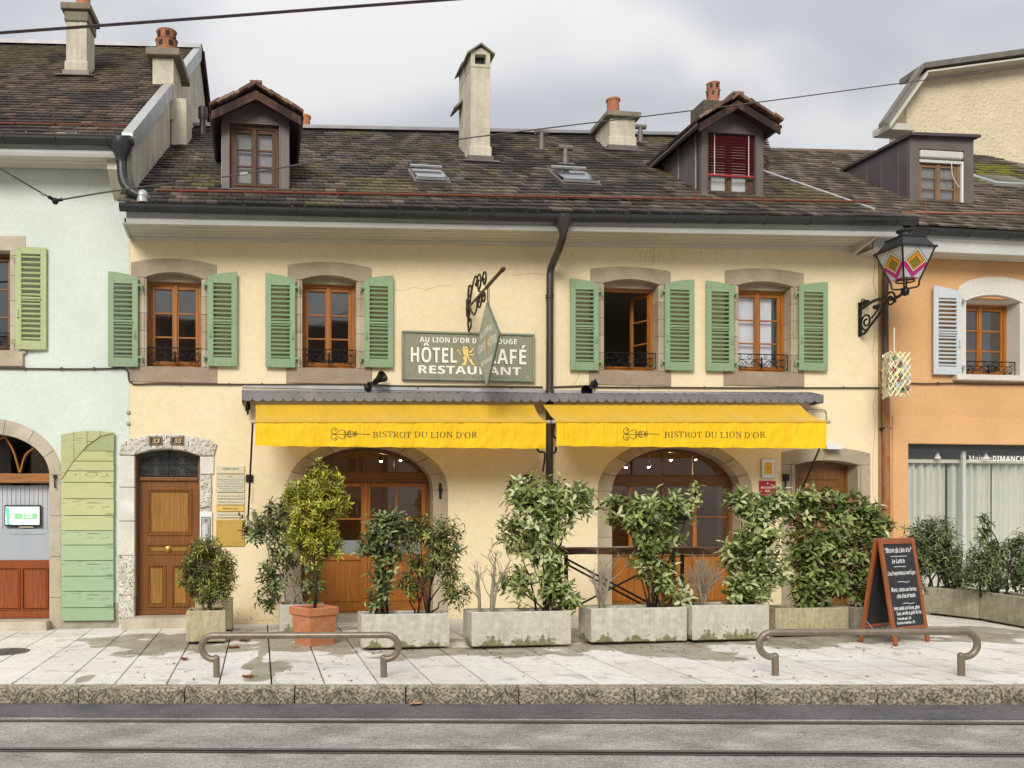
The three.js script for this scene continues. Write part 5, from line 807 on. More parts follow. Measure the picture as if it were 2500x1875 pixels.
  const back = wd - 3.2; each('cheek', [dl, dr - 0.04].map((u) => slab([[wd - 0.1, yb - 0.4], [wd - 0.1, ytr - 0.02], [back, ytr + 0.1], [back, ytr - 0.4]], 0, 0.04).rotateY(-Math.PI / 2).translate(u + 0.04, 0, 0)), mat('#6a6266', 0.45, { metalness: 0.25, map: TX.metal }), d);
  each('cheek_seam', [0.3, 0.75, 1.15].map((k) => { const lo = roofR(dl, wd - k), hi = ytl + k * 0.045; return box(0.012, hi - lo, 0.02, dl - 0.006, (lo + hi) / 2, wd - k); }), MT.sheet, d);
  mesh('flat_roof', poly8([V(dl - 0.06, ytl - 0.0, wd + 0.1), V(dr + 0.06, ytr, wd + 0.1), V(dr + 0.06, ytr + 0.15, back), V(dl - 0.06, ytl + 0.15, back)], [V(dl - 0.06, ytl + 0.05, wd + 0.1), V(dr + 0.06, ytr + 0.05, wd + 0.1), V(dr + 0.06, ytr + 0.2, back), V(dl - 0.06, ytl + 0.2, back)]), mat('#4d4745', 0.5, { map: TX.metal }), d);
  casement(d, wl + 0.003, wr - 0.04, wb + 0.003, D(2300, 392)[1], wd - 0.06, woodM('#9a7a58', 0.7)); mesh('curtain', span(wl, wr, wb, wt2, wd - 0.135, wd - 0.13), mat('#6f716e', 0.9), d);
  mesh('blind_box', [rspan(wl + 0.01, wr - 0.01, D(2300, 388)[1], wt2 - 0.01, wd - 0.08, wd + 0.02, 0.04), span(wl + 0.003, wr - 0.003, D(2300, 397)[1], D(2300, 390)[1], wd - 0.05, wd - 0.02)], MT.fascia, d);
  mesh('blind_guide', span(wr - 0.035, wr - 0.006, wb, D(2300, 392)[1], wd - 0.06, wd - 0.01), MT.white, d);
  mesh('pull_cord', tube([V(wr - 0.25, D(2300, 396)[1], wd), V(wr - 0.23, D(2300, 430)[1], wd + 0.01), V(wr - 0.1, D(2300, 455)[1], wd)], 0.006, 14, 5), MT.white, d);
  const rw = part('roof_window', orange); const q0 = roofHit(C, roofR, 2430, 460), q1 = roofHit(C, roofR, 2545, 470), q2 = roofHit(C, roofR, 2440, 437);
  const cs = new THREE.Group(); cs.name = 'casing'; cs.position.set((q0.u + q1.u) / 2, (q0.y + q2.y) / 2 + 0.05, (q0.w + q2.w) / 2); cs.rotation.x = 0.55; rw.add(cs); mesh('kerb_frame', rbox(q1.u - q0.u, 0.1, 0.8, 0.02), MT.zincLight, cs); mesh('roof_pane', box(q1.u - q0.u - 0.14, 0.01, 0.62, 0, 0.056, 0), mat('#565b60', 0.08, { ior: 1.9 }), cs);
  const sg = part('snow_guard', orange), rust = mat('#9c6a55', 0.8, { map: TX.rust }), s0 = roofHit(C, roofR, 2200, 530), s1 = roofHit(C, roofR, 2540, 532); mesh('rail', bar(V(s0.u, s0.y + 0.07, s0.w), V(s1.u, s1.y + 0.07, s1.w), 0.02, 6), rust, sg);
  for (const x of [2260, 2458]) { const p = roofHit(C, roofR, x, 530); mesh('pin', bar(V(p.u, p.y, p.w), V(p.u, p.y + 0.24, p.w), 0.008, 5), rust, sg); }
  // downpipe in the corner
  const dp = part('downpipe', orange), P = (x, y, w2 = 0.1) => { const q = C.at(x, y, w2); return V(q.u, q.y, w2); };
  const brown = mat('#a3784f', 0.6, { map: TX.rust }), dk = mat('#4a3a30', 0.6, { map: TX.rust });
  mesh('upper_pipe', [tube([P(2213, 570, 0.5), P(2206, 592, 0.42), P(2175, 640, 0.14), P(2162, 690, 0.1), P(2162, 915, 0.1)], 0.05, 40, 10)], dk, dp);
  mesh('cast_pipe', [bar(P(2163, 912), P(2165, 1420), 0.058, 12), lathe([[0.06, -0.06], [0.075, -0.03], [0.075, 0.02], [0.085, 0.04], [0.085, 0.06], [0.06, 0.06]], 14).translate(P(2163, 912).x, P(2163, 912).y, 0.1)], brown, dp);
  mesh('pipe_clamp', rbox(0.15, 0.03, 0.1, 0.006, P(2163, 1046).x, P(2163, 1046).y, 0.08), MT.iron, dp);
}
// ---------- tall house behind ----------
{
  const h = thing('rear_house', 'tall cream house with rough plaster gable behind the roofs', 'house'); C.place(h);
  const w = -9.5, P = (x, y, dw = 0) => { const p = C.at(x, y, w + dw); return [p.u, p.y]; }, rp = mat('#e3d2b2', 0.95, { map: TX.plaster, bump: TX.rough, bumpScale: 0.035 });
  mesh('gable_wall', slab([P(2213, 700), P(2860, 700), P(2860, 90), P(2266, 168), P(2213, 262)], w - 0.4, w), rp, h);
  mesh('side_wall', span(P(2213, 700)[0], P(2213, 700)[0] + 0.3, 3, P(2213, 275)[1], w - 0.7, w - 0.41), rp, h);
  const metal = mat('#7f776c', 0.5, { metalness: 0.3, map: TX.metal });
  const edge = (a, b, t, m, w0, w1, name) => { const [ax, ay] = P(...a, 0.5), [bx, by] = P(...b, 0.5); mesh(name, poly8([V(ax, ay - t, w1), V(bx, by - t, w1), V(bx, by - t, w0), V(ax, ay - t, w0)], [V(ax, ay, w1), V(bx, by, w1), V(bx, by, w0), V(ax, ay, w0)]), m, h); };
  edge([2160, 294], [2258, 152], 0.14, metal, w + 0.25, w + 0.5, 'lower_roof_slope'); edge([2258, 152], [2860, 68], 0.15, metal, w - 0.5, w + 0.5, 'upper_roof_slope');
  edge([2176, 300], [2268, 170], 0.12, MT.soffit, w - 0.1, w + 0.46, 'verge_board'); edge([2268, 170], [2860, 90], 0.05, MT.soffit, w - 0.1, w + 0.46, 'verge_board');
  const [ex, ey] = P(2172, 300, 0.4); mesh('eave_box', span(ex, P(2214, 300)[0], ey - 0.12, ey + 0.06, w - 0.3, w + 0.3), MT.soffit, h);
  mesh('flashing', poly8([...[[2377, 384], [2560, 422], [2560, 400], [2377, 380]].map(([x, y]) => { const q = C.at(x, y, -6); return V(q.u, q.y - 0.25, -6.2); })].slice(0, 2).concat([V(C.at(2560, 420, -9).u, C.at(2560, 420, -9).y, -9), V(C.at(2377, 384, -9).u, C.at(2377, 384, -9).y, -9)]), [V(C.at(2377, 379, -6).u, C.at(2377, 379, -6).y, -6.2), V(C.at(2560, 424, -6).u, C.at(2560, 424, -6).y, -6.2), V(C.at(2560, 410, -9).u, C.at(2560, 410, -9).y, -9), V(C.at(2377, 376, -9).u, C.at(2377, 376, -9).y, -9)]), MT.sheet, h);
}
// ---------- the other side of the street, mirrored in the panes ----------
function opposite(x, len, eave, ridge, wallC, label) {
  const h = thing('opposite_house', label, 'house'), m = mat(wallC, 0.9, { map: TX.plaster }), D = 8; h.position.set(x, ROAD, 10.5); h.rotation.y = Math.PI;
  const n = Math.floor(len / 2.6), hl = [];
  for (let i = 0; i < n; i++) for (const y of [0.9, 3.7]) { const c = -len / 2 + (i + 0.5) * len / n; hl.push([[c - 0.45, y], [c + 0.45, y], [c + 0.45, y + 1.5], [c - 0.45, y + 1.5]]); const w = part('window', h); mesh('pane', span(c - 0.45, c + 0.45, y, y + 1.5, -0.22, -0.2), mat('#2a2d30', 0.1), w); each('frame', [span(c - 0.03, c + 0.03, y, y + 1.5, -0.19, -0.15), span(c - 0.45, c - 0.4, y, y + 1.5, -0.19, -0.15), span(c + 0.4, c + 0.45, y, y + 1.5, -0.19, -0.15)], MT.white, w); }
  mesh('wall', slab([[-len / 2, -1], [len / 2, -1], [len / 2, eave], [-len / 2, eave]], -0.4, 0, hl), m, h);
  mesh('back_wall', [span(-len / 2, len / 2, -1, eave, -D, -D + 0.3), slab([[0, -1], [0, eave], [-D / 2, ridge], [-D, eave], [-D, -1]], 0, 0.3).rotateY(-Math.PI / 2).translate(-len / 2 + 0.3, 0, 0), slab([[0, -1], [0, eave], [-D / 2, ridge], [-D, eave], [-D, -1]], 0, 0.3).rotateY(-Math.PI / 2).translate(len / 2, 0, 0)], m, h);
  const roof = part('roof', h), ry = (u, w) => lerp(eave, ridge + 0.05, (0.5 - w) / (0.5 + D / 2));
  roofDeck(roof, ry, [[-len / 2 - 0.1, 0.5], [len / 2 + 0.1, 0.5], [len / 2 + 0.1, -D / 2], [-len / 2 - 0.1, -D / 2]]); mesh('rear_slope', quad([V(-len / 2, ridge, -D / 2), V(len / 2, ridge, -D / 2), V(len / 2, eave - 0.1, -D - 0.5), V(-len / 2, eave - 0.1, -D - 0.5)]), MT.dim, roof);
  tileField(roof, ry, -len / 2, len / 2, 0.5, -D / 2, null, { pitch: 0.2, width: 0.2, pal: ['#6b4436', '#5a3a30', '#7a5040', '#4b332b'] });
  const c = part('chimney', h); mesh('stack', rbox(0.7, 1.8, 0.6, 0.02, -len * 0.2, ridge + 0.2, -D / 2 + 0.6), MT.chimney, c); mesh('cap', rbox(0.9, 0.12, 0.8, 0.02, -len * 0.2, ridge + 1.15, -D / 2 + 0.6), MT.cap, c);
}
opposite(-2.5, 19, 6.9, 10.7, '#b9ab93', 'low opposite house with reddish tiled roof and one chimney');
opposite(-17, 9.6, 4.8, 7.4, '#a39a88', 'lower opposite house of grey plaster beside the longer one');
// ---------- things fixed to the bistro front ----------
function onWall(name, label, category, px, py, w = 0, group) { const o = thing(name, label, category, group), p = C.at(px, py, w), q = C.world(p.u, p.y, w); o.position.copy(q); o.rotation.y = C.th; o.userData.origin = undefined; delete o.userData.origin; o.rel = (x, y, dw = 0) => { const r = C.at(x, y, w + dw); return V(r.u - p.u, r.y - p.y, dw); }; return o; }
// downpipe with its swan neck
{
  const d = onWall('downpipe', 'dark grey rainwater downpipe with swan neck between the windows', 'pipe', 1342, 960), P = (x, y, w) => { const r = d.rel(x, y, w); return V(r.x, r.y, w); };
  mesh('hopper', lathe([[0.13, 0.08], [0.12, -0.02], [0.07, -0.12], [0.065, -0.16]], 16).translate(P(1376, 540, 0.76).x, P(1376, 540, 0.76).y, 0.76), MT.pipe, d);
  mesh('swan_neck', tube([P(1376, 552, 0.76), P(1375, 575, 0.74), P(1366, 605, 0.55), P(1352, 638, 0.25), P(1344, 660, 0.12), P(1342.5, 690, 0.11)], 0.056, 48, 12), MT.pipe, d);
  mesh('straight_pipe', bar(P(1342.5, 680, 0.11), P(1341, 1492, 0.11), 0.056, 14), MT.pipe, d);
  each('pipe_clamp', [724, 958].map((y) => lathe([[0.058, -0.03], [0.066, -0.03], [0.066, -0.006], [0.058, 0], [0.066, 0.006], [0.066, 0.03], [0.058, 0.03]], 14).translate(P(1342, y, 0.11).x, P(1342, y, 0.11).y, 0.11)), MT.pipe, d);
}
// painted sign board
{
  const b = onWall('sign_board', 'grey green painted sign board reading hotel café restaurant with a golden lion', 'sign', 1142, 870, 0.02), P = b.rel, l = P(980, 869).x, r = P(1304, 872).x, t = P(1142, 812).y, bo = P(1142, 931).y, W = r - l, H = t - bo;
  const tx = canvasTex(1536, 576, (x, w, h) => {
    x.fillStyle = '#888a73'; x.fillRect(0, 0, w, h);
    reseed(4); for (let i = 0; i < 700; i++) { x.fillStyle = 'rgba(' + (rnd() < 0.5 ? '60,62,48,' : '150,152,130,') + rr(0.02, 0.12) + ')'; x.beginPath(); x.ellipse(rr(0, w), rr(0, h), rr(1, 22), rr(1, 30), 0, 0, 7); x.fill(); }
    const word = (s, cx, y, size, wd, sh) => { x.save(); x.font = 'bold ' + size + 'px sans-serif'; const m = x.measureText(s).width; x.translate(cx - wd / 2, y); x.scale(wd / m, 1); if (sh) { x.fillStyle = '#2a2c24'; for (let k = 1; k <= sh; k++) x.fillText(s, -k * 0.9, k * 0.7); } x.fillStyle = '#efe9dc'; x.fillText(s, 0, 0); x.restore(); };
    word("AU LION D'OR DE CAROUGE", w * 0.5, 112, 92, w * 0.76, 3);
    word('HÔTEL', w * 0.225, 374, 272, w * 0.37, 13); word('CAFÉ', w * 0.795, 374, 272, w * 0.325, 13);
    word('RESTAURANT', w * 0.505, 515, 142, w * 0.81, 0);
    // rampant lion
    x.save(); x.translate(w * 0.455, 150); x.scale(0.95, 0.95); x.fillStyle = '#e8c978'; x.strokeStyle = '#2b261c'; x.lineWidth = 5; x.lineJoin = 'round';
    const blob = (pts) => { x.beginPath(); pts.forEach(([a, c], i) => { const [n, m] = pts[(i + 1) % pts.length]; i ? x.quadraticCurveTo(a, c, (a + n) / 2, (c + m) / 2) : x.moveTo((a + n) / 2, (c + m) / 2); }); const [a, c] = pts[0], [n, m] = pts[1]; x.quadraticCurveTo(a, c, (a + n) / 2, (c + m) / 2); x.closePath(); x.fill(); x.stroke(); };
    blob([[-10, 150], [-60, 110], [-45, 60], [-75, 90], [-90, 60], [-60, 40], [-30, 70], [-30, 120], [0, 145]]);
    blob([[-5, 10], [10, -8], [50, -5], [72, 8], [66, 40], [75, 70], [70, 120], [85, 170], [60, 175], [20, 150], [0, 110], [-12, 60]]);
    blob([[60, 70], [100, 60], [112, 22], [138, 14], [142, 40], [120, 60], [112, 92], [72, 104]]); blob([[66, 100], [110, 110], [148, 96], [156, 112], [126, 134], [80, 132]]);
    blob([[10, 130], [50, 145], [60, 190], [40, 235], [52, 262], [20, 272], [-30, 268], [-28, 244], [4, 230], [14, 196], [-16, 170]]);
    blob([[60, 160], [110, 170], [120, 205], [132, 238], [158, 244], [150, 268], [108, 262], [92, 222], [62, 196]]);
    blob([[18, 4], [44, -2], [70, 14], [62, 36], [40, 44], [22, 34]]); x.fillStyle = '#2b261c'; x.beginPath(); x.arc(50, 16, 4, 0, 7); x.fill(); x.restore();
    x.strokeStyle = 'rgba(50,52,40,0.7)'; for (let i = 0; i < 120; i++) { x.lineWidth = rr(1, 4); const ex = rr(0, w), ey = rnd() < 0.7 ? h - rr(0, 34) : rr(0, 26); x.beginPath(); x.moveTo(ex, ey); x.lineTo(ex + rr(6, 30), ey + rr(-3, 3)); x.stroke(); }
    x.font = 'italic 20px serif'; x.fillStyle = '#e8e2d4'; x.fillText('abel', w - 84, h - 30);
  });
  const fr = mat('#949a84', 0.7, { map: TX.metal }), e = 0.035;
  mesh('panel', span(l + e, r - e, bo + e, t - e, 0.0, 0.03), mat('#7d8169', 0.7), b);
  mesh('lettering', new THREE.PlaneGeometry(W - 2 * e, H - 2 * e).translate((l + r) / 2, (t + bo) / 2, 0.032), mat('#ffffff', 0.6, { map: tx }), b, true);
  each('frame_bar', [rspan(l, r, t - e, t, 0, 0.055, 0.012), rspan(l, r, bo, bo + e, 0, 0.055, 0.012), rspan(l, l + e, bo + e, t - e, 0, 0.054, 0.012), rspan(r - e, r, bo + e, t - e, 0, 0.054, 0.012)], fr, b);
}
// bracket and the lozenge sign hanging from it
const hangU = C.at(1142, 760).u;
{
  const k = onWall('sign_bracket', 'brown wrought iron scroll bracket holding the lozenge sign', 'bracket', 1142, 752), g = [];
  const Y = (y) => k.rel(1142, y).y, st = (pts, r = 0.014) => tube(pts.map(([w, y]) => V(0, y, w)), r, 40, 6);
  const tip = 1.92, slope = 0.05; mesh('arm', [bar(V(0, 0, 0), V(0, slope, tip), 0.018, 8), lathe([[0.02, 0], [0.026, 0.05], [0.034, 0.1], [0.02, 0.12], [0.03, 0.15], [0, 0.17]], 10).rotateX(Math.PI / 2).translate(0, slope, tip), bar(V(0, slope * 0.6, tip * 0.6), V(0, slope, tip), 0.026, 10)], mat('#5d4f2e', 0.5, { metalness: 0.5, map: TX.rust }), k);
  const sc = (w, y, r0, r1, a0, tn) => st(spiral(w, y, r0, r1, a0, tn, 22).map((p) => [p.x, p.y]));
  each('scroll', [sc(0.16, 0.2, 0.16, 0.05, -1.6, -1.15), sc(0.14, -0.26, 0.14, 0.05, 1.6, 1.15), st([[0.02, 0.0], [0.02, 0.2], [0.08, 0.33]]), st([[0.02, 0], [0.02, -0.28], [0.08, -0.38]]), st([[0.12, 0.02], [0.32, 0.26], [0.5, 0.36], [0.62, 0.28], [0.56, 0.2], [0.5, 0.25]]), st([[0.12, -0.02], [0.34, -0.16], [0.46, -0.2], [0.6, -0.12], [0.58, -0.02]]), sc(0.72, 0.2, 0.15, 0.05, 3.0, -1.2), sc(0.78, -0.06, 0.13, 0.04, 2.6, 1.2), sc(1.05, 0.17, 0.13, 0.04, 3.1, -1.1), sc(1.02, -0.06, 0.10, 0.03, 2.6, 1.1), st([[0.62, 0.28], [0.7, 0.1], [0.9, 0.03]])], MT.ironBrown, k);
  mesh('wall_boss', [new THREE.SphereGeometry(0.04, 12, 8).translate(0, -0.03, 0.03), rbox(0.06, 0.26, 0.02, 0.005, 0, 0, 0.01)], MT.ironBrown, k);
  const s = onWall('hanging_sign', 'green lozenge sign hanging edge on from the scroll bracket', 'sign', 1142, 752);
  const cw = 1.22, hw = 0.66, yt = C.at(1191, 738, cw).y - C.at(1142, 752).y, yb = C.at(1188, 943, cw).y - C.at(1142, 752).y, ym = (yt + yb) / 2 + 0.02;
  const tx = canvasTex(512, 512, (x, w, h) => {
    x.fillStyle = '#a6ae9c'; x.fillRect(0, 0, w, h); for (let i = 0; i < 26; i++) { x.fillStyle = 'rgba(40,50,40,' + rr(0.05, 0.22) + ')'; x.fillRect(rr(0, w), 0, rr(1, 6), h); }
    x.fillStyle = '#ebe6d8'; x.textAlign = 'center'; const rot = (t, px, py, a, sz) => { x.save(); x.translate(px, py); x.rotate(a); x.font = 'bold ' + sz + 'px sans-serif'; x.fillText(t, 0, 0); x.restore(); };
    rot('AU LION', 205, 190, -0.12, 44); rot("D'OR", 320, 186, 0.12, 44); rot('CAFÉ', 150, 280, 0, 66); rot('HÔTEL', 366, 280, 0, 66); rot('RESTAURANT', 256, 372, 0, 40);
    x.fillStyle = '#c79a45'; x.beginPath(); x.moveTo(250, 200); x.bezierCurveTo(290, 210, 268, 250, 284, 290); x.bezierCurveTo(270, 300, 290, 330, 276, 345); x.bezierCurveTo(250, 330, 262, 300, 244, 290); x.bezierCurveTo(232, 250, 240, 220, 250, 200); x.fill();
  });
  const lz = shape([[-hw, ym], [0, yb], [hw, ym], [0, yt]]); const body = new THREE.ExtrudeGeometry(lz, { depth: 0.022, bevelEnabled: false });
  const rotG = (q) => q.rotateY(Math.PI / 2).translate(0, 0, cw);
  mesh('board', rotG(body.translate(0, 0, -0.011)), mat('#7f8878', 0.7), s);
  for (const sd of [-1, 1]) { const f = new THREE.ShapeGeometry(lz), p = f.attributes.position, uv = []; for (let i = 0; i < p.count; i++) uv.push(sd > 0 ? 0.5 + p.getX(i) / (2 * hw) : 0.5 - p.getX(i) / (2 * hw), (p.getY(i) - yb) / (yt - yb)); f.setAttribute('uv', new THREE.Float32BufferAttribute(uv, 2)); mesh('painted_face', f.translate(0, 0, sd * 0.0125).rotateY(Math.PI / 2).translate(0, 0, cw), mat('#ffffff', 0.6, { map: tx }), s, true); }
  const edge = (a, c) => bar(V(0, a[1], cw - a[0]), V(0, c[1], cw - c[0]), 0.016, 6); each('rim', [edge([-hw, ym], [0, yb]), edge([0, yb], [hw, ym]), edge([hw, ym], [0, yt]), edge([0, yt], [-hw, ym])], mat('#6d7668', 0.6), s);
  mesh('hook', [bar(V(0, yt, cw), V(0, 0.04, cw), 0.008, 6), bar(V(0, yt - 0.1, cw + 0.09), V(0, 0.05, cw + 0.09), 0.006, 6)], MT.ironBrown, s);
}
// metal hood over the awnings
const HOOD = 0.34;
{
  const h = onWall('awning_hood', 'grey sheet metal hood with scalloped edge above both awnings', 'hood', 1285, 958), P = h.rel;
  const l = P(592, 958).x, r = P(1978, 966).x, yL = P(592, 956).y, yR = P(1978, 962).y, y = (u) => lerp(yL, yR, (u - l) / (r - l)), m = mat('#8a888a', 0.5, { metalness: 0.35, map: TX.metal });
  const pr = P(1940, 958).x, path = [[l, yL], [r, yR]];
  mesh('top_sheet', sweep([[0.0, 0.03], [0.012, 0.03], [0.016, 0], [HOOD * 0.8, -0.045], [HOOD, -0.055], [HOOD, -0.062], [0.01, -0.012]], path), m, h);
  mesh('wall_flashing', span(l, pr, 0, 0.05, 0, 0.02).translate(0, (yL + yR) / 2 - 0.0, 0), MT.zincLight, h);
  const n = 61, pts = [[l, yL - 0.055], [r, yR - 0.055]], sp = (r - l) / n; for (let i = n - 1; i >= 0; i--) for (let k = 6; k >= 0; k--) { const u = l + (i + k / 6) * sp; pts.push([u, y(u) - 0.15 - 0.035 * Math.sin(Math.PI * k / 6) ** 0.7]); }
  mesh('scalloped_valance', slab(pts.reverse(), HOOD - 0.004, HOOD + 0.006), m, h);
  mesh('end_plate', [slab([[0.0, -0.19], [HOOD + 0.006, -0.19], [HOOD + 0.006, -0.06], [0, 0.03]], 0, 0.008).rotateY(-Math.PI / 2).translate(l + 0.004, yL, 0)], m, h);
  mesh('end_plate', [slab([[0.0, -0.19], [HOOD + 0.006, -0.19], [HOOD + 0.006, -0.06], [0, 0.03]], 0, 0.008).rotateY(-Math.PI / 2).translate(r + 0.004, yR, 0)], m, h);
  const sl = []; for (let i = 0; i < n; i += 1) { const u = l + (i + 0.5) * sp; sl.push(box(sp * 0.36, 0.012, 0.012, u, y(u) - 0.052 + rr(-0.003, 0.003), HOOD - 0.008), box(0.012, 0.012, 0.008, u + sp * 0.5, y(u) - 0.14, HOOD + 0.005)); }
  tag(mesh('fold_slots', sl, MT.black, h), null, null, null, 'stuff');
  each('sheet_seam', [0.16, 0.31, 0.47, 0.62, 0.78, 0.9].map((t) => box(0.016, 0.1, 0.01, lerp(l, r, t), y(lerp(l, r, t)) - 0.1, HOOD + 0.008)), m, h);
  mesh('bracket', [tube([V(l + 0.08, yL - 0.1, 0.02), V(l + 0.1, yL - 0.25, 0.1), V(l + 0.06, yL - 0.3, 0.2), V(l + 0.08, yL - 0.2, 0.3)], 0.02, 16, 6), box(0.03, 0.12, 0.03, l + 0.08, yL - 0.3, 0.12)], MT.iron, h);
}
// awnings
function emblem(x, cx, cy, s) {                                     // wrought iron scroll device on the valance
  x.save(); x.translate(cx, cy); x.scale(s, s); x.strokeStyle = '#3a3420'; x.lineWidth = 5; x.lineCap = 'round';
  for (const k of [-1, 1]) { x.save(); x.scale(1, k); x.beginPath(); x.moveTo(0, 2); x.bezierCurveTo(-16, 14, -14, 50, 16, 50); x.bezierCurveTo(34, 50, 36, 30, 22, 28); x.bezierCurveTo(14, 28, 12, 38, 20, 40); x.stroke(); x.beginPath(); x.moveTo(0, 0); x.bezierCurveTo(36, 6, 44, 38, 78, 36); x.bezierCurveTo(98, 34, 100, 10, 88, 10); x.bezierCurveTo(80, 12, 84, 22, 90, 20); x.stroke(); x.beginPath(); x.moveTo(104, 0); x.bezierCurveTo(112, 30, 138, 34, 152, 16); x.bezierCurveTo(160, 6, 168, 2, 174, 4); x.stroke(); x.beginPath(); x.arc(126, 9, 9, 0, 6); x.stroke(); x.beginPath(); x.arc(172, 12, 9, 1, 6.5); x.stroke(); x.restore(); }
  x.beginPath(); x.moveTo(0, 0); x.lineTo(280, 0); x.stroke(); x.fillStyle = '#3a3420'; for (const d of [96, 104, 150]) { x.beginPath(); x.arc(d, 0, 6, 0, 7); x.fill(); } x.restore();
}
function awning(px, label, txt) {
  const a = onWall('awning', label, 'awning', (px.l + px.r) / 2, 1028), P = a.rel, wB = 0.98, wT = HOOD - 0.06, L = 200, seg = 9;
  const bl = P(px.l, 1028, wB), br = P(px.r, 1028, wB), tl = P(px.tl, 988, wT), tr = P(px.tr, 988, wT), yv = P((px.l + px.r) / 2, 1092, wB).y;
  const cloth = mat('#fbca0e', 0.75, { map: TX.cloth, transmission: 0.3, thickness: 0 });
  const grid = (nu, nv, f, uvf) => { const pos = [], uv = []; const q = (i, j) => { const u = i / nu, v = j / nv; return [...f(u, v), u, v]; }; for (let i = 0; i < nu; i++) for (let j = 0; j < nv; j++) for (const [x, y] of [[i, j], [i + 1, j], [i + 1, j + 1], [i, j], [i + 1, j + 1], [i, j + 1]]) { const k = q(x, y); pos.push(k[0], k[1], k[2]); uv.push(k[3], k[4]); } const g = new THREE.BufferGeometry(); g.setAttribute('position', new THREE.Float32BufferAttribute(pos, 3)); g.setAttribute('uv', new THREE.Float32BufferAttribute(uv, 2)); const gi = g; gi.computeVertexNormals(); return gi; };
  const smooth = (g) => { const p = g.attributes.position, n = g.attributes.normal, m = new Map(); for (let i = 0; i < p.count; i++) { const k = [p.getX(i), p.getY(i), p.getZ(i)].map((v) => v.toFixed(4)).join(); const e = m.get(k) ?? V(0, 0, 0); e.add(V(n.getX(i), n.getY(i), n.getZ(i))); m.set(k, e); } for (let i = 0; i < p.count; i++) { const k = [p.getX(i), p.getY(i), p.getZ(i)].map((v) => v.toFixed(4)).join(), e = m.get(k).clone().normalize(); n.setXYZ(i, e.x, e.y, e.z); } return g; };
  const top = (u, v) => { const p = tl.clone().lerp(tr, u), q = bl.clone().lerp(br, u), r = p.lerp(q, v), s = Math.sin(v * Math.PI); return [r.x, r.y - 0.05 * s * (0.5 + 0.8 * Math.abs(Math.sin(u * Math.PI * seg / 2))) + 0.03 * (f3(u * 16, v * 3, px.l, 3, 700) - 0.5) * s, r.z]; };
  mesh('canopy', smooth(grid(90, 10, top)), cloth, a);
  const tx = canvasTex(2048, 192, (x, w, h) => {
    x.fillStyle = '#fdcb02'; x.fillRect(0, 0, w, h); reseed(px.l);
    for (let i = 0; i < 900; i++) { x.fillStyle = rnd() < 0.6 ? 'rgba(176,120,0,' + rr(0.06, 0.3) + ')' : 'rgba(255,220,90,' + rr(0.04, 0.16) + ')'; x.fillRect(rr(0, w), rr(0, h * 0.3), rr(0.6, 3), rr(h * 0.3, h)); }
    for (const s of px.seams) for (let k = 0; k < 14; k++) { x.strokeStyle = 'rgba(150,105,10,0.28)'; x.lineWidth = 2; x.beginPath(); const yy = k * h / 13; x.moveTo(w * s - 12, yy); x.quadraticCurveTo(w * s, yy - 7, w * s + 14, yy + 2); x.stroke(); }
    x.strokeStyle = 'rgba(120,85,10,0.5)'; x.lineWidth = 2; x.setLineDash([4, 3]); x.strokeRect(3, 6, w - 6, h - 14); x.setLineDash([]);
    emblem(x, w * px.em, h * 0.51, 0.92); x.fillStyle = '#3a3420'; x.font = '60px serif'; const m = x.measureText("BISTROT DU LION D'OR").width; x.save(); x.translate(w * px.t0, h * 0.63); x.scale(w * (px.t1 - px.t0) / m, 1); x.fillText("BISTROT DU LION D'OR", 0, 0); x.restore();
  });
  const val = (u, v) => { const q = bl.clone().lerp(br, u), d = 1 - v; return [q.x, lerp(yv, q.y, v) + 0.004 * Math.sin(u * 60), q.z + 0.012 * d * Math.sin(u * 41 + px.l) + 0.035 * d * (f3(u * 26, v * 2.5, px.l, 3, 720) - 0.5) + 0.02 * (f3(u * 60, v * 7, px.l + 4, 2, 730) - 0.5)]; };
  mesh('valance', smooth(grid(220, 8, val)), mat('#ffffff', 0.75, { map: tx, transmission: 0.08, thickness: 0 }), a, true);
  mesh('front_bar', bar(bl.clone().add(V(-0.03, -0.012, -0.012)), br.clone().add(V(0.03, -0.012, -0.012)), 0.022, 10), mat('#d0a524', 0.5), a);
  each('bar_cap', [bl, br].map((q, i) => new THREE.CylinderGeometry(0.026, 0.026, 0.05, 10).rotateZ(Math.PI / 2).translate(q.x + (i ? 0.04 : -0.04), q.y - 0.012, q.z - 0.012)), MT.zincLight, a);
  return { a, P };
}
{
  const { a, P } = awning({ l: 624, r: 1333, tl: 624, tr: 1303, seams: [0.215, 0.53, 0.84], em: 0.258, t0: 0.392, t1: 0.755 }, 'yellow awning with scroll emblem above the arched double door');
  mesh('support_arm', [bar(P(617, 1032, 0.95), P(604, 1300, 0.06), 0.014, 8)], MT.iron, a); mesh('arm_bracket', [rbox(0.11, 0.11, 0.03, 0.008, P(609, 1168).x, P(609, 1168).y, 0.02), rbox(0.05, 0.14, 0.05, 0.008, P(603, 1296).x, P(603, 1296).y, 0.04)], MT.iron, a);
  mesh('crank_rod', bar(P(612, 1180, 0.08), P(610, 1220, 0.08), 0.006, 6), MT.zincLight, a);
  mesh('folding_arm', tube([P(1312, 1095, 0.9), P(1316, 1103, 0.8), P(1330, 1108, 0.5), P(1326, 1150, 0.1)], 0.016, 20, 6), MT.iron, a);
  mesh('arm_bracket', rbox(0.13, 0.09, 0.05, 0.01, P(1288, 1166).x, P(1288, 1166).y, 0.025), MT.iron, a);
}
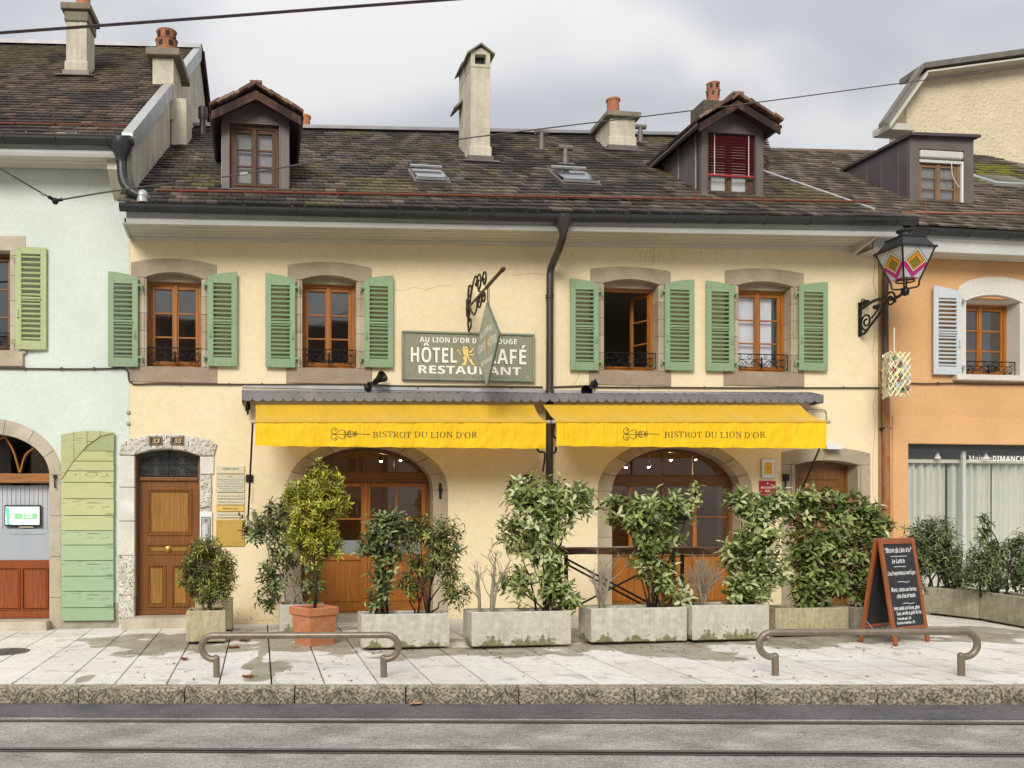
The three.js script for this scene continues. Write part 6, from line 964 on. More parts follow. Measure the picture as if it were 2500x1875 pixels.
{
  const { a, P } = awning({ l: 1358, r: 2018, tl: 1326, tr: 1953, seams: [0.19, 0.5, 0.81], em: 0.246, t0: 0.39, t1: 0.765 }, 'yellow awning with scroll emblem above the arched window and side door');
  mesh('support_arm', bar(P(2003, 1090, 0.92), P(1960, 1190, 0.08), 0.014, 8), MT.iron, a); mesh('folding_arm', [tube([P(1354, 1034, 0.95), P(1350, 1060, 0.7), P(1356, 1070, 0.6)], 0.016, 14, 6), tube([P(1358, 1093, 0.9), P(1356, 1103, 0.8), P(1346, 1108, 0.5)], 0.016, 14, 6)], MT.iron, a);
  mesh('arm_bracket', [rbox(0.11, 0.11, 0.03, 0.008, P(1916, 1166).x, P(1916, 1166).y, 0.035), bar(P(1918, 1172, 0.06), P(1918, 1220, 0.06), 0.014, 6)], MT.iron, a);
  mesh('wall_loop', tube([P(1958, 1000, 0.03), P(2005, 1000, 0.03), P(2016, 1004, 0.03), P(2018, 1016, 0.03), P(2018, 1030, 0.03)], 0.008, 24, 6), MT.zinc, a);
}
// little lamp over the side door
{ const o = onWall('wall_light', 'white curved wall light over the side door', 'lamp', 2024, 1087), P = o.rel; mesh('shade', slab([[0, -0.06], [0.16, -0.075], [0.13, 0.0], [0.06, 0.03], [0, 0.035]], 0, 0.26, [], 0.006).rotateY(-Math.PI / 2).translate(0.13, 0, 0), mat('#cfd2d4', 0.4), o); mesh('back_plate', rbox(0.2, 0.08, 0.02, 0.006, 0, -0.01, 0.008), MT.zincLight, o); }
// spot lamps above the hood
for (const [x, y, sx, sy, lab] of [[898, 946, 926, 925, 'black spotlight aimed up beside the sign board'], [1450, 938, 1437, 950, 'black spotlight aimed down near the open window']]) {
  const o = onWall('spotlight', lab, 'spotlight', x, y, 0.02), P = o.rel, q = P(sx, sy, 0.16), dir = q.clone().normalize();
  mesh('base', [lathe([[0, 0.05], [0.05, 0.045], [0.06, 0.01], [0.06, 0]], 16).rotateX(Math.PI / 2)], MT.iron, o); mesh('stem', [tube([V(0, 0, 0.03), V(0, 0.06, 0.06), q.clone().multiplyScalar(0.55)], 0.016, 12, 7), bar(V(0, -0.1, 0.03), V(0, 0, 0.03), 0.008, 6)], MT.iron, o);
  mesh('lamp_head', lathe([[0.03, -0.12], [0.045, -0.08], [0.05, -0.02], [0.09, 0.06], [0.092, 0.09], [0.08, 0.088], [0.04, 0.0]], 18).applyQuaternion(new THREE.Quaternion().setFromUnitVectors(V(0, 1, 0), dir)).translate(q.x, q.y, q.z), MT.iron, o);
}
// house numbers
for (const [x, n] of [[380, '53'], [433, '55']]) {
  const o = onWall('number_plate', (n === '53' ? 'dark number plate above the door, on the plank shutter side' : 'dark number plate above the door, on the name plaque side'), 'number plate', x, 1076.5, 0.036), tx = canvasTex(192, 128, (c, w, h) => { c.fillStyle = '#3b2a1e'; c.fillRect(0, 0, w, h); c.strokeStyle = '#d8b98c'; c.lineWidth = 4; c.strokeRect(10, 10, w - 20, h - 20); c.fillStyle = '#e3c79c'; c.font = 'italic bold 96px serif'; c.textAlign = 'center'; c.fillText(n, w / 2, 98); });
  mesh('plate', rbox(0.20, 0.13, 0.012, 0.004, 0, 0, 0.004), mat('#3b2a1e', 0.5), o); mesh('number', new THREE.PlaneGeometry(0.19, 0.12).translate(0, 0, 0.0115), mat('#ffffff', 0.4, { map: tx }), o, true);
}
// name plaques beside the door
{
  const rows = [[1137, 1157, '#d8d0ae', 'narrow pale name plate reading vingt-neuf, topmost of its column', [['CVINGT·NEUF', 30, '#222', 46]]],
    [1159, 1202, '#cfc9b0', 'large pale name plate with several lines of small print', [['HSP', 20, '#333', 18], ['Pascale BOUDILLON – Sexony', 44, '#333', 17], ['Thérapie et Neurosciences', 62, '#444', 13], ['Bilans et accompagnements psychologiques', 80, '#444', 13], ["Séverine PERRIN – L'Atelier du Corps", 104, '#333', 16], ['Thérapeute agréée ASCA et RME', 122, '#444', 13], ['Médecines alternatives', 138, '#444', 13]]],
    [1204, 1218, '#d8d0b4', 'pale name plate of an expert firm under the large plate', [['EXCO Expertises & Conseils SA', 36, '#2a2620', 30]]],
    [1219, 1233, '#d8d0b4', 'pale name plate of an industrial firm above the yellow one', [['Biffinger LTM Industrie SAS', 36, '#2a2620', 30]]],
    [1234, 1249, '#e0bd62', 'yellow name plate in the middle of the column', [['RedyCare SA', 38, '#2a2620', 42]]],
    [1250, 1264, '#d8d0b4', 'pale name plate below the yellow one', [['Medisys International SA', 36, '#2a2620', 34]]],
    [1268, 1334, '#c6a452', 'big brass coloured plaque at the foot of the column', []]];
  for (const [a, b, col, lab, lines] of rows) {
    const o = onWall('name_plaque', lab, 'plaque', 562.5, (a + b) / 2, 0.003, 'name plates beside the panelled door'), P = o.rel, l = P(528, a).x, r = P(597, a).x, t = P(562, a).y - 0.003, bo = P(562, b).y + 0.003, H = Math.round(448 * (t - bo) / (r - l) / 1.0);
    const tx = canvasTex(448, Math.max(60, H), (x, w, h) => { x.fillStyle = col; x.fillRect(0, 0, w, h); x.textAlign = 'center'; const k = h / (lines.length > 2 ? 150 : 62); for (const [s, y, c, z] of lines) { x.fillStyle = c; x.font = (z > 20 ? 'bold ' : '') + z * (lines.length > 2 ? k * 0.95 : 0.92) + 'px ' + (s[0] === 'R' || s[0] === 'C' ? 'sans-serif' : 'serif'); x.fillText(s, w / 2, y * k + 4, w - 20); } if (!lines.length) { x.strokeStyle = '#8a6d2e'; x.lineWidth = 3; x.strokeRect(16, 46, w - 40, h - 110); x.fillStyle = '#7a6028'; x.font = '15px sans-serif'; x.fillText('BUREAU', 60, 40); for (const q of [100, 230]) { x.beginPath(); x.moveTo(q, 28); x.lineTo(q, 110); x.stroke(); } x.beginPath(); x.arc(56, 82, 18, 0, 7); x.stroke(); x.font = '22px sans-serif'; x.fillText('FBO ARCHITECTES SA', w * 0.6, h - 26); } });
    mesh('plate', rspan(l, r, bo, t, 0, 0.018, 0.003), mat(col, 0.4, { metalness: 0.2 }), o); mesh('engraving', new THREE.PlaneGeometry(r - l - 0.006, t - bo - 0.006).translate((l + r) / 2, (t + bo) / 2, 0.0195), mat('#ffffff', 0.4, { map: tx, metalness: 0.15 }), o, true);
  }
}
// intercom
{
  const o = onWall('intercom', 'white door intercom panel with bell buttons beside the door', 'intercom', 503, 1294, 0.012), P = o.rel, l = P(490, 1290).x, r = P(516, 1290).x, t = P(503, 1262).y, b = P(503, 1330).y;
  mesh('surround', rspan(l - 0.012, r + 0.012, b - 0.02, t + 0.08, 0, 0.02, 0.006), MT.white, o); mesh('panel', rspan(l + 0.01, r - 0.01, b, t, 0.02, 0.03, 0.004), mat('#2a2a2c', 0.4), o); mesh('face', rspan(l + 0.02, r - 0.02, b + 0.01, t - 0.01, 0.03, 0.035, 0.003), mat('#c9cac8', 0.35, { metalness: 0.5 }), o);
  mesh('speaker', new THREE.CylinderGeometry(0.026, 0.026, 0.01, 16).rotateX(Math.PI / 2).translate((l + r) / 2, t - 0.05, 0.037), MT.zinc, o);
  for (let i = 0; i < 10; i++) { mesh('name_strip', box((r - l) * 0.42, 0.012, 0.004, l + (r - l) * 0.36, t - 0.12 - i * 0.024, 0.036), MT.white, o); mesh('bell_button', new THREE.CylinderGeometry(0.006, 0.006, 0.01, 8).rotateX(Math.PI / 2).translate(l + (r - l) * 0.74, t - 0.12 - i * 0.024, 0.037), MT.black, o); }
}
// menu holder and guide plaque
{
  const o = onWall('menu_holder', 'small chrome framed menu case with yellow card', 'menu case', 1873, 1144, 0.002), P = o.rel, l = P(1857, 1144).x, r = P(1889, 1144).x, t = P(1873, 1121).y, b = P(1873, 1167).y;
  const tx = canvasTex(128, 160, (x, w, h) => { x.fillStyle = '#e8b420'; x.fillRect(0, 0, w, h); x.strokeStyle = '#4a3a10'; x.lineWidth = 3; x.beginPath(); x.arc(w / 2, h / 2, 22, 0, 7); x.stroke(); x.beginPath(); x.moveTo(w / 2 - 10, h / 2 + 12); x.bezierCurveTo(w / 2 + 24, h / 2, w / 2 - 24, h / 2 - 8, w / 2 + 12, h / 2 - 14); x.stroke(); x.fillStyle = '#4a3a10'; x.fillRect(30, 12, w - 60, 5); x.font = '16px sans-serif'; x.textAlign = 'center'; x.fillText('2020', w / 2, h - 12); });
  mesh('case', rspan(l, r, b, t, 0, 0.035, 0.008), mat('#c8ccce', 0.2, { metalness: 0.85 }), o); mesh('backing', span(l + 0.018, r - 0.018, b + 0.02, t - 0.018, 0.034, 0.036), MT.white, o); mesh('card', new THREE.PlaneGeometry((r - l) * 0.58, (t - b) * 0.6).translate((l + r) / 2, (t + b) / 2 - 0.0, 0.039), mat('#ffffff', 0.5, { map: tx }), o, true);
  const g = onWall('guide_plaque', 'red enamel restaurant guide plaque dated 2021', 'plaque', 1872.5, 1194.5, 0.002), Q = g.rel, a = Q(1853, 1194).x, c = Q(1893, 1194).x, d = Q(1872, 1174).y, e = Q(1872, 1215).y;
  const t2 = canvasTex(256, 256, (x, w, h) => { x.fillStyle = '#a3142a'; x.fillRect(0, 0, w, h); x.strokeStyle = '#c8566a'; x.lineWidth = 5; x.beginPath(); x.arc(w / 2, h * 0.42, 112, -0.3, 3.4); x.stroke(); x.fillStyle = '#f3ecea'; x.textAlign = 'center'; x.font = 'bold 44px sans-serif'; x.fillText('MICHELIN', w / 2, 118); x.font = 'bold 40px sans-serif'; x.fillText('2021', w / 2, 164); x.beginPath(); x.arc(w / 2, 36, 12, 0, 7); x.fill(); x.fillRect(w / 2 - 30, 222, 60, 7); x.fillRect(w / 2 - 18, 208, 36, 10); });
  mesh('plate', rspan(a, c, e, d, 0, 0.012, 0.004), mat('#a3142a', 0.25), g); mesh('print', new THREE.PlaneGeometry(c - a - 0.004, d - e - 0.004).translate((a + c) / 2, (d + e) / 2, 0.0135), mat('#ffffff', 0.3, { map: t2 }), g, true);
  const n = onWall('paper_notice', 'white paper notice on the wall behind the shrubs', 'notice', 1866, 1268, 0.002); mesh('sheet', rbox(0.22, 0.2, 0.006, 0.002), MT.white, n); mesh('fixing_strip', rbox(0.24, 0.016, 0.012, 0.003, 0, 0.1, 0.002), MT.zinc, n);
}
// cables along the fronts
{
  const cab = mat('#4a3a30', 0.7), f = (fr, x, y) => { const p = fr.at(x, y, 0.02); return fr.world(p.u, p.y, 0.02); };
  const c = thing('wall_cable', 'thin dark cable clipped along the cream and green fronts', 'cable');
  mesh('cable', [tube([[-140, 899], [40, 900], [180, 901], [265, 900]].map(([x, y]) => f(G, x, y)), 0.013, 30, 5), tube([f(G, 265, 900), f(G, 300, 899), f(C, 312, 905), f(C, 315, 930), f(C, 328, 938), f(C, 380, 937), f(C, 500, 938), f(C, 700, 939), f(C, 884, 938), f(C, 960, 942), f(C, 1120, 943), f(C, 1325, 945)], 0.013, 90, 5), tube([[1352, 945], [1440, 942], [1460, 945], [1600, 946], [1800, 947], [1990, 947], [2150, 947]].map(([x, y]) => f(C, x, y)), 0.013, 70, 5)], cab, c);
  for (const x of [60, 150, 230]) mesh('cable_clip', box(0.03, 0.04, 0.03).translate(...f(G, x, 900).toArray()), cab, c); for (const x of [440, 560, 640, 780, 1020, 1250, 1560, 1720, 1900, 2060]) mesh('cable_clip', box(0.025, 0.034, 0.02).translate(...f(C, x, x < 960 ? 938 : 946).toArray()), cab, c);
  const c2 = thing('wall_cable', 'twisted dark cable below the orange house window', 'cable'); mesh('cable', [tube([[2168, 934], [2210, 935], [2260, 937], [2330, 936], [2400, 938], [2540, 939]].map(([x, y]) => f(C, x, y)), 0.013, 40, 5), tube(Array.from({ length: 22 }, (_, i) => f(C, 2168 + i * 2, 934 + 3 * Math.sin(i * 1.7))), 0.01, 60, 5)], cab, c2); mesh('cable_clip', box(0.03, 0.04, 0.03).translate(...f(C, 2290, 936).toArray()), cab, c2);
}
// wall bolts at the boundary
for (const [i, y] of [1008, 1035].entries()) { const o = onWall('wall_bolt', i ? 'lower round iron bolt head on the edge of the cream wall' : 'upper round iron bolt head on the edge of the cream wall', 'bolt', 314, y, 0.002); mesh('head', lathe([[0, 0.03], [0.016, 0.026], [0.024, 0.008], [0.026, 0]], 10).rotateX(Math.PI / 2), mat('#b3a684', 0.7), o); mesh('washer', new THREE.CylinderGeometry(0.034, 0.034, 0.006, 12).rotateX(Math.PI / 2), mat('#9a8f74', 0.7), o); }
// lit ceiling spots of the dining room
for (const [i, [x, y, lab]] of [[930, 1125, 'lit ceiling spot inside the arched entrance, over its middle'], [978, 1123, 'lit ceiling spot inside the arched entrance, over its right leaf'], [1528, 1140, 'lit ceiling spot inside the arched window, at its left pane'], [1584, 1139, 'lit ceiling spot inside the arched window, second along'], [1638, 1122, 'lit ceiling spot inside the arched window, beside the centre bar'], [1698, 1121, 'lit ceiling spot inside the arched window, near its right end']].entries()) {
  const o = onWall('ceiling_spot', lab, 'lamp', x, y, -1.6, 'lit spots inside the restaurant'), dy = 3.0 - o.position.y;
  mesh('rod', bar(V(0, 0.06, 0), V(0, dy - 0.005, 0), 0.008, 6), MT.black, o); mesh('lamp_shade', lathe([[0.02, 0.07], [0.035, 0.05], [0.045, 0.0], [0.042, -0.004], [0.03, 0.02]], 12), MT.black, o);
  mesh('bulb', new THREE.SphereGeometry(0.026, 10, 8), mat('#fff1d0', 0.5, { emissive: srgb('#ffe6b8'), emissiveIntensity: 6 }), o);
  const pl = new THREE.PointLight(0xffd9a0, 0.6, 0, 2); pl.position.set(0, -0.06, 0); pl.castShadow = true; o.add(pl);
}
// ---------- wall lantern with coloured panes, and the glass ornament hanging from it ----------
{
  const o = onWall('wall_lantern', 'black bracket street lantern with pink and orange glass panes', 'lantern', 2098, 775), P = o.rel, W = 1.06, Y = (y) => P(2098, y).y;
  mesh('wall_plate', rspan(-0.03, 0.03, Y(822), Y(739), 0.0, 0.03, 0.008), MT.iron, o); mesh('junction_box', [rbox(0.1, 0.09, 0.06, 0.01, 0.06, Y(742), 0.08), tube([V(0, Y(742), 0.06), V(-0.02, Y(734), 0.08), V(0.04, Y(733), 0.08)], 0.008, 10, 5)], MT.iron, o);
  const st = (pts, r = 0.018) => tube(pts.map(([w, y]) => V(0, y, w)), r, 40, 7), y0 = Y(757), yE = C.at(2208, 712, W).y - C.at(2098, 775).y;
  mesh('arm', st([[0, y0], [0.4, y0 + 0.07], [0.8, yE - 0.05], [W, yE]], 0.024), MT.iron, o);
  each('scroll', [st([[0.02, Y(815)], [0.12, Y(818)], [0.3, Y(800)], [0.5, Y(780)], [0.7, y0 + 0.03], [0.85, yE - 0.1]], 0.02), st(spiral(0.17, Y(790), 0.14, 0.03, -1.5, -1.6, 26).map((p) => [p.x, p.y]), 0.016), st(spiral(0.74, y0 - 0.0, 0.12, 0.02, 2.2, -1.5, 22).map((p) => [p.x, p.y]), 0.016), st([[0.3, Y(786)], [0.4, Y(776)], [0.45, Y(766)], [0.38, Y(762)]], 0.014)], MT.iron, o);
  for (const w of [0.38, 0.45]) mesh('iron_ball', new THREE.SphereGeometry(0.035, 10, 8).translate(0, y0 - 0.04, w), MT.iron, o);
  const head = part('lamp_head', o), hy = (y) => C.at(2208, y, W).y - C.at(2098, 775).y; head.position.set(0, 0, W); head.rotation.y = 0.04;
  mesh('ball_joint', lathe([[0, -0.07], [0.05, -0.05], [0.062, 0], [0.05, 0.05], [0.03, 0.07]], 14).translate(0, yE, 0), MT.iron, head);
  const yb = hy(682), yt = hy(614), b = 0.14, t = 0.275;
  const ribs = []; for (const [sx, sz] of [[1, 1], [1, -1], [-1, 1], [-1, -1]]) ribs.push(tube([V(0, yE + 0.04, 0), V(sx * 0.12, yE + 0.06, sz * 0.12), V(sx * b, yb - 0.02, sz * b), V(sx * t, yt, sz * t)], 0.014, 24, 6)); each('rib', ribs, MT.iron, head);
  const glassTx = canvasTex(256, 256, (x, w, h) => {
    x.fillStyle = '#cfd0d2'; x.fillRect(0, 0, w, h); const dia = (cx, cy, rx, ry, f, s) => { x.beginPath(); x.moveTo(cx, cy - ry); x.lineTo(cx + rx, cy); x.lineTo(cx, cy + ry); x.lineTo(cx - rx, cy); x.closePath(); x.fillStyle = f; x.fill(); if (s) { x.strokeStyle = s; x.lineWidth = 5; x.stroke(); } };
    dia(128, 132, 108, 124, '#f4efd8', '#4a3f10'); x.save(); x.beginPath(); x.rect(0, 128, w, h); x.clip(); dia(128, 132, 108, 124, '#d01f8f'); x.restore(); dia(128, 122, 82, 92, '#f2e6b0', '#4a3f10'); dia(128, 118, 66, 74, '#f29a2a', '#6b4a10'); dia(128, 128, 40, 46, '#8d8420', '#5c4a10');
    x.strokeStyle = '#4a3f10'; x.lineWidth = 4; x.beginPath(); x.moveTo(128, 8); x.lineTo(236, 132); x.moveTo(128, 8); x.lineTo(20, 132); x.stroke();
  });
  const pane = mat('#ffffff', 0.35, { map: glassTx, transmission: 0.3, thickness: 0 });
  for (let i = 0; i < 4; i++) { const g = new THREE.BufferGeometry(), A = [-b, yb, b], B = [b, yb, b], Cc = [t, yt, t], D = [-t, yt, t]; g.setAttribute('position', new THREE.Float32BufferAttribute([...A, ...B, ...Cc, ...A, ...Cc, ...D], 3)); const k = 0.5 * b / t; g.setAttribute('uv', new THREE.Float32BufferAttribute([0.5 - k, 0, 0.5 + k, 0, 1, 1, 0.5 - k, 0, 1, 1, 0, 1], 2)); g.computeVertexNormals(); mesh('coloured_pane', g.rotateY(i * Math.PI / 2), pane, head, true); }
  const fr = (y, r, h, m) => new THREE.CylinderGeometry(r * Math.SQRT2 * m, r * Math.SQRT2, h, 4, 1).rotateY(Math.PI / 4).translate(0, y, 0).toNonIndexed();
  const flat = (g) => (g.computeVertexNormals(), g);
  const dk = mat('#3a393b', 0.45, { metalness: 0.4, map: TX.metal });
  mesh('roof', [fr(yt + 0.015, t + 0.03, 0.03, 1), fr(yt + 0.105, t, 0.15, 0.68), fr(yt + 0.19, t * 0.72, 0.025, 1)].map(flat), dk, head);
  mesh('chimney_cap', lathe([[0.13, 0], [0.10, 0.04], [0.09, 0.08], [0.125, 0.1], [0.125, 0.125], [0.06, 0.135], [0, 0.135]], 18).translate(0, yt + 0.2, 0), dk, head);
  mesh('lower_ring', new THREE.TorusGeometry(b * 0.9, 0.012, 6, 20).rotateX(Math.PI / 2).translate(0, yb - 0.03, 0), MT.iron, head);
}
{
  const o = onWall('glass_ornament', 'hanging ornament of yellow lattice with coloured glass squares', 'ornament', 2183, 800, 0.72), P = o.rel, cord = P(2182, 862).y;
  mesh('cord', bar(V(0, 0, 0), V(0, cord, 0), 0.008, 6), MT.white, o);
  const top = cord, bot = P(2182, 970).y, H = top - bot, yellow = mat('#f0e9c4', 0.5), cols = ['#2f5a3a', '#b8c4c8', '#a03a48', '#6e6a5a', '#d8c25a', '#cfd6d8', '#5f8a54'].map((c) => mat(c, 0.3, { transmission: 0.3, thickness: 0 }));
  reseed(91); const R = 0.2;
  for (let f = 0; f < 3; f++) {
    const face = part('lattice_face', o); face.rotation.y = f * 2 * Math.PI / 3 + 0.15; const z = 0.115, n = 3, pts = [];
    for (let k = -n; k <= n; k++) { const c = k * H / n / 1.0; for (const s of [-1, 1]) { const yAt = (x) => (top + bot) / 2 + s * x * 1.25 + c * 0.5; let x0 = -R, x1 = R; const ys = [yAt(x0), yAt(x1)]; const cl = (y) => clamp((y - ((top + bot) / 2 + c * 0.5)) / (s * 1.25), -R, R); const ya = clamp(yAt(x0), bot, top), yb = clamp(yAt(x1), bot, top); const a = cl(ya), b = cl(yb); if (Math.abs(a - b) > 0.03) pts.push(bar(V(a, yAt(a), z), V(b, yAt(b), z), 0.011, 4)); } }
    mesh('lattice', pts, yellow, face);
    for (let i = 0; i < 14; i++) mesh('glass_square', box(0.075, 0.075, 0.006).rotateZ(Math.PI / 4 * 0.95).translate(rr(-R * 0.7, R * 0.7), lerp(bot + 0.08, top - 0.08, (i + 0.5) / 14), z + 0.006), cols[Math.floor(rnd() * 7)], face);
    mesh('centre_square', box(0.14, 0.14, 0.008).rotateZ(Math.PI / 4).translate(0, (top + bot) / 2, z + 0.004), mat('#f0e08a', 0.4), face);
  }
}
// ---------- planters ----------
const stainTex = (seed, o) => canvasTex(512, 256, (x, w, h) => {
  reseed(seed); const im = x.createImageData(w, h), D = im.data;
  const hills = Array.from({ length: 3 }, (_, i) => [rr(0.12, 0.3) + i * 0.3, rr(0.10, 0.2), rr(0.24, 0.5)]);
  for (let j = 0; j < h; j++) for (let i = 0; i < w; i++) {
    const u = i / w, v = 1 - j / h, n = fb(u * 2, v, 8, 4, seed), g = fb(u * 2, v, 60, 2, seed + 3), st = pn(u * 60, v * 3, 240, seed + 5); let s = 0.78 + 0.16 * (n - 0.5) + 0.10 * (g - 0.5) + o.streak * (st - 0.5); let r = s * o.c[0], gg = s * o.c[1], b = s * o.c[2];
    let m = 0.04 + 0.05 * n; for (const [c, wd, ht] of hills) m = Math.max(m, ht * Math.exp(-(((u - c) / wd) ** 2)) - 0.03); m = m * (0.35 + 1.1 * fb(u * 2, 0.3, 14, 3, seed + 17)) + 0.34 * (fb(u * 2, v, 12, 4, seed + 19) - 0.5); const k = sm(clamp((m - v) * 9 + 0.4)) * o.moss;
    const mg = fb(u * 2, v, 24, 3, seed + 9); r = lerp(r, 0.36 + 0.2 * mg, k * 0.85); gg = lerp(gg, 0.36 + 0.2 * mg, k * 0.85); b = lerp(b, 0.24 + 0.15 * mg, k * 0.85);
    const q = (j * w + i) * 4; D[q] = clamp(r) * 255; D[q + 1] = clamp(gg) * 255; D[q + 2] = clamp(b) * 255; D[q + 3] = 255;
  }
  x.putImageData(im, 0, 0); for (let i = 0; i < 7; i++) { x.fillStyle = 'rgba(50,46,36,0.7)'; x.beginPath(); x.arc(rr(20, w - 20), rr(h * 0.3, h * 0.9), rr(1.5, 4), 0, 7); x.fill(); }
});
const pale = [1.0, 0.99, 0.94], beige = [0.93, 0.88, 0.74], greyB = [0.86, 0.84, 0.75];
const stains = [stainTex(11, { c: pale, moss: 1, streak: 0.05 }), stainTex(29, { c: pale, moss: 1, streak: 0.05 }), stainTex(43, { c: beige, moss: 0.35, streak: 0.09 }), stainTex(57, { c: greyB, moss: 0.35, streak: 0.09 })];
function planter(label, base, W, H, D, st, turn = C.th, ribs = 0) {
  const o = thing('concrete_planter', label, 'planter', 'concrete plant boxes of the terrace'); o.position.copy(base); o.rotation.y = turn; o.rotation.z = 0;
  const tx = stains[st].clone(); tx.wrapS = THREE.MirroredRepeatWrapping; tx.wrapT = THREE.ClampToEdgeWrapping; tx.repeat.set(1 / W, 1 / H); tx.offset.set(0.5, 0); tx.needsUpdate = true;
  const m = mat('#f1eee6', 0.92, { map: tx, bump: TX.plasterB, bumpScale: 0.004 }), t = 0.045, y0 = 0.03;
  const ring = slab([[-W / 2, -D / 2], [W / 2, -D / 2], [W / 2, D / 2], [-W / 2, D / 2]], 0, H - y0, [[[-W / 2 + t, -D / 2 + t], [W / 2 - t, -D / 2 + t], [W / 2 - t, D / 2 - t], [-W / 2 + t, D / 2 - t]]], 0.012).rotateX(-Math.PI / 2).translate(0, y0, 0);
  mesh('box', [ring, span(-W / 2 + 0.03, W / 2 - 0.03, y0 + 0.01, y0 + 0.05, -D / 2 + 0.03, D / 2 - 0.03)], m, o);
  if (ribs) for (let i = 0; i < ribs; i++) mesh('rib', span(-W / 2 + (i + 0.5) * W / ribs - 0.008, -W / 2 + (i + 0.5) * W / ribs + 0.008, y0 + 0.03, H - 0.06, D / 2 - 0.004, D / 2 + 0.005), m, o);
  each('foot', [-1, 1].map((s) => box(0.08, 0.034, D * 0.8, s * W * 0.36, 0.016, 0)), MT.black, o);
  const sg = new THREE.PlaneGeometry(W - 2 * t, D - 2 * t, 24, 8).rotateX(-Math.PI / 2), p = sg.attributes.position; for (let i = 0; i < p.count; i++) p.setY(i, H - 0.045 + 0.05 * (f3(p.getX(i) * 9 + st, p.getZ(i) * 9, base.x, 3, 800) - 0.45)); sg.computeVertexNormals(); mesh('soil', sg, MT.soil, o);
  o.top = H; return o;
}
const PL = {}, pAt = (l, r, bot, top, D, lab, st, key, o = {}) => {
  const f = spot((l + r) / 2, bot), Z = -f.z, W = (r - l) / FOCAL * Z * 1.01, H = (bot - top) / FOCAL * Z, n = V(Math.sin(C.th), 0, Math.cos(C.th)), c = f.clone().addScaledVector(n, -D / 2); c.y = groundY(c.x);
  PL[key] = planter(lab, c, W, H, D, st, C.th, o.ribs); PL[key].Z = Z;
};
pAt(456, 549, 1573, 1491, 0.42, 'weathered beige planter holding the small fine leaved bush', 2, 'a');
pAt(478, 566, 1543, 1464, 0.4, 'beige planter hidden behind the small bush', 2, 'a2');
pAt(683, 792, 1548, 1476, 0.4, 'grey planter behind the terracotta pot', 0, 'b');
pAt(883, 1098, 1587, 1499, 0.42, 'pale planter in front of the oak double door', 1, 'c');
pAt(1150, 1397, 1583, 1493, 0.44, 'pale planter with bare shrub stumps and the tallest shrub', 0, 'd');
pAt(1440, 1682, 1573, 1484, 0.44, 'pale planter with round moss stains below the arched window', 1, 'e');
pAt(1686, 1883, 1568, 1477, 0.42, 'pale planter with a rust run, joined to its neighbour', 0, 'f');
pAt(1888, 2078, 1555, 1484, 0.42, 'beige ribbed planter behind the bent rail', 2, 'g', { ribs: 14 });
pAt(2084, 2200, 1552, 1482, 0.4, 'dark grey planter behind the chalkboard', 3, 'h', { ribs: 8 });
{ // two boxes set at right angles to the front
  const a = spot(2254, 1500), b = spot(2391, 1516), c = spot(2500, 1536), H = 0.42;
  const side = (p, q, lab, st, key) => { const d = q.clone().sub(p), L = Math.hypot(d.x, d.z), ang = Math.atan2(-d.z, d.x), n = V(-d.z, 0, d.x).multiplyScalar(-1 / L), m = p.clone().add(q).multiplyScalar(0.5).addScaledVector(V(Math.sin(ang), 0, Math.cos(ang)), -0.2); m.y = groundY(m.x); PL[key] = planter(lab, m, L * 0.985, H, 0.4, st, ang); PL[key].Z = -m.z; };
  side(a, b, 'grey planter set crosswise beside the shop window', 3, 'i'); side(b, b.clone().add(c.clone().sub(b).normalize().multiplyScalar(1.05)), 'grey planter set crosswise in front of the shop shrubs', 3, 'j');
}
// terracotta pot, corner towards the street
{
  const o = thing('terracotta_pot', 'square terracotta pot with cracked rim holding the lemon tree', 'pot'), f = spot(757, 1580), n = V(0, 0, -0.27); o.position.set(f.x + 0.03, groundY(f.x), f.z - 0.26); o.rotation.y = 0.68;
  const fr = (y0, y1, a, b) => new THREE.CylinderGeometry(b * Math.SQRT2, a * Math.SQRT2, y1 - y0, 4, 1, true).rotateY(Math.PI / 4).translate(0, (y0 + y1) / 2, 0).toNonIndexed();
  const bodyG = fr(0, 0.40, 0.175, 0.205); bodyG.computeVertexNormals(); mesh('body', [bodyG, box(0.34, 0.02, 0.34, 0, 0.015, 0)], MT.terra, o);
  const ring = slab([[-0.225, -0.225], [0.225, -0.225], [0.225, 0.225], [-0.225, 0.225]], 0, 0.11, [[[-0.19, -0.19], [0.19, -0.19], [0.19, 0.19], [-0.19, 0.19]]], 0.014).rotateX(-Math.PI / 2).translate(0, 0.37, 0); mesh('rim', ring, MT.terra, o);
  const sg = new THREE.PlaneGeometry(0.38, 0.38, 10, 10).rotateX(-Math.PI / 2), p = sg.attributes.position; for (let i = 0; i < p.count; i++) p.setY(i, 0.44 + 0.03 * (f3(p.getX(i) * 14, p.getZ(i) * 14, 2, 2, 810) - 0.5)); sg.computeVertexNormals(); mesh('soil', sg, MT.soil, o);
  mesh('crack', tube([V(0.222, 0.47, 0.222), V(0.226, 0.43, 0.226), V(0.222, 0.39, 0.23), V(0.206, 0.33, 0.208), V(0.208, 0.27, 0.200)], 0.004, 12, 4), mat('#5c2d1c', 0.9), o);
  PL.t = o; o.top = 0.45;
}
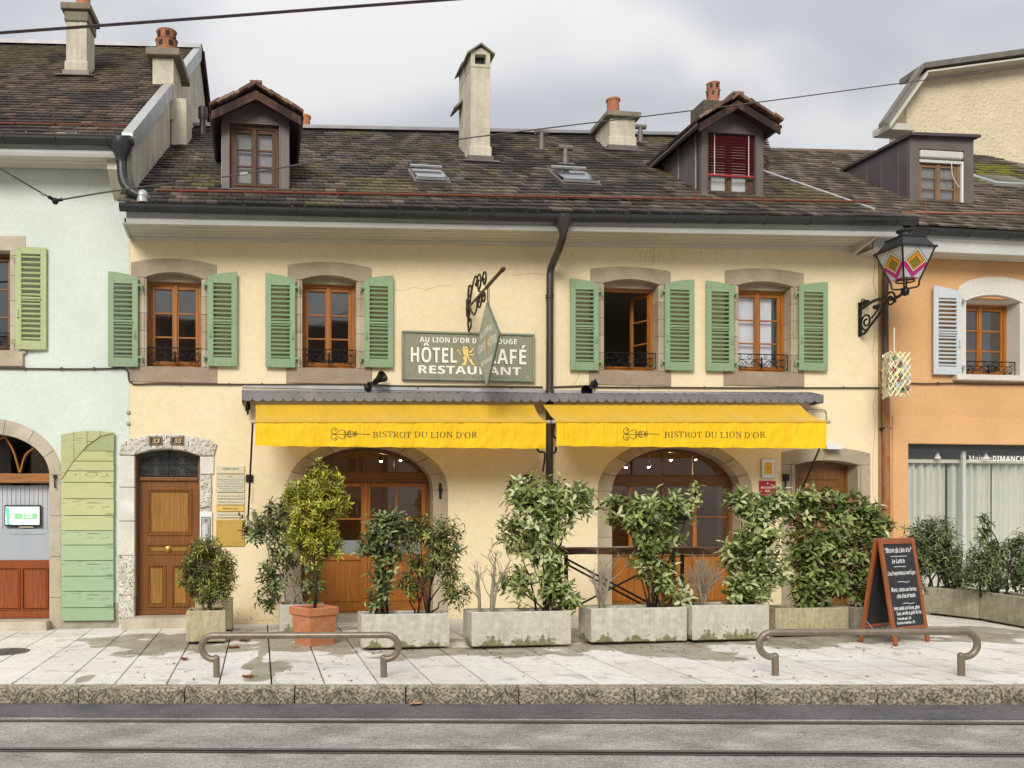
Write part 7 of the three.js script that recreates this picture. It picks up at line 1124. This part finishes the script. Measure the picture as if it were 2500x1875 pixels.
// ---------- bent steel rails by the kerb ----------
function bentRail(px, base, topY, label) {
  const a = spot(px[0], base), b = spot(px[1], base), o = thing('bent_rail', label, 'barrier', 'bent tube rails along the kerb'), m = a.clone().add(b).multiplyScalar(0.5), d = b.clone().sub(a), L = d.length(), Z = -m.z; o.position.copy(m); o.rotation.set(0, Math.atan2(-d.z, d.x), Math.atan(SLOPE));
  const h = (base - topY) / FOCAL * Z, r = 0.033, R = h * 0.285, hp = h - 2 * R, st = mat('#988b7e', 0.42, { metalness: 0.4, map: TX.concrete, bump: TX.plasterB, bumpScale: 0.0012 }), pts = [], N = 14, x = L / 2;
  const arc = (s) => { const q = []; for (let i = 0; i <= N; i++) { const t = -Math.PI / 2 + Math.PI * i / N; q.push(V(s * (x + 0.03 + R * Math.cos(t) * 1.0), hp + R + R * Math.sin(t), 0)); } return q; };
  const right = arc(1), left = arc(-1).reverse();
  const full = [V(-x + 0.0, hp, 0), ...left.slice().reverse(), ...[-0.5, 0, 0.5].map((k) => V(k * L * 0.9, h, 0)), ...right.slice().reverse(), V(x - 0.0, hp, 0)];
  mesh('bent_tube', new THREE.TubeGeometry(new THREE.CatmullRomCurve3(full, false, 'centripetal'), 160, r, 14), st, o);
  each('post', [-1, 1].map((s) => { const g = new THREE.CylinderGeometry(r * 1.02, r * 1.02, hp + 0.1, 14); return g.translate(s * x, hp / 2 - 0.035, 0); }), st, o);
  each('post_cap', [-1, 1].map((s) => new THREE.SphereGeometry(r * 1.01, 12, 8).translate(s * x, hp + 0.01, 0)), st, o);
}
bentRail([529, 937], 1653, 1551, 'bent steel tube rail in front of the terracotta pot');
bentRail([1893, 2347], 1649, 1543, 'bent steel tube rail in front of the chalkboard');
// ---------- chalkboard ----------
{
  const o = thing('chalkboard', 'folding chalkboard with reddish wood frame and menu written in chalk', 'chalkboard'); o.position.set(6.27, groundY(6.27), -10.92); o.rotation.y = 0.5;
  const tx = canvasTex(512, 900, (x, w, h) => {
    x.fillStyle = '#24262a'; x.fillRect(0, 0, w, h); reseed(64); for (let i = 0; i < 300; i++) { x.fillStyle = 'rgba(200,205,210,' + rr(0.004, 0.02) + ')'; x.beginPath(); x.ellipse(rr(0, w), rr(0, h), rr(5, 70), rr(3, 30), rr(0, 3), 0, 7); x.fill(); }
    x.fillStyle = '#f2f2ee'; x.strokeStyle = '#f2f2ee'; x.lineWidth = 5; x.lineCap = 'round';
    const hand = (s, cx, y, size, maxW) => { x.font = 'italic ' + size + 'px sans-serif'; let tot = x.measureText(s).width, k = Math.min(1, maxW / tot), px = cx - tot * k / 2; for (const ch of s) { const cw = x.measureText(ch).width * k; x.save(); x.translate(px, y + rr(-2.5, 2.5)); x.rotate(rr(-0.1, 0.1)); x.scale(k * 0.95, rr(1.05, 1.3)); x.fillText(ch, 0, 0); x.lineWidth = 1.4; x.strokeText(ch, 0, 0); x.restore(); px += cw; } };
    const rule = (a, b, y, wv) => { x.lineWidth = 5; x.beginPath(); x.moveTo(a, y); x.bezierCurveTo(lerp(a, b, 0.33), y - wv, lerp(a, b, 0.66), y + wv, b, y - wv * 0.3); x.stroke(); };
    hand("“Bistrot du Lion d'or”", 256, 92, 60, 470); rule(110, 390, 136, 2); hand('Le Lunch', 226, 210, 56, 300); rule(140, 350, 250, 5); hand("L'œuf mayonnaise à notre façon", 256, 340, 50, 480); rule(170, 370, 420, 22);
    hand('Merlu, risotto aux herbes,', 256, 520, 48, 440); hand("côte d'été et basilic", 276, 590, 48, 330); rule(200, 400, 656, 20); hand('Petit sablé à la farine, glace', 256, 720, 40, 450); hand('Suze, vanille au goût du thé', 280, 774, 40, 430); hand('Formule plat : 20.-', 190, 826, 30, 320); hand('Formule complète : 36.-', 206, 872, 30, 350);
  });
  const W = 0.70, H = 1.27, lean = 0.155, fr = mat('#ad5e30', 0.4, { map: TX.wood }), frH = mat('#ad5e30', 0.4, { map: turned(TX.wood) });
  for (const s of [1, -1]) {
    const lf = part('leaf', o); lf.position.set(0, 0, s * 0.215); lf.rotation.x = -lean; if (s < 0) { lf.rotation.order = 'YXZ'; lf.rotation.y = Math.PI; }
    each('side_rail', [rspan(-W / 2, -W / 2 + 0.055, 0.0, H, -0.02, 0.02, 0.01), rspan(W / 2 - 0.055, W / 2, 0.0, H, -0.02, 0.02, 0.01)], fr, lf); each('cross_rail', [rspan(-W / 2 + 0.05, W / 2 - 0.05, H - 0.07, H, -0.019, 0.021, 0.01), rspan(-W / 2 + 0.05, W / 2 - 0.05, 0.17, 0.215, -0.019, 0.019, 0.01)], frH, lf);
    mesh('slate', span(-W / 2 + 0.05, W / 2 - 0.05, 0.21, H - 0.06, -0.008, 0.004), mat('#222428', 0.8), lf);
    if (s > 0) mesh('chalk_writing', new THREE.PlaneGeometry(W - 0.11, H - 0.285).translate(0, (0.215 + H - 0.07) / 2, 0.006), mat('#ffffff', 0.8, { map: tx }), lf, true);
  }
  mesh('chain', tube([V(-0.3, 0.25, 0.16), V(-0.3, 0.12, 0), V(-0.3, 0.25, -0.16)], 0.004, 14, 4), MT.zincLight, o);
}
// ---------- high table behind the planters ----------
{
  const o = thing('high_table', 'long rustic plank table on black trestles behind the planters', 'table'); const Z = 12.45, cx = (1515 - PX) / FOCAL * Z; o.position.set(cx, groundY(cx), -Z); o.rotation.y = C.th * 0.6;
  const L = 552 / FOCAL * Z, y = 1.08; const pl = new THREE.BoxGeometry(L, 0.085, 0.4, 60, 2, 2), p = pl.attributes.position; for (let i = 0; i < p.count; i++) { const x = p.getX(i), n = f3(x * 5, p.getY(i) * 20, p.getZ(i) * 3, 3, 820) - 0.5; p.setXYZ(i, x, p.getY(i) + 0.02 * n, p.getZ(i) + 0.05 * n); } pl.computeVertexNormals(); mesh('plank_top', pl.translate(0, y, 0), mat('#8a6c4c', 0.8, { map: turned(TX.oldwood), bump: turned(TX.oldwood), bumpScale: 0.006 }), o);
  for (const s of [-1, 1]) { const tr = part('trestle', o), x0 = s * L * 0.26, f = -s; each('post', [-0.15, 0.15].map((z) => rbox(0.05, y - 0.05, 0.04, 0.006, x0, (y - 0.05) / 2, z)), MT.iron, tr); }
  each('cross_brace', [bar(V(-L * 0.26, y - 0.1, 0.16), V(L * 0.14, 0.32, 0.16), 0.016, 6), bar(V(-L * 0.26, y - 0.17, 0.14), V(L * 0.11, 0.3, 0.14), 0.016, 6), bar(V(L * 0.1, 0.82, 0.17), V(-L * 0.24, 0.3, 0.17), 0.014, 6)], MT.iron, o);
}
// ---------- lit screen in the green house's shop ----------
{
  const o = thing('display_screen', 'lit screen with property pictures hanging in the shop window', 'screen'), p = G.at(56, 1259, -0.27), q = G.world(p.u, p.y, -0.27); o.position.copy(q); o.rotation.y = G.th; const W = 88 / FOCAL * 13.5, H = 52 / FOCAL * 13.5;
  const tx = canvasTex(512, 300, (x, w, h) => { x.fillStyle = '#cfeee4'; x.fillRect(0, 0, w, h); x.fillStyle = '#58b7b0'; x.beginPath(); x.moveTo(0, 20); x.lineTo(60, 10); x.lineTo(90, h); x.lineTo(30, h); x.fill(); x.fillStyle = '#e6f6f0'; x.fillRect(60, 20, w - 80, h - 40); x.fillStyle = '#7fb487'; x.fillRect(40, 110, 220, 100); x.fillRect(276, 110, 210, 100); x.fillStyle = '#d8dcd6'; x.fillRect(70, 125, 70, 75); x.fillRect(300, 120, 100, 60); x.fillStyle = '#47604a'; for (let i = 0; i < 8; i++) { x.fillRect(80 + (i % 3) * 20, 135 + Math.floor(i / 3) * 20, 10, 12); x.fillRect(306 + i * 11, 128, 5, 40); } x.strokeStyle = '#345'; x.lineWidth = 5; x.beginPath(); x.arc(250, 76, 18, 0, 7); x.stroke(); x.fillStyle = '#345'; x.font = '22px sans-serif'; x.fillText('VINGT·NEUF', 90, 84); x.fillText('IMMOBILIER', 290, 84); x.fillStyle = '#7a8a86'; x.fillRect(150, 230, 220, 6); x.fillRect(170, 250, 180, 6); });
  mesh('casing', rbox(W, H, 0.04, 0.012), MT.black, o); mesh('picture', new THREE.PlaneGeometry(W - 0.04, H - 0.05).translate(0, 0.0, 0.0215), mat('#ffffff', 0.3, { map: tx, emissiveMap: tx, emissive: srgb('#ffffff'), emissiveIntensity: 0.45 }), o, true); mesh('shelf_clip', rbox(W * 0.4, 0.02, 0.03, 0.005, W * 0.1, -H / 2 - 0.012, 0.01), mat('#c9b79a', 0.6), o);
}
// ---------- overhead wires ----------
{
  const at = (x, y, Z) => V((x - PX) / FOCAL * Z, CY - (y - PY) / FOCAL * Z, -Z), cab = mat('#33262a', 0.6, { metalness: 0.3 }), steel = mat('#5a5654', 0.5, { metalness: 0.5 });
  const a = thing('contact_wire', 'thick dark overhead wire crossing above the tall chimneys', 'wire'); mesh('wire', [tube([at(-2600, 268, 9), at(300, 57, 9), at(1060, 0, 9), at(4400, -246, 9)], 0.010, 40, 6), tube([at(-2600, 272, 9), at(300, 60.5, 9), at(1060, 3.5, 9), at(4400, -242, 9)], 0.007, 40, 6)], cab, a); mesh('wire_clamp', rbox(0.05, 0.04, 0.03, 0.006).translate(...at(1230, -11, 9).toArray()), steel, a);
  const b = thing('span_wire', 'thin steel span wire stretched across the roofs with a joint', 'wire');
  mesh('wire', [tube([at(135, 490, 8), at(312, 461, 8.4), at(600, 424, 9), at(1075, 346, 10), at(1840, 251, 12), at(2500, 163, 14), at(4200, -62, 19)], 0.0075, 80, 6)], steel, b); mesh('side_wire', tube([at(-1500, -480, 5.4), at(0, 411, 7.7), at(135, 490, 8)], 0.0075, 20, 6), steel, b);
  mesh('joint', [new THREE.SphereGeometry(0.03, 10, 8).translate(...at(135, 491, 8).toArray()), bar(at(135, 490, 8), at(152, 487, 8.05), 0.016, 6), bar(at(135, 490, 8), at(118, 480, 7.96), 0.016, 6)], MT.iron, b);
  each('turnbuckle', [bar(at(100, 469, 7.92), at(110, 475, 7.94), 0.02, 7), bar(at(586, 426, 8.97), at(604, 424, 9), 0.016, 7)], MT.zincLight, b);
}
// ---------- fallen leaves ----------
{
  const lm = ['#7a3f22', '#8e5230', '#b98a6a', '#6b3a20'].map((c) => mat(c, 0.8));
  const leafLit = (px, py, s, mi, lab, y0 = 0) => { const o = thing('fallen_leaf', lab, 'leaf'), f = spot(px, py); o.position.set(f.x, f.y + 0.006 + y0, f.z); o.rotation.y = rr(0, 6); const g = new THREE.PlaneGeometry(s, s * 0.6, 6, 4).rotateX(-Math.PI / 2), p = g.attributes.position; for (let i = 0; i < p.count; i++) { const x = p.getX(i) / s, z = p.getZ(i) / s; p.setX(i, p.getX(i) * (1 - 0.9 * Math.abs(z))); p.setY(i, 0.25 * s * (4 * z * z + x * x) + 0.1 * s * (f3(x * 5, z * 5, px, 2, 830) - 0.5)); } g.computeVertexNormals(); mesh('blade', g, lm[mi], o); mesh('stalk', bar(V(-s * 0.5, s * 0.06, 0), V(-s * 0.85, s * 0.02, s * 0.1), 0.0025, 4), lm[mi], o); };
  reseed(12); leafLit(450, 1611, 0.14, 0, 'reddish dry leaf on the dry slabs near the damp patch'); leafLit(571, 1583, 0.16, 0, 'dry leaf beside the beige planter'); leafLit(605, 1654, 0.13, 1, 'rusty dry leaf lying on the damp streak'); leafLit(595, 1566, 0.2, 3, 'dark dry leaf at the foot of the beige planter');
  leafLit(1016, 1672, 0.13, 2, 'pale dry leaf lying in the gutter against the kerb'); { const o = scene.children[scene.children.length - 1], x = (1016 - PX) / FOCAL * 8.3; o.position.set(x, groundY(x) + ROAD + 0.012, kerbZ(x) + 0.27); o.rotation.y = 0.4; }
}
// ---------- shrubs ----------
const leafMat = new THREE.MeshPhysicalMaterial({ color: 0xffffff, vertexColors: true, roughness: 0.46, specularIntensity: 0.7, side: THREE.DoubleSide, transmission: 0.25, thickness: 0 });
const barkPale = mat('#a89c8e', 0.9, { map: TX.concrete }), barkDark = mat('#4d4034', 0.9, { map: TX.oldwood }), barkGreen = mat('#5d5a3c', 0.9);
const col = new THREE.Color();
function leafBuf() { const P = [], K = []; return {
  P, K,
  add(at, dir, up, l, w, droop, c) {
    const d = dir.clone().normalize(), s = V().crossVectors(d, up).normalize(), n = V().crossVectors(s, d).normalize(), pt = (a, b, h) => at.clone().addScaledVector(d, a * l).addScaledVector(s, b * w).addScaledVector(n, h * l);
    const B = pt(0, 0, 0), M = pt(0.48, 0, -0.02 - droop * 0.3), L1 = pt(0.42, -0.5, 0.06 - droop * 0.2), R1 = pt(0.42, 0.5, 0.06 - droop * 0.2), L2 = pt(0.75, -0.36, 0.03 - droop * 0.6), R2 = pt(0.75, 0.36, 0.03 - droop * 0.6), T = pt(1, 0, -droop);
    const tri = (...v) => { for (const q of v) { P.push(q.x, q.y, q.z); K.push(c.r, c.g, c.b); } };
    tri(B, M, L1); tri(L1, M, L2); tri(L2, M, T); tri(B, R1, M); tri(R1, R2, M); tri(R2, T, M);
  },
  build(name, parent) { const g = new THREE.BufferGeometry(); g.setAttribute('position', new THREE.Float32BufferAttribute(P, 3)); g.setAttribute('color', new THREE.Float32BufferAttribute(K, 3)); g.computeVertexNormals(); const o = mesh(name, g, leafMat, parent); o.userData.kind = 'stuff'; return o; },
}; }
function limb(a, b, r0, r1, wob, out, n = 4) { let p = a.clone(); for (let i = 1; i <= n; i++) { const t = i / n, q = a.clone().lerp(b, t); if (i < n) q.add(V(rr(-wob, wob), rr(-wob, wob) * 0.5, rr(-wob, wob))); out.push(bar(p, q, lerp(r0, r1, (i - 1) / n), 5, lerp(r0, r1, t))); p = q; } return p; }
// blobs are surveyed [px, py, rx, ry] ellipses at the distance of the base; depth follows width
function shrub(name, label, base, px0, py0, Z, blobs, s, o = {}) {
  const sh = thing(name, label, 'shrub', 'shrubs growing in the terrace planters'); sh.position.copy(base); reseed(s);
  const k = Z / FOCAL, { leaf = 0.1, wide = 0.4, per = 7, density = 1, pal = ['#5f6e34', '#6f7d3c', '#505e2a', '#808d48', '#8f9a56', '#434f24'], stems = 5, bark = barkDark, droop = 0.18, spread = 0.12, stemR = 0.014, dz = 0.8, tipMix = 0.25, tipPal = ['#b0b675', '#bfc486'], bareTo = 0, tall = 1 } = o;
  const lb = leafBuf(), wood = [], twigs = [];
  const B = blobs.map(([x, y, a, b, dd]) => ({ c: V((x - px0) * k, (py0 - y) * k, dd ?? rr(-0.05, 0.05)), a: a * k * 1.12, b: b * k * 1.1, d: Math.min(a * k * dz, 0.42) }));
  const nodes = [], fork = o.fork ?? 0; if (fork) { let p = V(0, -0.05, 0); for (let j = 1; j <= 6; j++) { const r = V(o.bend * Math.sin(j / 6 * Math.PI), lerp(-0.05, fork, j / 6), 0.01 * j); wood.push(bar(p, r, 0.024 - 0.0015 * j, 8, 0.0225 - 0.0015 * j)); p = r; } }
  for (let i = 0; i < stems; i++) { const q = B[i % B.length], st = fork ? V(0, fork - 0.02, 0.06) : V(rr(-spread, spread), -0.05, rr(-0.08, 0.08)), e = q.c.clone().add(V(rr(-0.5, 0.5) * q.a, rr(-0.1, 0.6) * q.b, rr(-0.4, 0.4) * q.d)); let p = st; const n = 5; for (let j = 1; j <= n; j++) { const t = j / n, r = st.clone().lerp(e, t); r.x = lerp(st.x, e.x, t ** 1.3); if (j < n) r.add(V(rr(-0.03, 0.03), 0, rr(-0.03, 0.03))); wood.push(bar(p, r, lerp(stemR, stemR * 0.4, (j - 1) / n), 6, lerp(stemR, stemR * 0.4, j / n))); nodes.push(r); p = r; } }
  for (const q of B) {
    const vol = q.a * q.b, n = Math.max(8, Math.round(vol * 720 * density / (leaf * 10)));
    for (let i = 0; i < n; i++) {
      let d = V(rr(-1, 1), rr(-1, 1), rr(-1, 1)); while (d.lengthSq() > 1) d = V(rr(-1, 1), rr(-1, 1), rr(-1, 1)); const rad = d.length(); d.multiplyScalar(0.35 + 0.65 * Math.sqrt(rad)); if (rnd() < 0.12) d.multiplyScalar(1.18);
      const tip = V(q.c.x + d.x * q.a, q.c.y + d.y * q.b, q.c.z + d.z * q.d), out = V(d.x, d.y * 0.5 + 0.55 * tall, d.z + 0.15).normalize().add(V(rr(-0.35, 0.35), rr(-0.35, 0.35), rr(-0.35, 0.35))).normalize();
      let near = nodes[0], best = 1e9; for (const nd of nodes) { const e = nd.distanceToSquared(tip) + (nd.y > tip.y ? 0.05 : 0); if (e < best) { best = e; near = nd; } }
      const len = Math.min(0.28, Math.sqrt(best)), root = tip.clone().addScaledVector(out.clone().lerp(tip.clone().sub(near).normalize(), 0.6).normalize(), -len); twigs.push(bar(root, tip, 0.0045, 3, 0.002));
      const isTip = rnd() < tipMix, young = isTip ? tipPal : pal, base = young[Math.floor(rnd() * young.length)], cnt = Math.round(per * rr(0.7, 1.3)), roll = rr(0, 6.28), e1 = V().crossVectors(out, Math.abs(out.y) < 0.9 ? V(0, 1, 0) : V(1, 0, 0)).normalize(), e2 = V().crossVectors(out, e1);
      for (let j = 0; j < cnt; j++) {
        const a = roll + j * 2.4, back = (j / cnt) * Math.min(len, leaf * 1.3), radial = e1.clone().multiplyScalar(Math.cos(a)).addScaledVector(e2, Math.sin(a)), dir = radial.clone().multiplyScalar(rr(0.75, 1.1)).addScaledVector(out, rr(0.25, 0.9)).add(V(0, -droop * rr(0.2, 1.2), 0));
        col.set(rnd() < 0.75 ? base : pal[Math.floor(rnd() * pal.length)]).multiplyScalar(rr(0.75, 1.25)); lb.add(tip.clone().addScaledVector(out, -back), dir, out.clone().add(V(0, 0.6, 0)), leaf * rr(0.55, 1.2), leaf * wide * rr(0.8, 1.1), droop * rr(0.3, 1.3), col);
      }
    }
  }
  mesh('stems', wood, bark, sh); tag(mesh('twigs', twigs, bark, sh), null, null, null, 'stuff'); lb.build('foliage', sh); return sh;
}
function bareShrub(label, base, px0, py0, Z, trunks, s, twig = 1) {
  const sh = thing('bare_shrub', label, 'shrub', 'cut back leafless shrubs in the planters'); sh.position.copy(base); reseed(s); const k = Z / FOCAL, wood = [], fine = [];
  const grow = (p, d, l, r, lev) => { const q = p.clone().addScaledVector(d, l).add(V(rr(-0.02, 0.02), 0, rr(-0.02, 0.02))); (r > 0.006 ? wood : fine).push(bar(p, q, r, r > 0.006 ? 6 : 4, r * 0.72)); if (lev <= 0) return; const n = lev > 1 ? 2 + (rnd() < 0.6 ? 1 : 0) : 3; for (let i = 0; i < n; i++) { const dd = d.clone().add(V(rr(-0.75, 0.75), rr(-0.1, 0.5), rr(-0.6, 0.6))).normalize(); grow(rnd() < 0.3 ? p.clone().lerp(q, rr(0.4, 0.9)) : q, dd, l * rr(0.55, 0.85), r * rr(0.4, 0.62), lev - 1); } };
  for (const [x0, y0, x1, y1, r] of trunks) { const a = V((x0 - px0) * k, (py0 - y0) * k, rr(-0.05, 0.05)), b = V((x1 - px0) * k, (py0 - y1) * k, a.z + rr(-0.05, 0.05)), m = a.clone().lerp(b, 0.45).add(V(rr(-0.02, 0.02), 0, rr(-0.02, 0.02))); wood.push(bar(a, m, r, 7, r * 0.85), bar(m, b, r * 0.85, 7, r * 0.7)); const d = b.clone().sub(a).normalize(), L = a.distanceTo(b); for (let i = 0; i < 7 * twig; i++) grow(a.clone().lerp(b, rr(0.15, 1)), d.clone().add(V(rr(-1, 1), rr(-0.1, 0.6), rr(-0.7, 0.7))).normalize(), L * rr(0.18, 0.4), r * 0.34, 2); }
  mesh('trunk', wood, barkPale, sh); tag(mesh('twigs', fine, barkPale, sh), null, null, null, 'stuff'); return sh;
}
const soilAt = (key, dx = 0) => { const o = PL[key], c = Math.cos(o.rotation.y), s = Math.sin(o.rotation.y); return V(o.position.x + dx * c, o.position.y + o.top - 0.03, o.position.z - dx * s); };
const proj = (v) => [PX + v.x / -v.z * FOCAL, PY - (v.y - CY) / -v.z * FOCAL];
const grow = (name, label, key, px, blobs, seed, o = {}) => { const c = soilAt(key), Z = -c.z, dx = (px - proj(c)[0]) * Z / FOCAL, b = soilAt(key, dx), [qx, qy] = proj(b); return shrub(name, label, b, qx, qy, Z, blobs, seed, o); };
const growBare = (label, key, px, trunks, seed, tw) => { const c = soilAt(key), Z = -c.z, dx = (px - proj(c)[0]) * Z / FOCAL, b = soilAt(key, dx), [qx, qy] = proj(b); return bareShrub(label, b, qx, qy, Z, trunks.map((t) => [t[0], qy, ...t.slice(2)]), seed, tw); };
const olive = { leaf: 0.075, wide: 0.26, per: 10, density: 1.5, pal: ['#646628', '#767730', '#525422', '#878a3c', '#45461c'], tipPal: ['#989a4a', '#a5a758'], droop: 0.3, bark: barkPale, spread: 0.05 };
const laurel = { pal: ['#576030', '#66703a', '#485128', '#757f46', '#838d54'], tipPal: ['#9aa872', '#acb886'] };
const photinia = { leaf: 0.122, pal: ['#5f6f32', '#707f3c', '#818f49', '#929e5a', '#4f5e2a', '#a0ab6c'], tipPal: ['#b1bb7c', '#c2c992', '#ccd2a2'], tipMix: 0.4 };
grow('small_bush', 'small fine leaved bush in the weathered beige planter', 'a', 503, [[505, 1385, 60, 60], [470, 1400, 34, 55], [545, 1395, 34, 55], [505, 1335, 40, 30], [515, 1440, 50, 40]], 101, olive);
grow('laurel_shrub', 'dark laurel behind the lemon tree, arching towards the name plates', 'b', 715, [[650, 1275, 52, 38], [620, 1295, 28, 30], [690, 1250, 44, 50], [700, 1330, 50, 50], [665, 1400, 34, 60], [760, 1420, 36, 50], [655, 1450, 30, 30]], 103, { ...laurel, stems: 9, bark: barkPale, density: 0.85, spread: 0.16 });
{ // lemon tree in the terracotta pot
  const b = PL.t.position.clone(); b.y += PL.t.top; const [qx, qy] = proj(b), Z = -b.z;
  shrub('lemon_tree', 'yellow green lemon tree standing in the square terracotta pot', b, qx, qy, Z, [[770, 1240, 66, 70], [735, 1210, 44, 44], [800, 1180, 34, 40], [770, 1150, 24, 34], [830, 1220, 26, 40], [760, 1310, 66, 44], [800, 1330, 40, 36], [725, 1290, 36, 44], [710, 1200, 18, 24], [760, 1365, 34, 20]], 107, { leaf: 0.085, wide: 0.27, per: 9, density: 1.0, stems: 9, fork: 0.58, bend: 0.03, spread: 0.012, stemR: 0.012, pal: ['#a9ab34', '#b8b93e', '#93952a', '#c3c34c', '#7d8024'], tipPal: ['#d0ce5c', '#d9d66e'], bark: barkDark, droop: 0.05, tall: 1.4, dz: 0.75 });
}
grow('laurel_shrub', 'glossy laurel on the left of the planter before the oak door', 'c', 935, [[930, 1290, 50, 44], [905, 1330, 34, 34], [950, 1350, 40, 50], [930, 1420, 34, 50], [960, 1270, 40, 30], [920, 1470, 26, 24]], 109, { ...laurel, stems: 6 });
grow('laurel_shrub', 'finer drooping shrub on the right of the planter before the oak door', 'c', 1030, [[1060, 1290, 70, 40], [1000, 1300, 50, 40], [1090, 1330, 46, 46], [1040, 1370, 60, 40], [1095, 1400, 34, 50], [1010, 1420, 40, 40], [1115, 1450, 34, 26]], 113, { ...olive, pal: ['#5f662f', '#6f763b', '#515829', '#80864b'], leaf: 0.08, wide: 0.32, per: 7, density: 1.0, stems: 10, bark: barkDark, spread: 0.1, droop: 0.4 });
growBare('bare cut stumps at the left end of the planter with the tallest shrub', 'd', 1185, [[1172, 0, 1165, 1395, 0.022], [1200, 0, 1208, 1385, 0.026], [1203, 0, 1222, 1400, 0.018]], 121, 1);
grow('photinia_shrub', 'tallest shrub, with broad pale crown reaching the awning gap', 'd', 1330, [[1345, 1205, 90, 46], [1290, 1215, 56, 50], [1410, 1215, 54, 40], [1270, 1190, 36, 36], [1335, 1270, 74, 44], [1250, 1290, 52, 40], [1300, 1320, 60, 36], [1340, 1370, 44, 46], [1270, 1420, 56, 46], [1360, 1430, 44, 44], [1395, 1450, 34, 30]], 127, { ...photinia, stems: 10, density: 0.9, spread: 0.1 });
growBare('single bare forked stump below the arched window', 'e', 1470, [[1470, 0, 1466, 1395, 0.03], [1470, 0, 1492, 1390, 0.02], [1468, 0, 1450, 1400, 0.018]], 131, 1);
grow('photinia_shrub', 'leafy shrub right in front of the arched window', 'e', 1600, [[1610, 1230, 80, 40], [1560, 1255, 56, 44], [1660, 1240, 50, 36], [1500, 1235, 34, 34], [1700, 1205, 26, 24], [1610, 1300, 60, 44], [1580, 1360, 46, 44], [1620, 1400, 44, 44], [1660, 1440, 44, 34]], 137, { ...photinia, stems: 8, density: 0.95 });
growBare('twiggy bare shrub between two leafy ones', 'f', 1712, [[1714, 0, 1718, 1400, 0.026], [1714, 0, 1700, 1405, 0.016], [1716, 0, 1735, 1405, 0.016]], 139, 3);
grow('photinia_shrub', 'dense shrub under the red plaque', 'f', 1830, [[1850, 1240, 56, 44], [1800, 1215, 30, 26], [1890, 1225, 46, 38], [1850, 1310, 60, 46], [1800, 1350, 44, 44], [1870, 1380, 56, 50], [1830, 1430, 54, 44], [1790, 1430, 26, 34]], 149, { ...photinia, stems: 9, density: 1.15 });
grow('photinia_shrub', 'broad bushy shrub in front of the side door', 'g', 1990, [[2010, 1225, 66, 40], [1960, 1245, 44, 40], [2070, 1235, 46, 40], [2120, 1260, 44, 44], [2010, 1300, 76, 46], [2080, 1330, 66, 50], [1970, 1370, 56, 56], [2050, 1400, 70, 54], [1995, 1440, 60, 40], [2110, 1410, 46, 54]], 151, { ...photinia, stems: 12, density: 1.2, tipPal: ['#b1bb7c', '#b8c085', '#96664a'], tipMix: 0.3, spread: 0.2 });
grow('photinia_shrub', 'shrub half hidden behind the chalkboard', 'h', 2145, [[2140, 1300, 40, 50], [2150, 1380, 44, 60], [2110, 1440, 40, 40]], 157, { ...photinia, stems: 5, density: 1.0 });
const willow = { leaf: 0.09, wide: 0.26, per: 8, pal: ['#4c5a2e', '#5a693a', '#404c26', '#697747', '#778454'], tipPal: ['#88955e', '#96a26c'], droop: 0.4, spread: 0.25, stems: 10, bark: barkDark };
grow('willow_shrub', 'drooping fine leaved shrub at the shop window corner', 'i', 2290, [[2285, 1295, 50, 40], [2230, 1310, 36, 34], [2265, 1345, 60, 44], [2310, 1360, 50, 50], [2230, 1390, 40, 40], [2350, 1400, 46, 40]], 163, { ...willow, density: 1.3 });
grow('willow_shrub', 'sparse tall shrub at the shop window with an upright shoot', 'j', 2420, [[2395, 1285, 18, 44], [2400, 1350, 46, 36], [2440, 1340, 36, 34], [2385, 1400, 44, 40], [2440, 1400, 46, 44], [2490, 1330, 36, 46], [2500, 1400, 40, 46]], 167, { ...willow, density: 1.1 });
// ---------- crumbs of dead leaf and soil on the slabs round the planters ----------
{
  reseed(404); const g = new THREE.CircleGeometry(0.016, 5).rotateX(-Math.PI / 2), p = g.attributes.position; p.setY(1, 0.006); p.setY(3, 0.008); g.computeVertexNormals();
  const n = 420, im = new THREE.InstancedMesh(g, mat('#ffffff', 0.9), n), m4 = new THREE.Matrix4(), q = new THREE.Quaternion(), tones = ['#6b4a30', '#8a6a48', '#4a3a2a', '#9c8a70', '#7a4a34'];
  for (let i = 0; i < n; i++) { const x = rr(240, 2250), y = x < 860 ? rr(1545, 1665) : 1592 + rr(-1, 1) * rr(0, 1) * 34 - (x - 900) * 0.014, f = spot(x, rnd() < 0.25 ? rr(1545, 1665) : y), s = rr(0.25, 1.2) ** 1.4; q.setFromEuler(new THREE.Euler(rr(-0.2, 0.2), rr(0, 6.3), rr(-0.2, 0.2))); im.setMatrixAt(i, m4.compose(V(f.x, f.y + 0.006, f.z), q, V(s * rr(0.5, 1.6), 1, s * 0.7))); im.setColorAt(i, tint.set(tones[Math.floor(rnd() * 5)])); }
  im.name = 'leaf_litter'; im.castShadow = im.receiveShadow = true; tag(im, 'scattered crumbs of dead leaf and soil on the slabs', 'litter', null, 'stuff'); scene.add(im);
}
renderer.render(scene, camera);
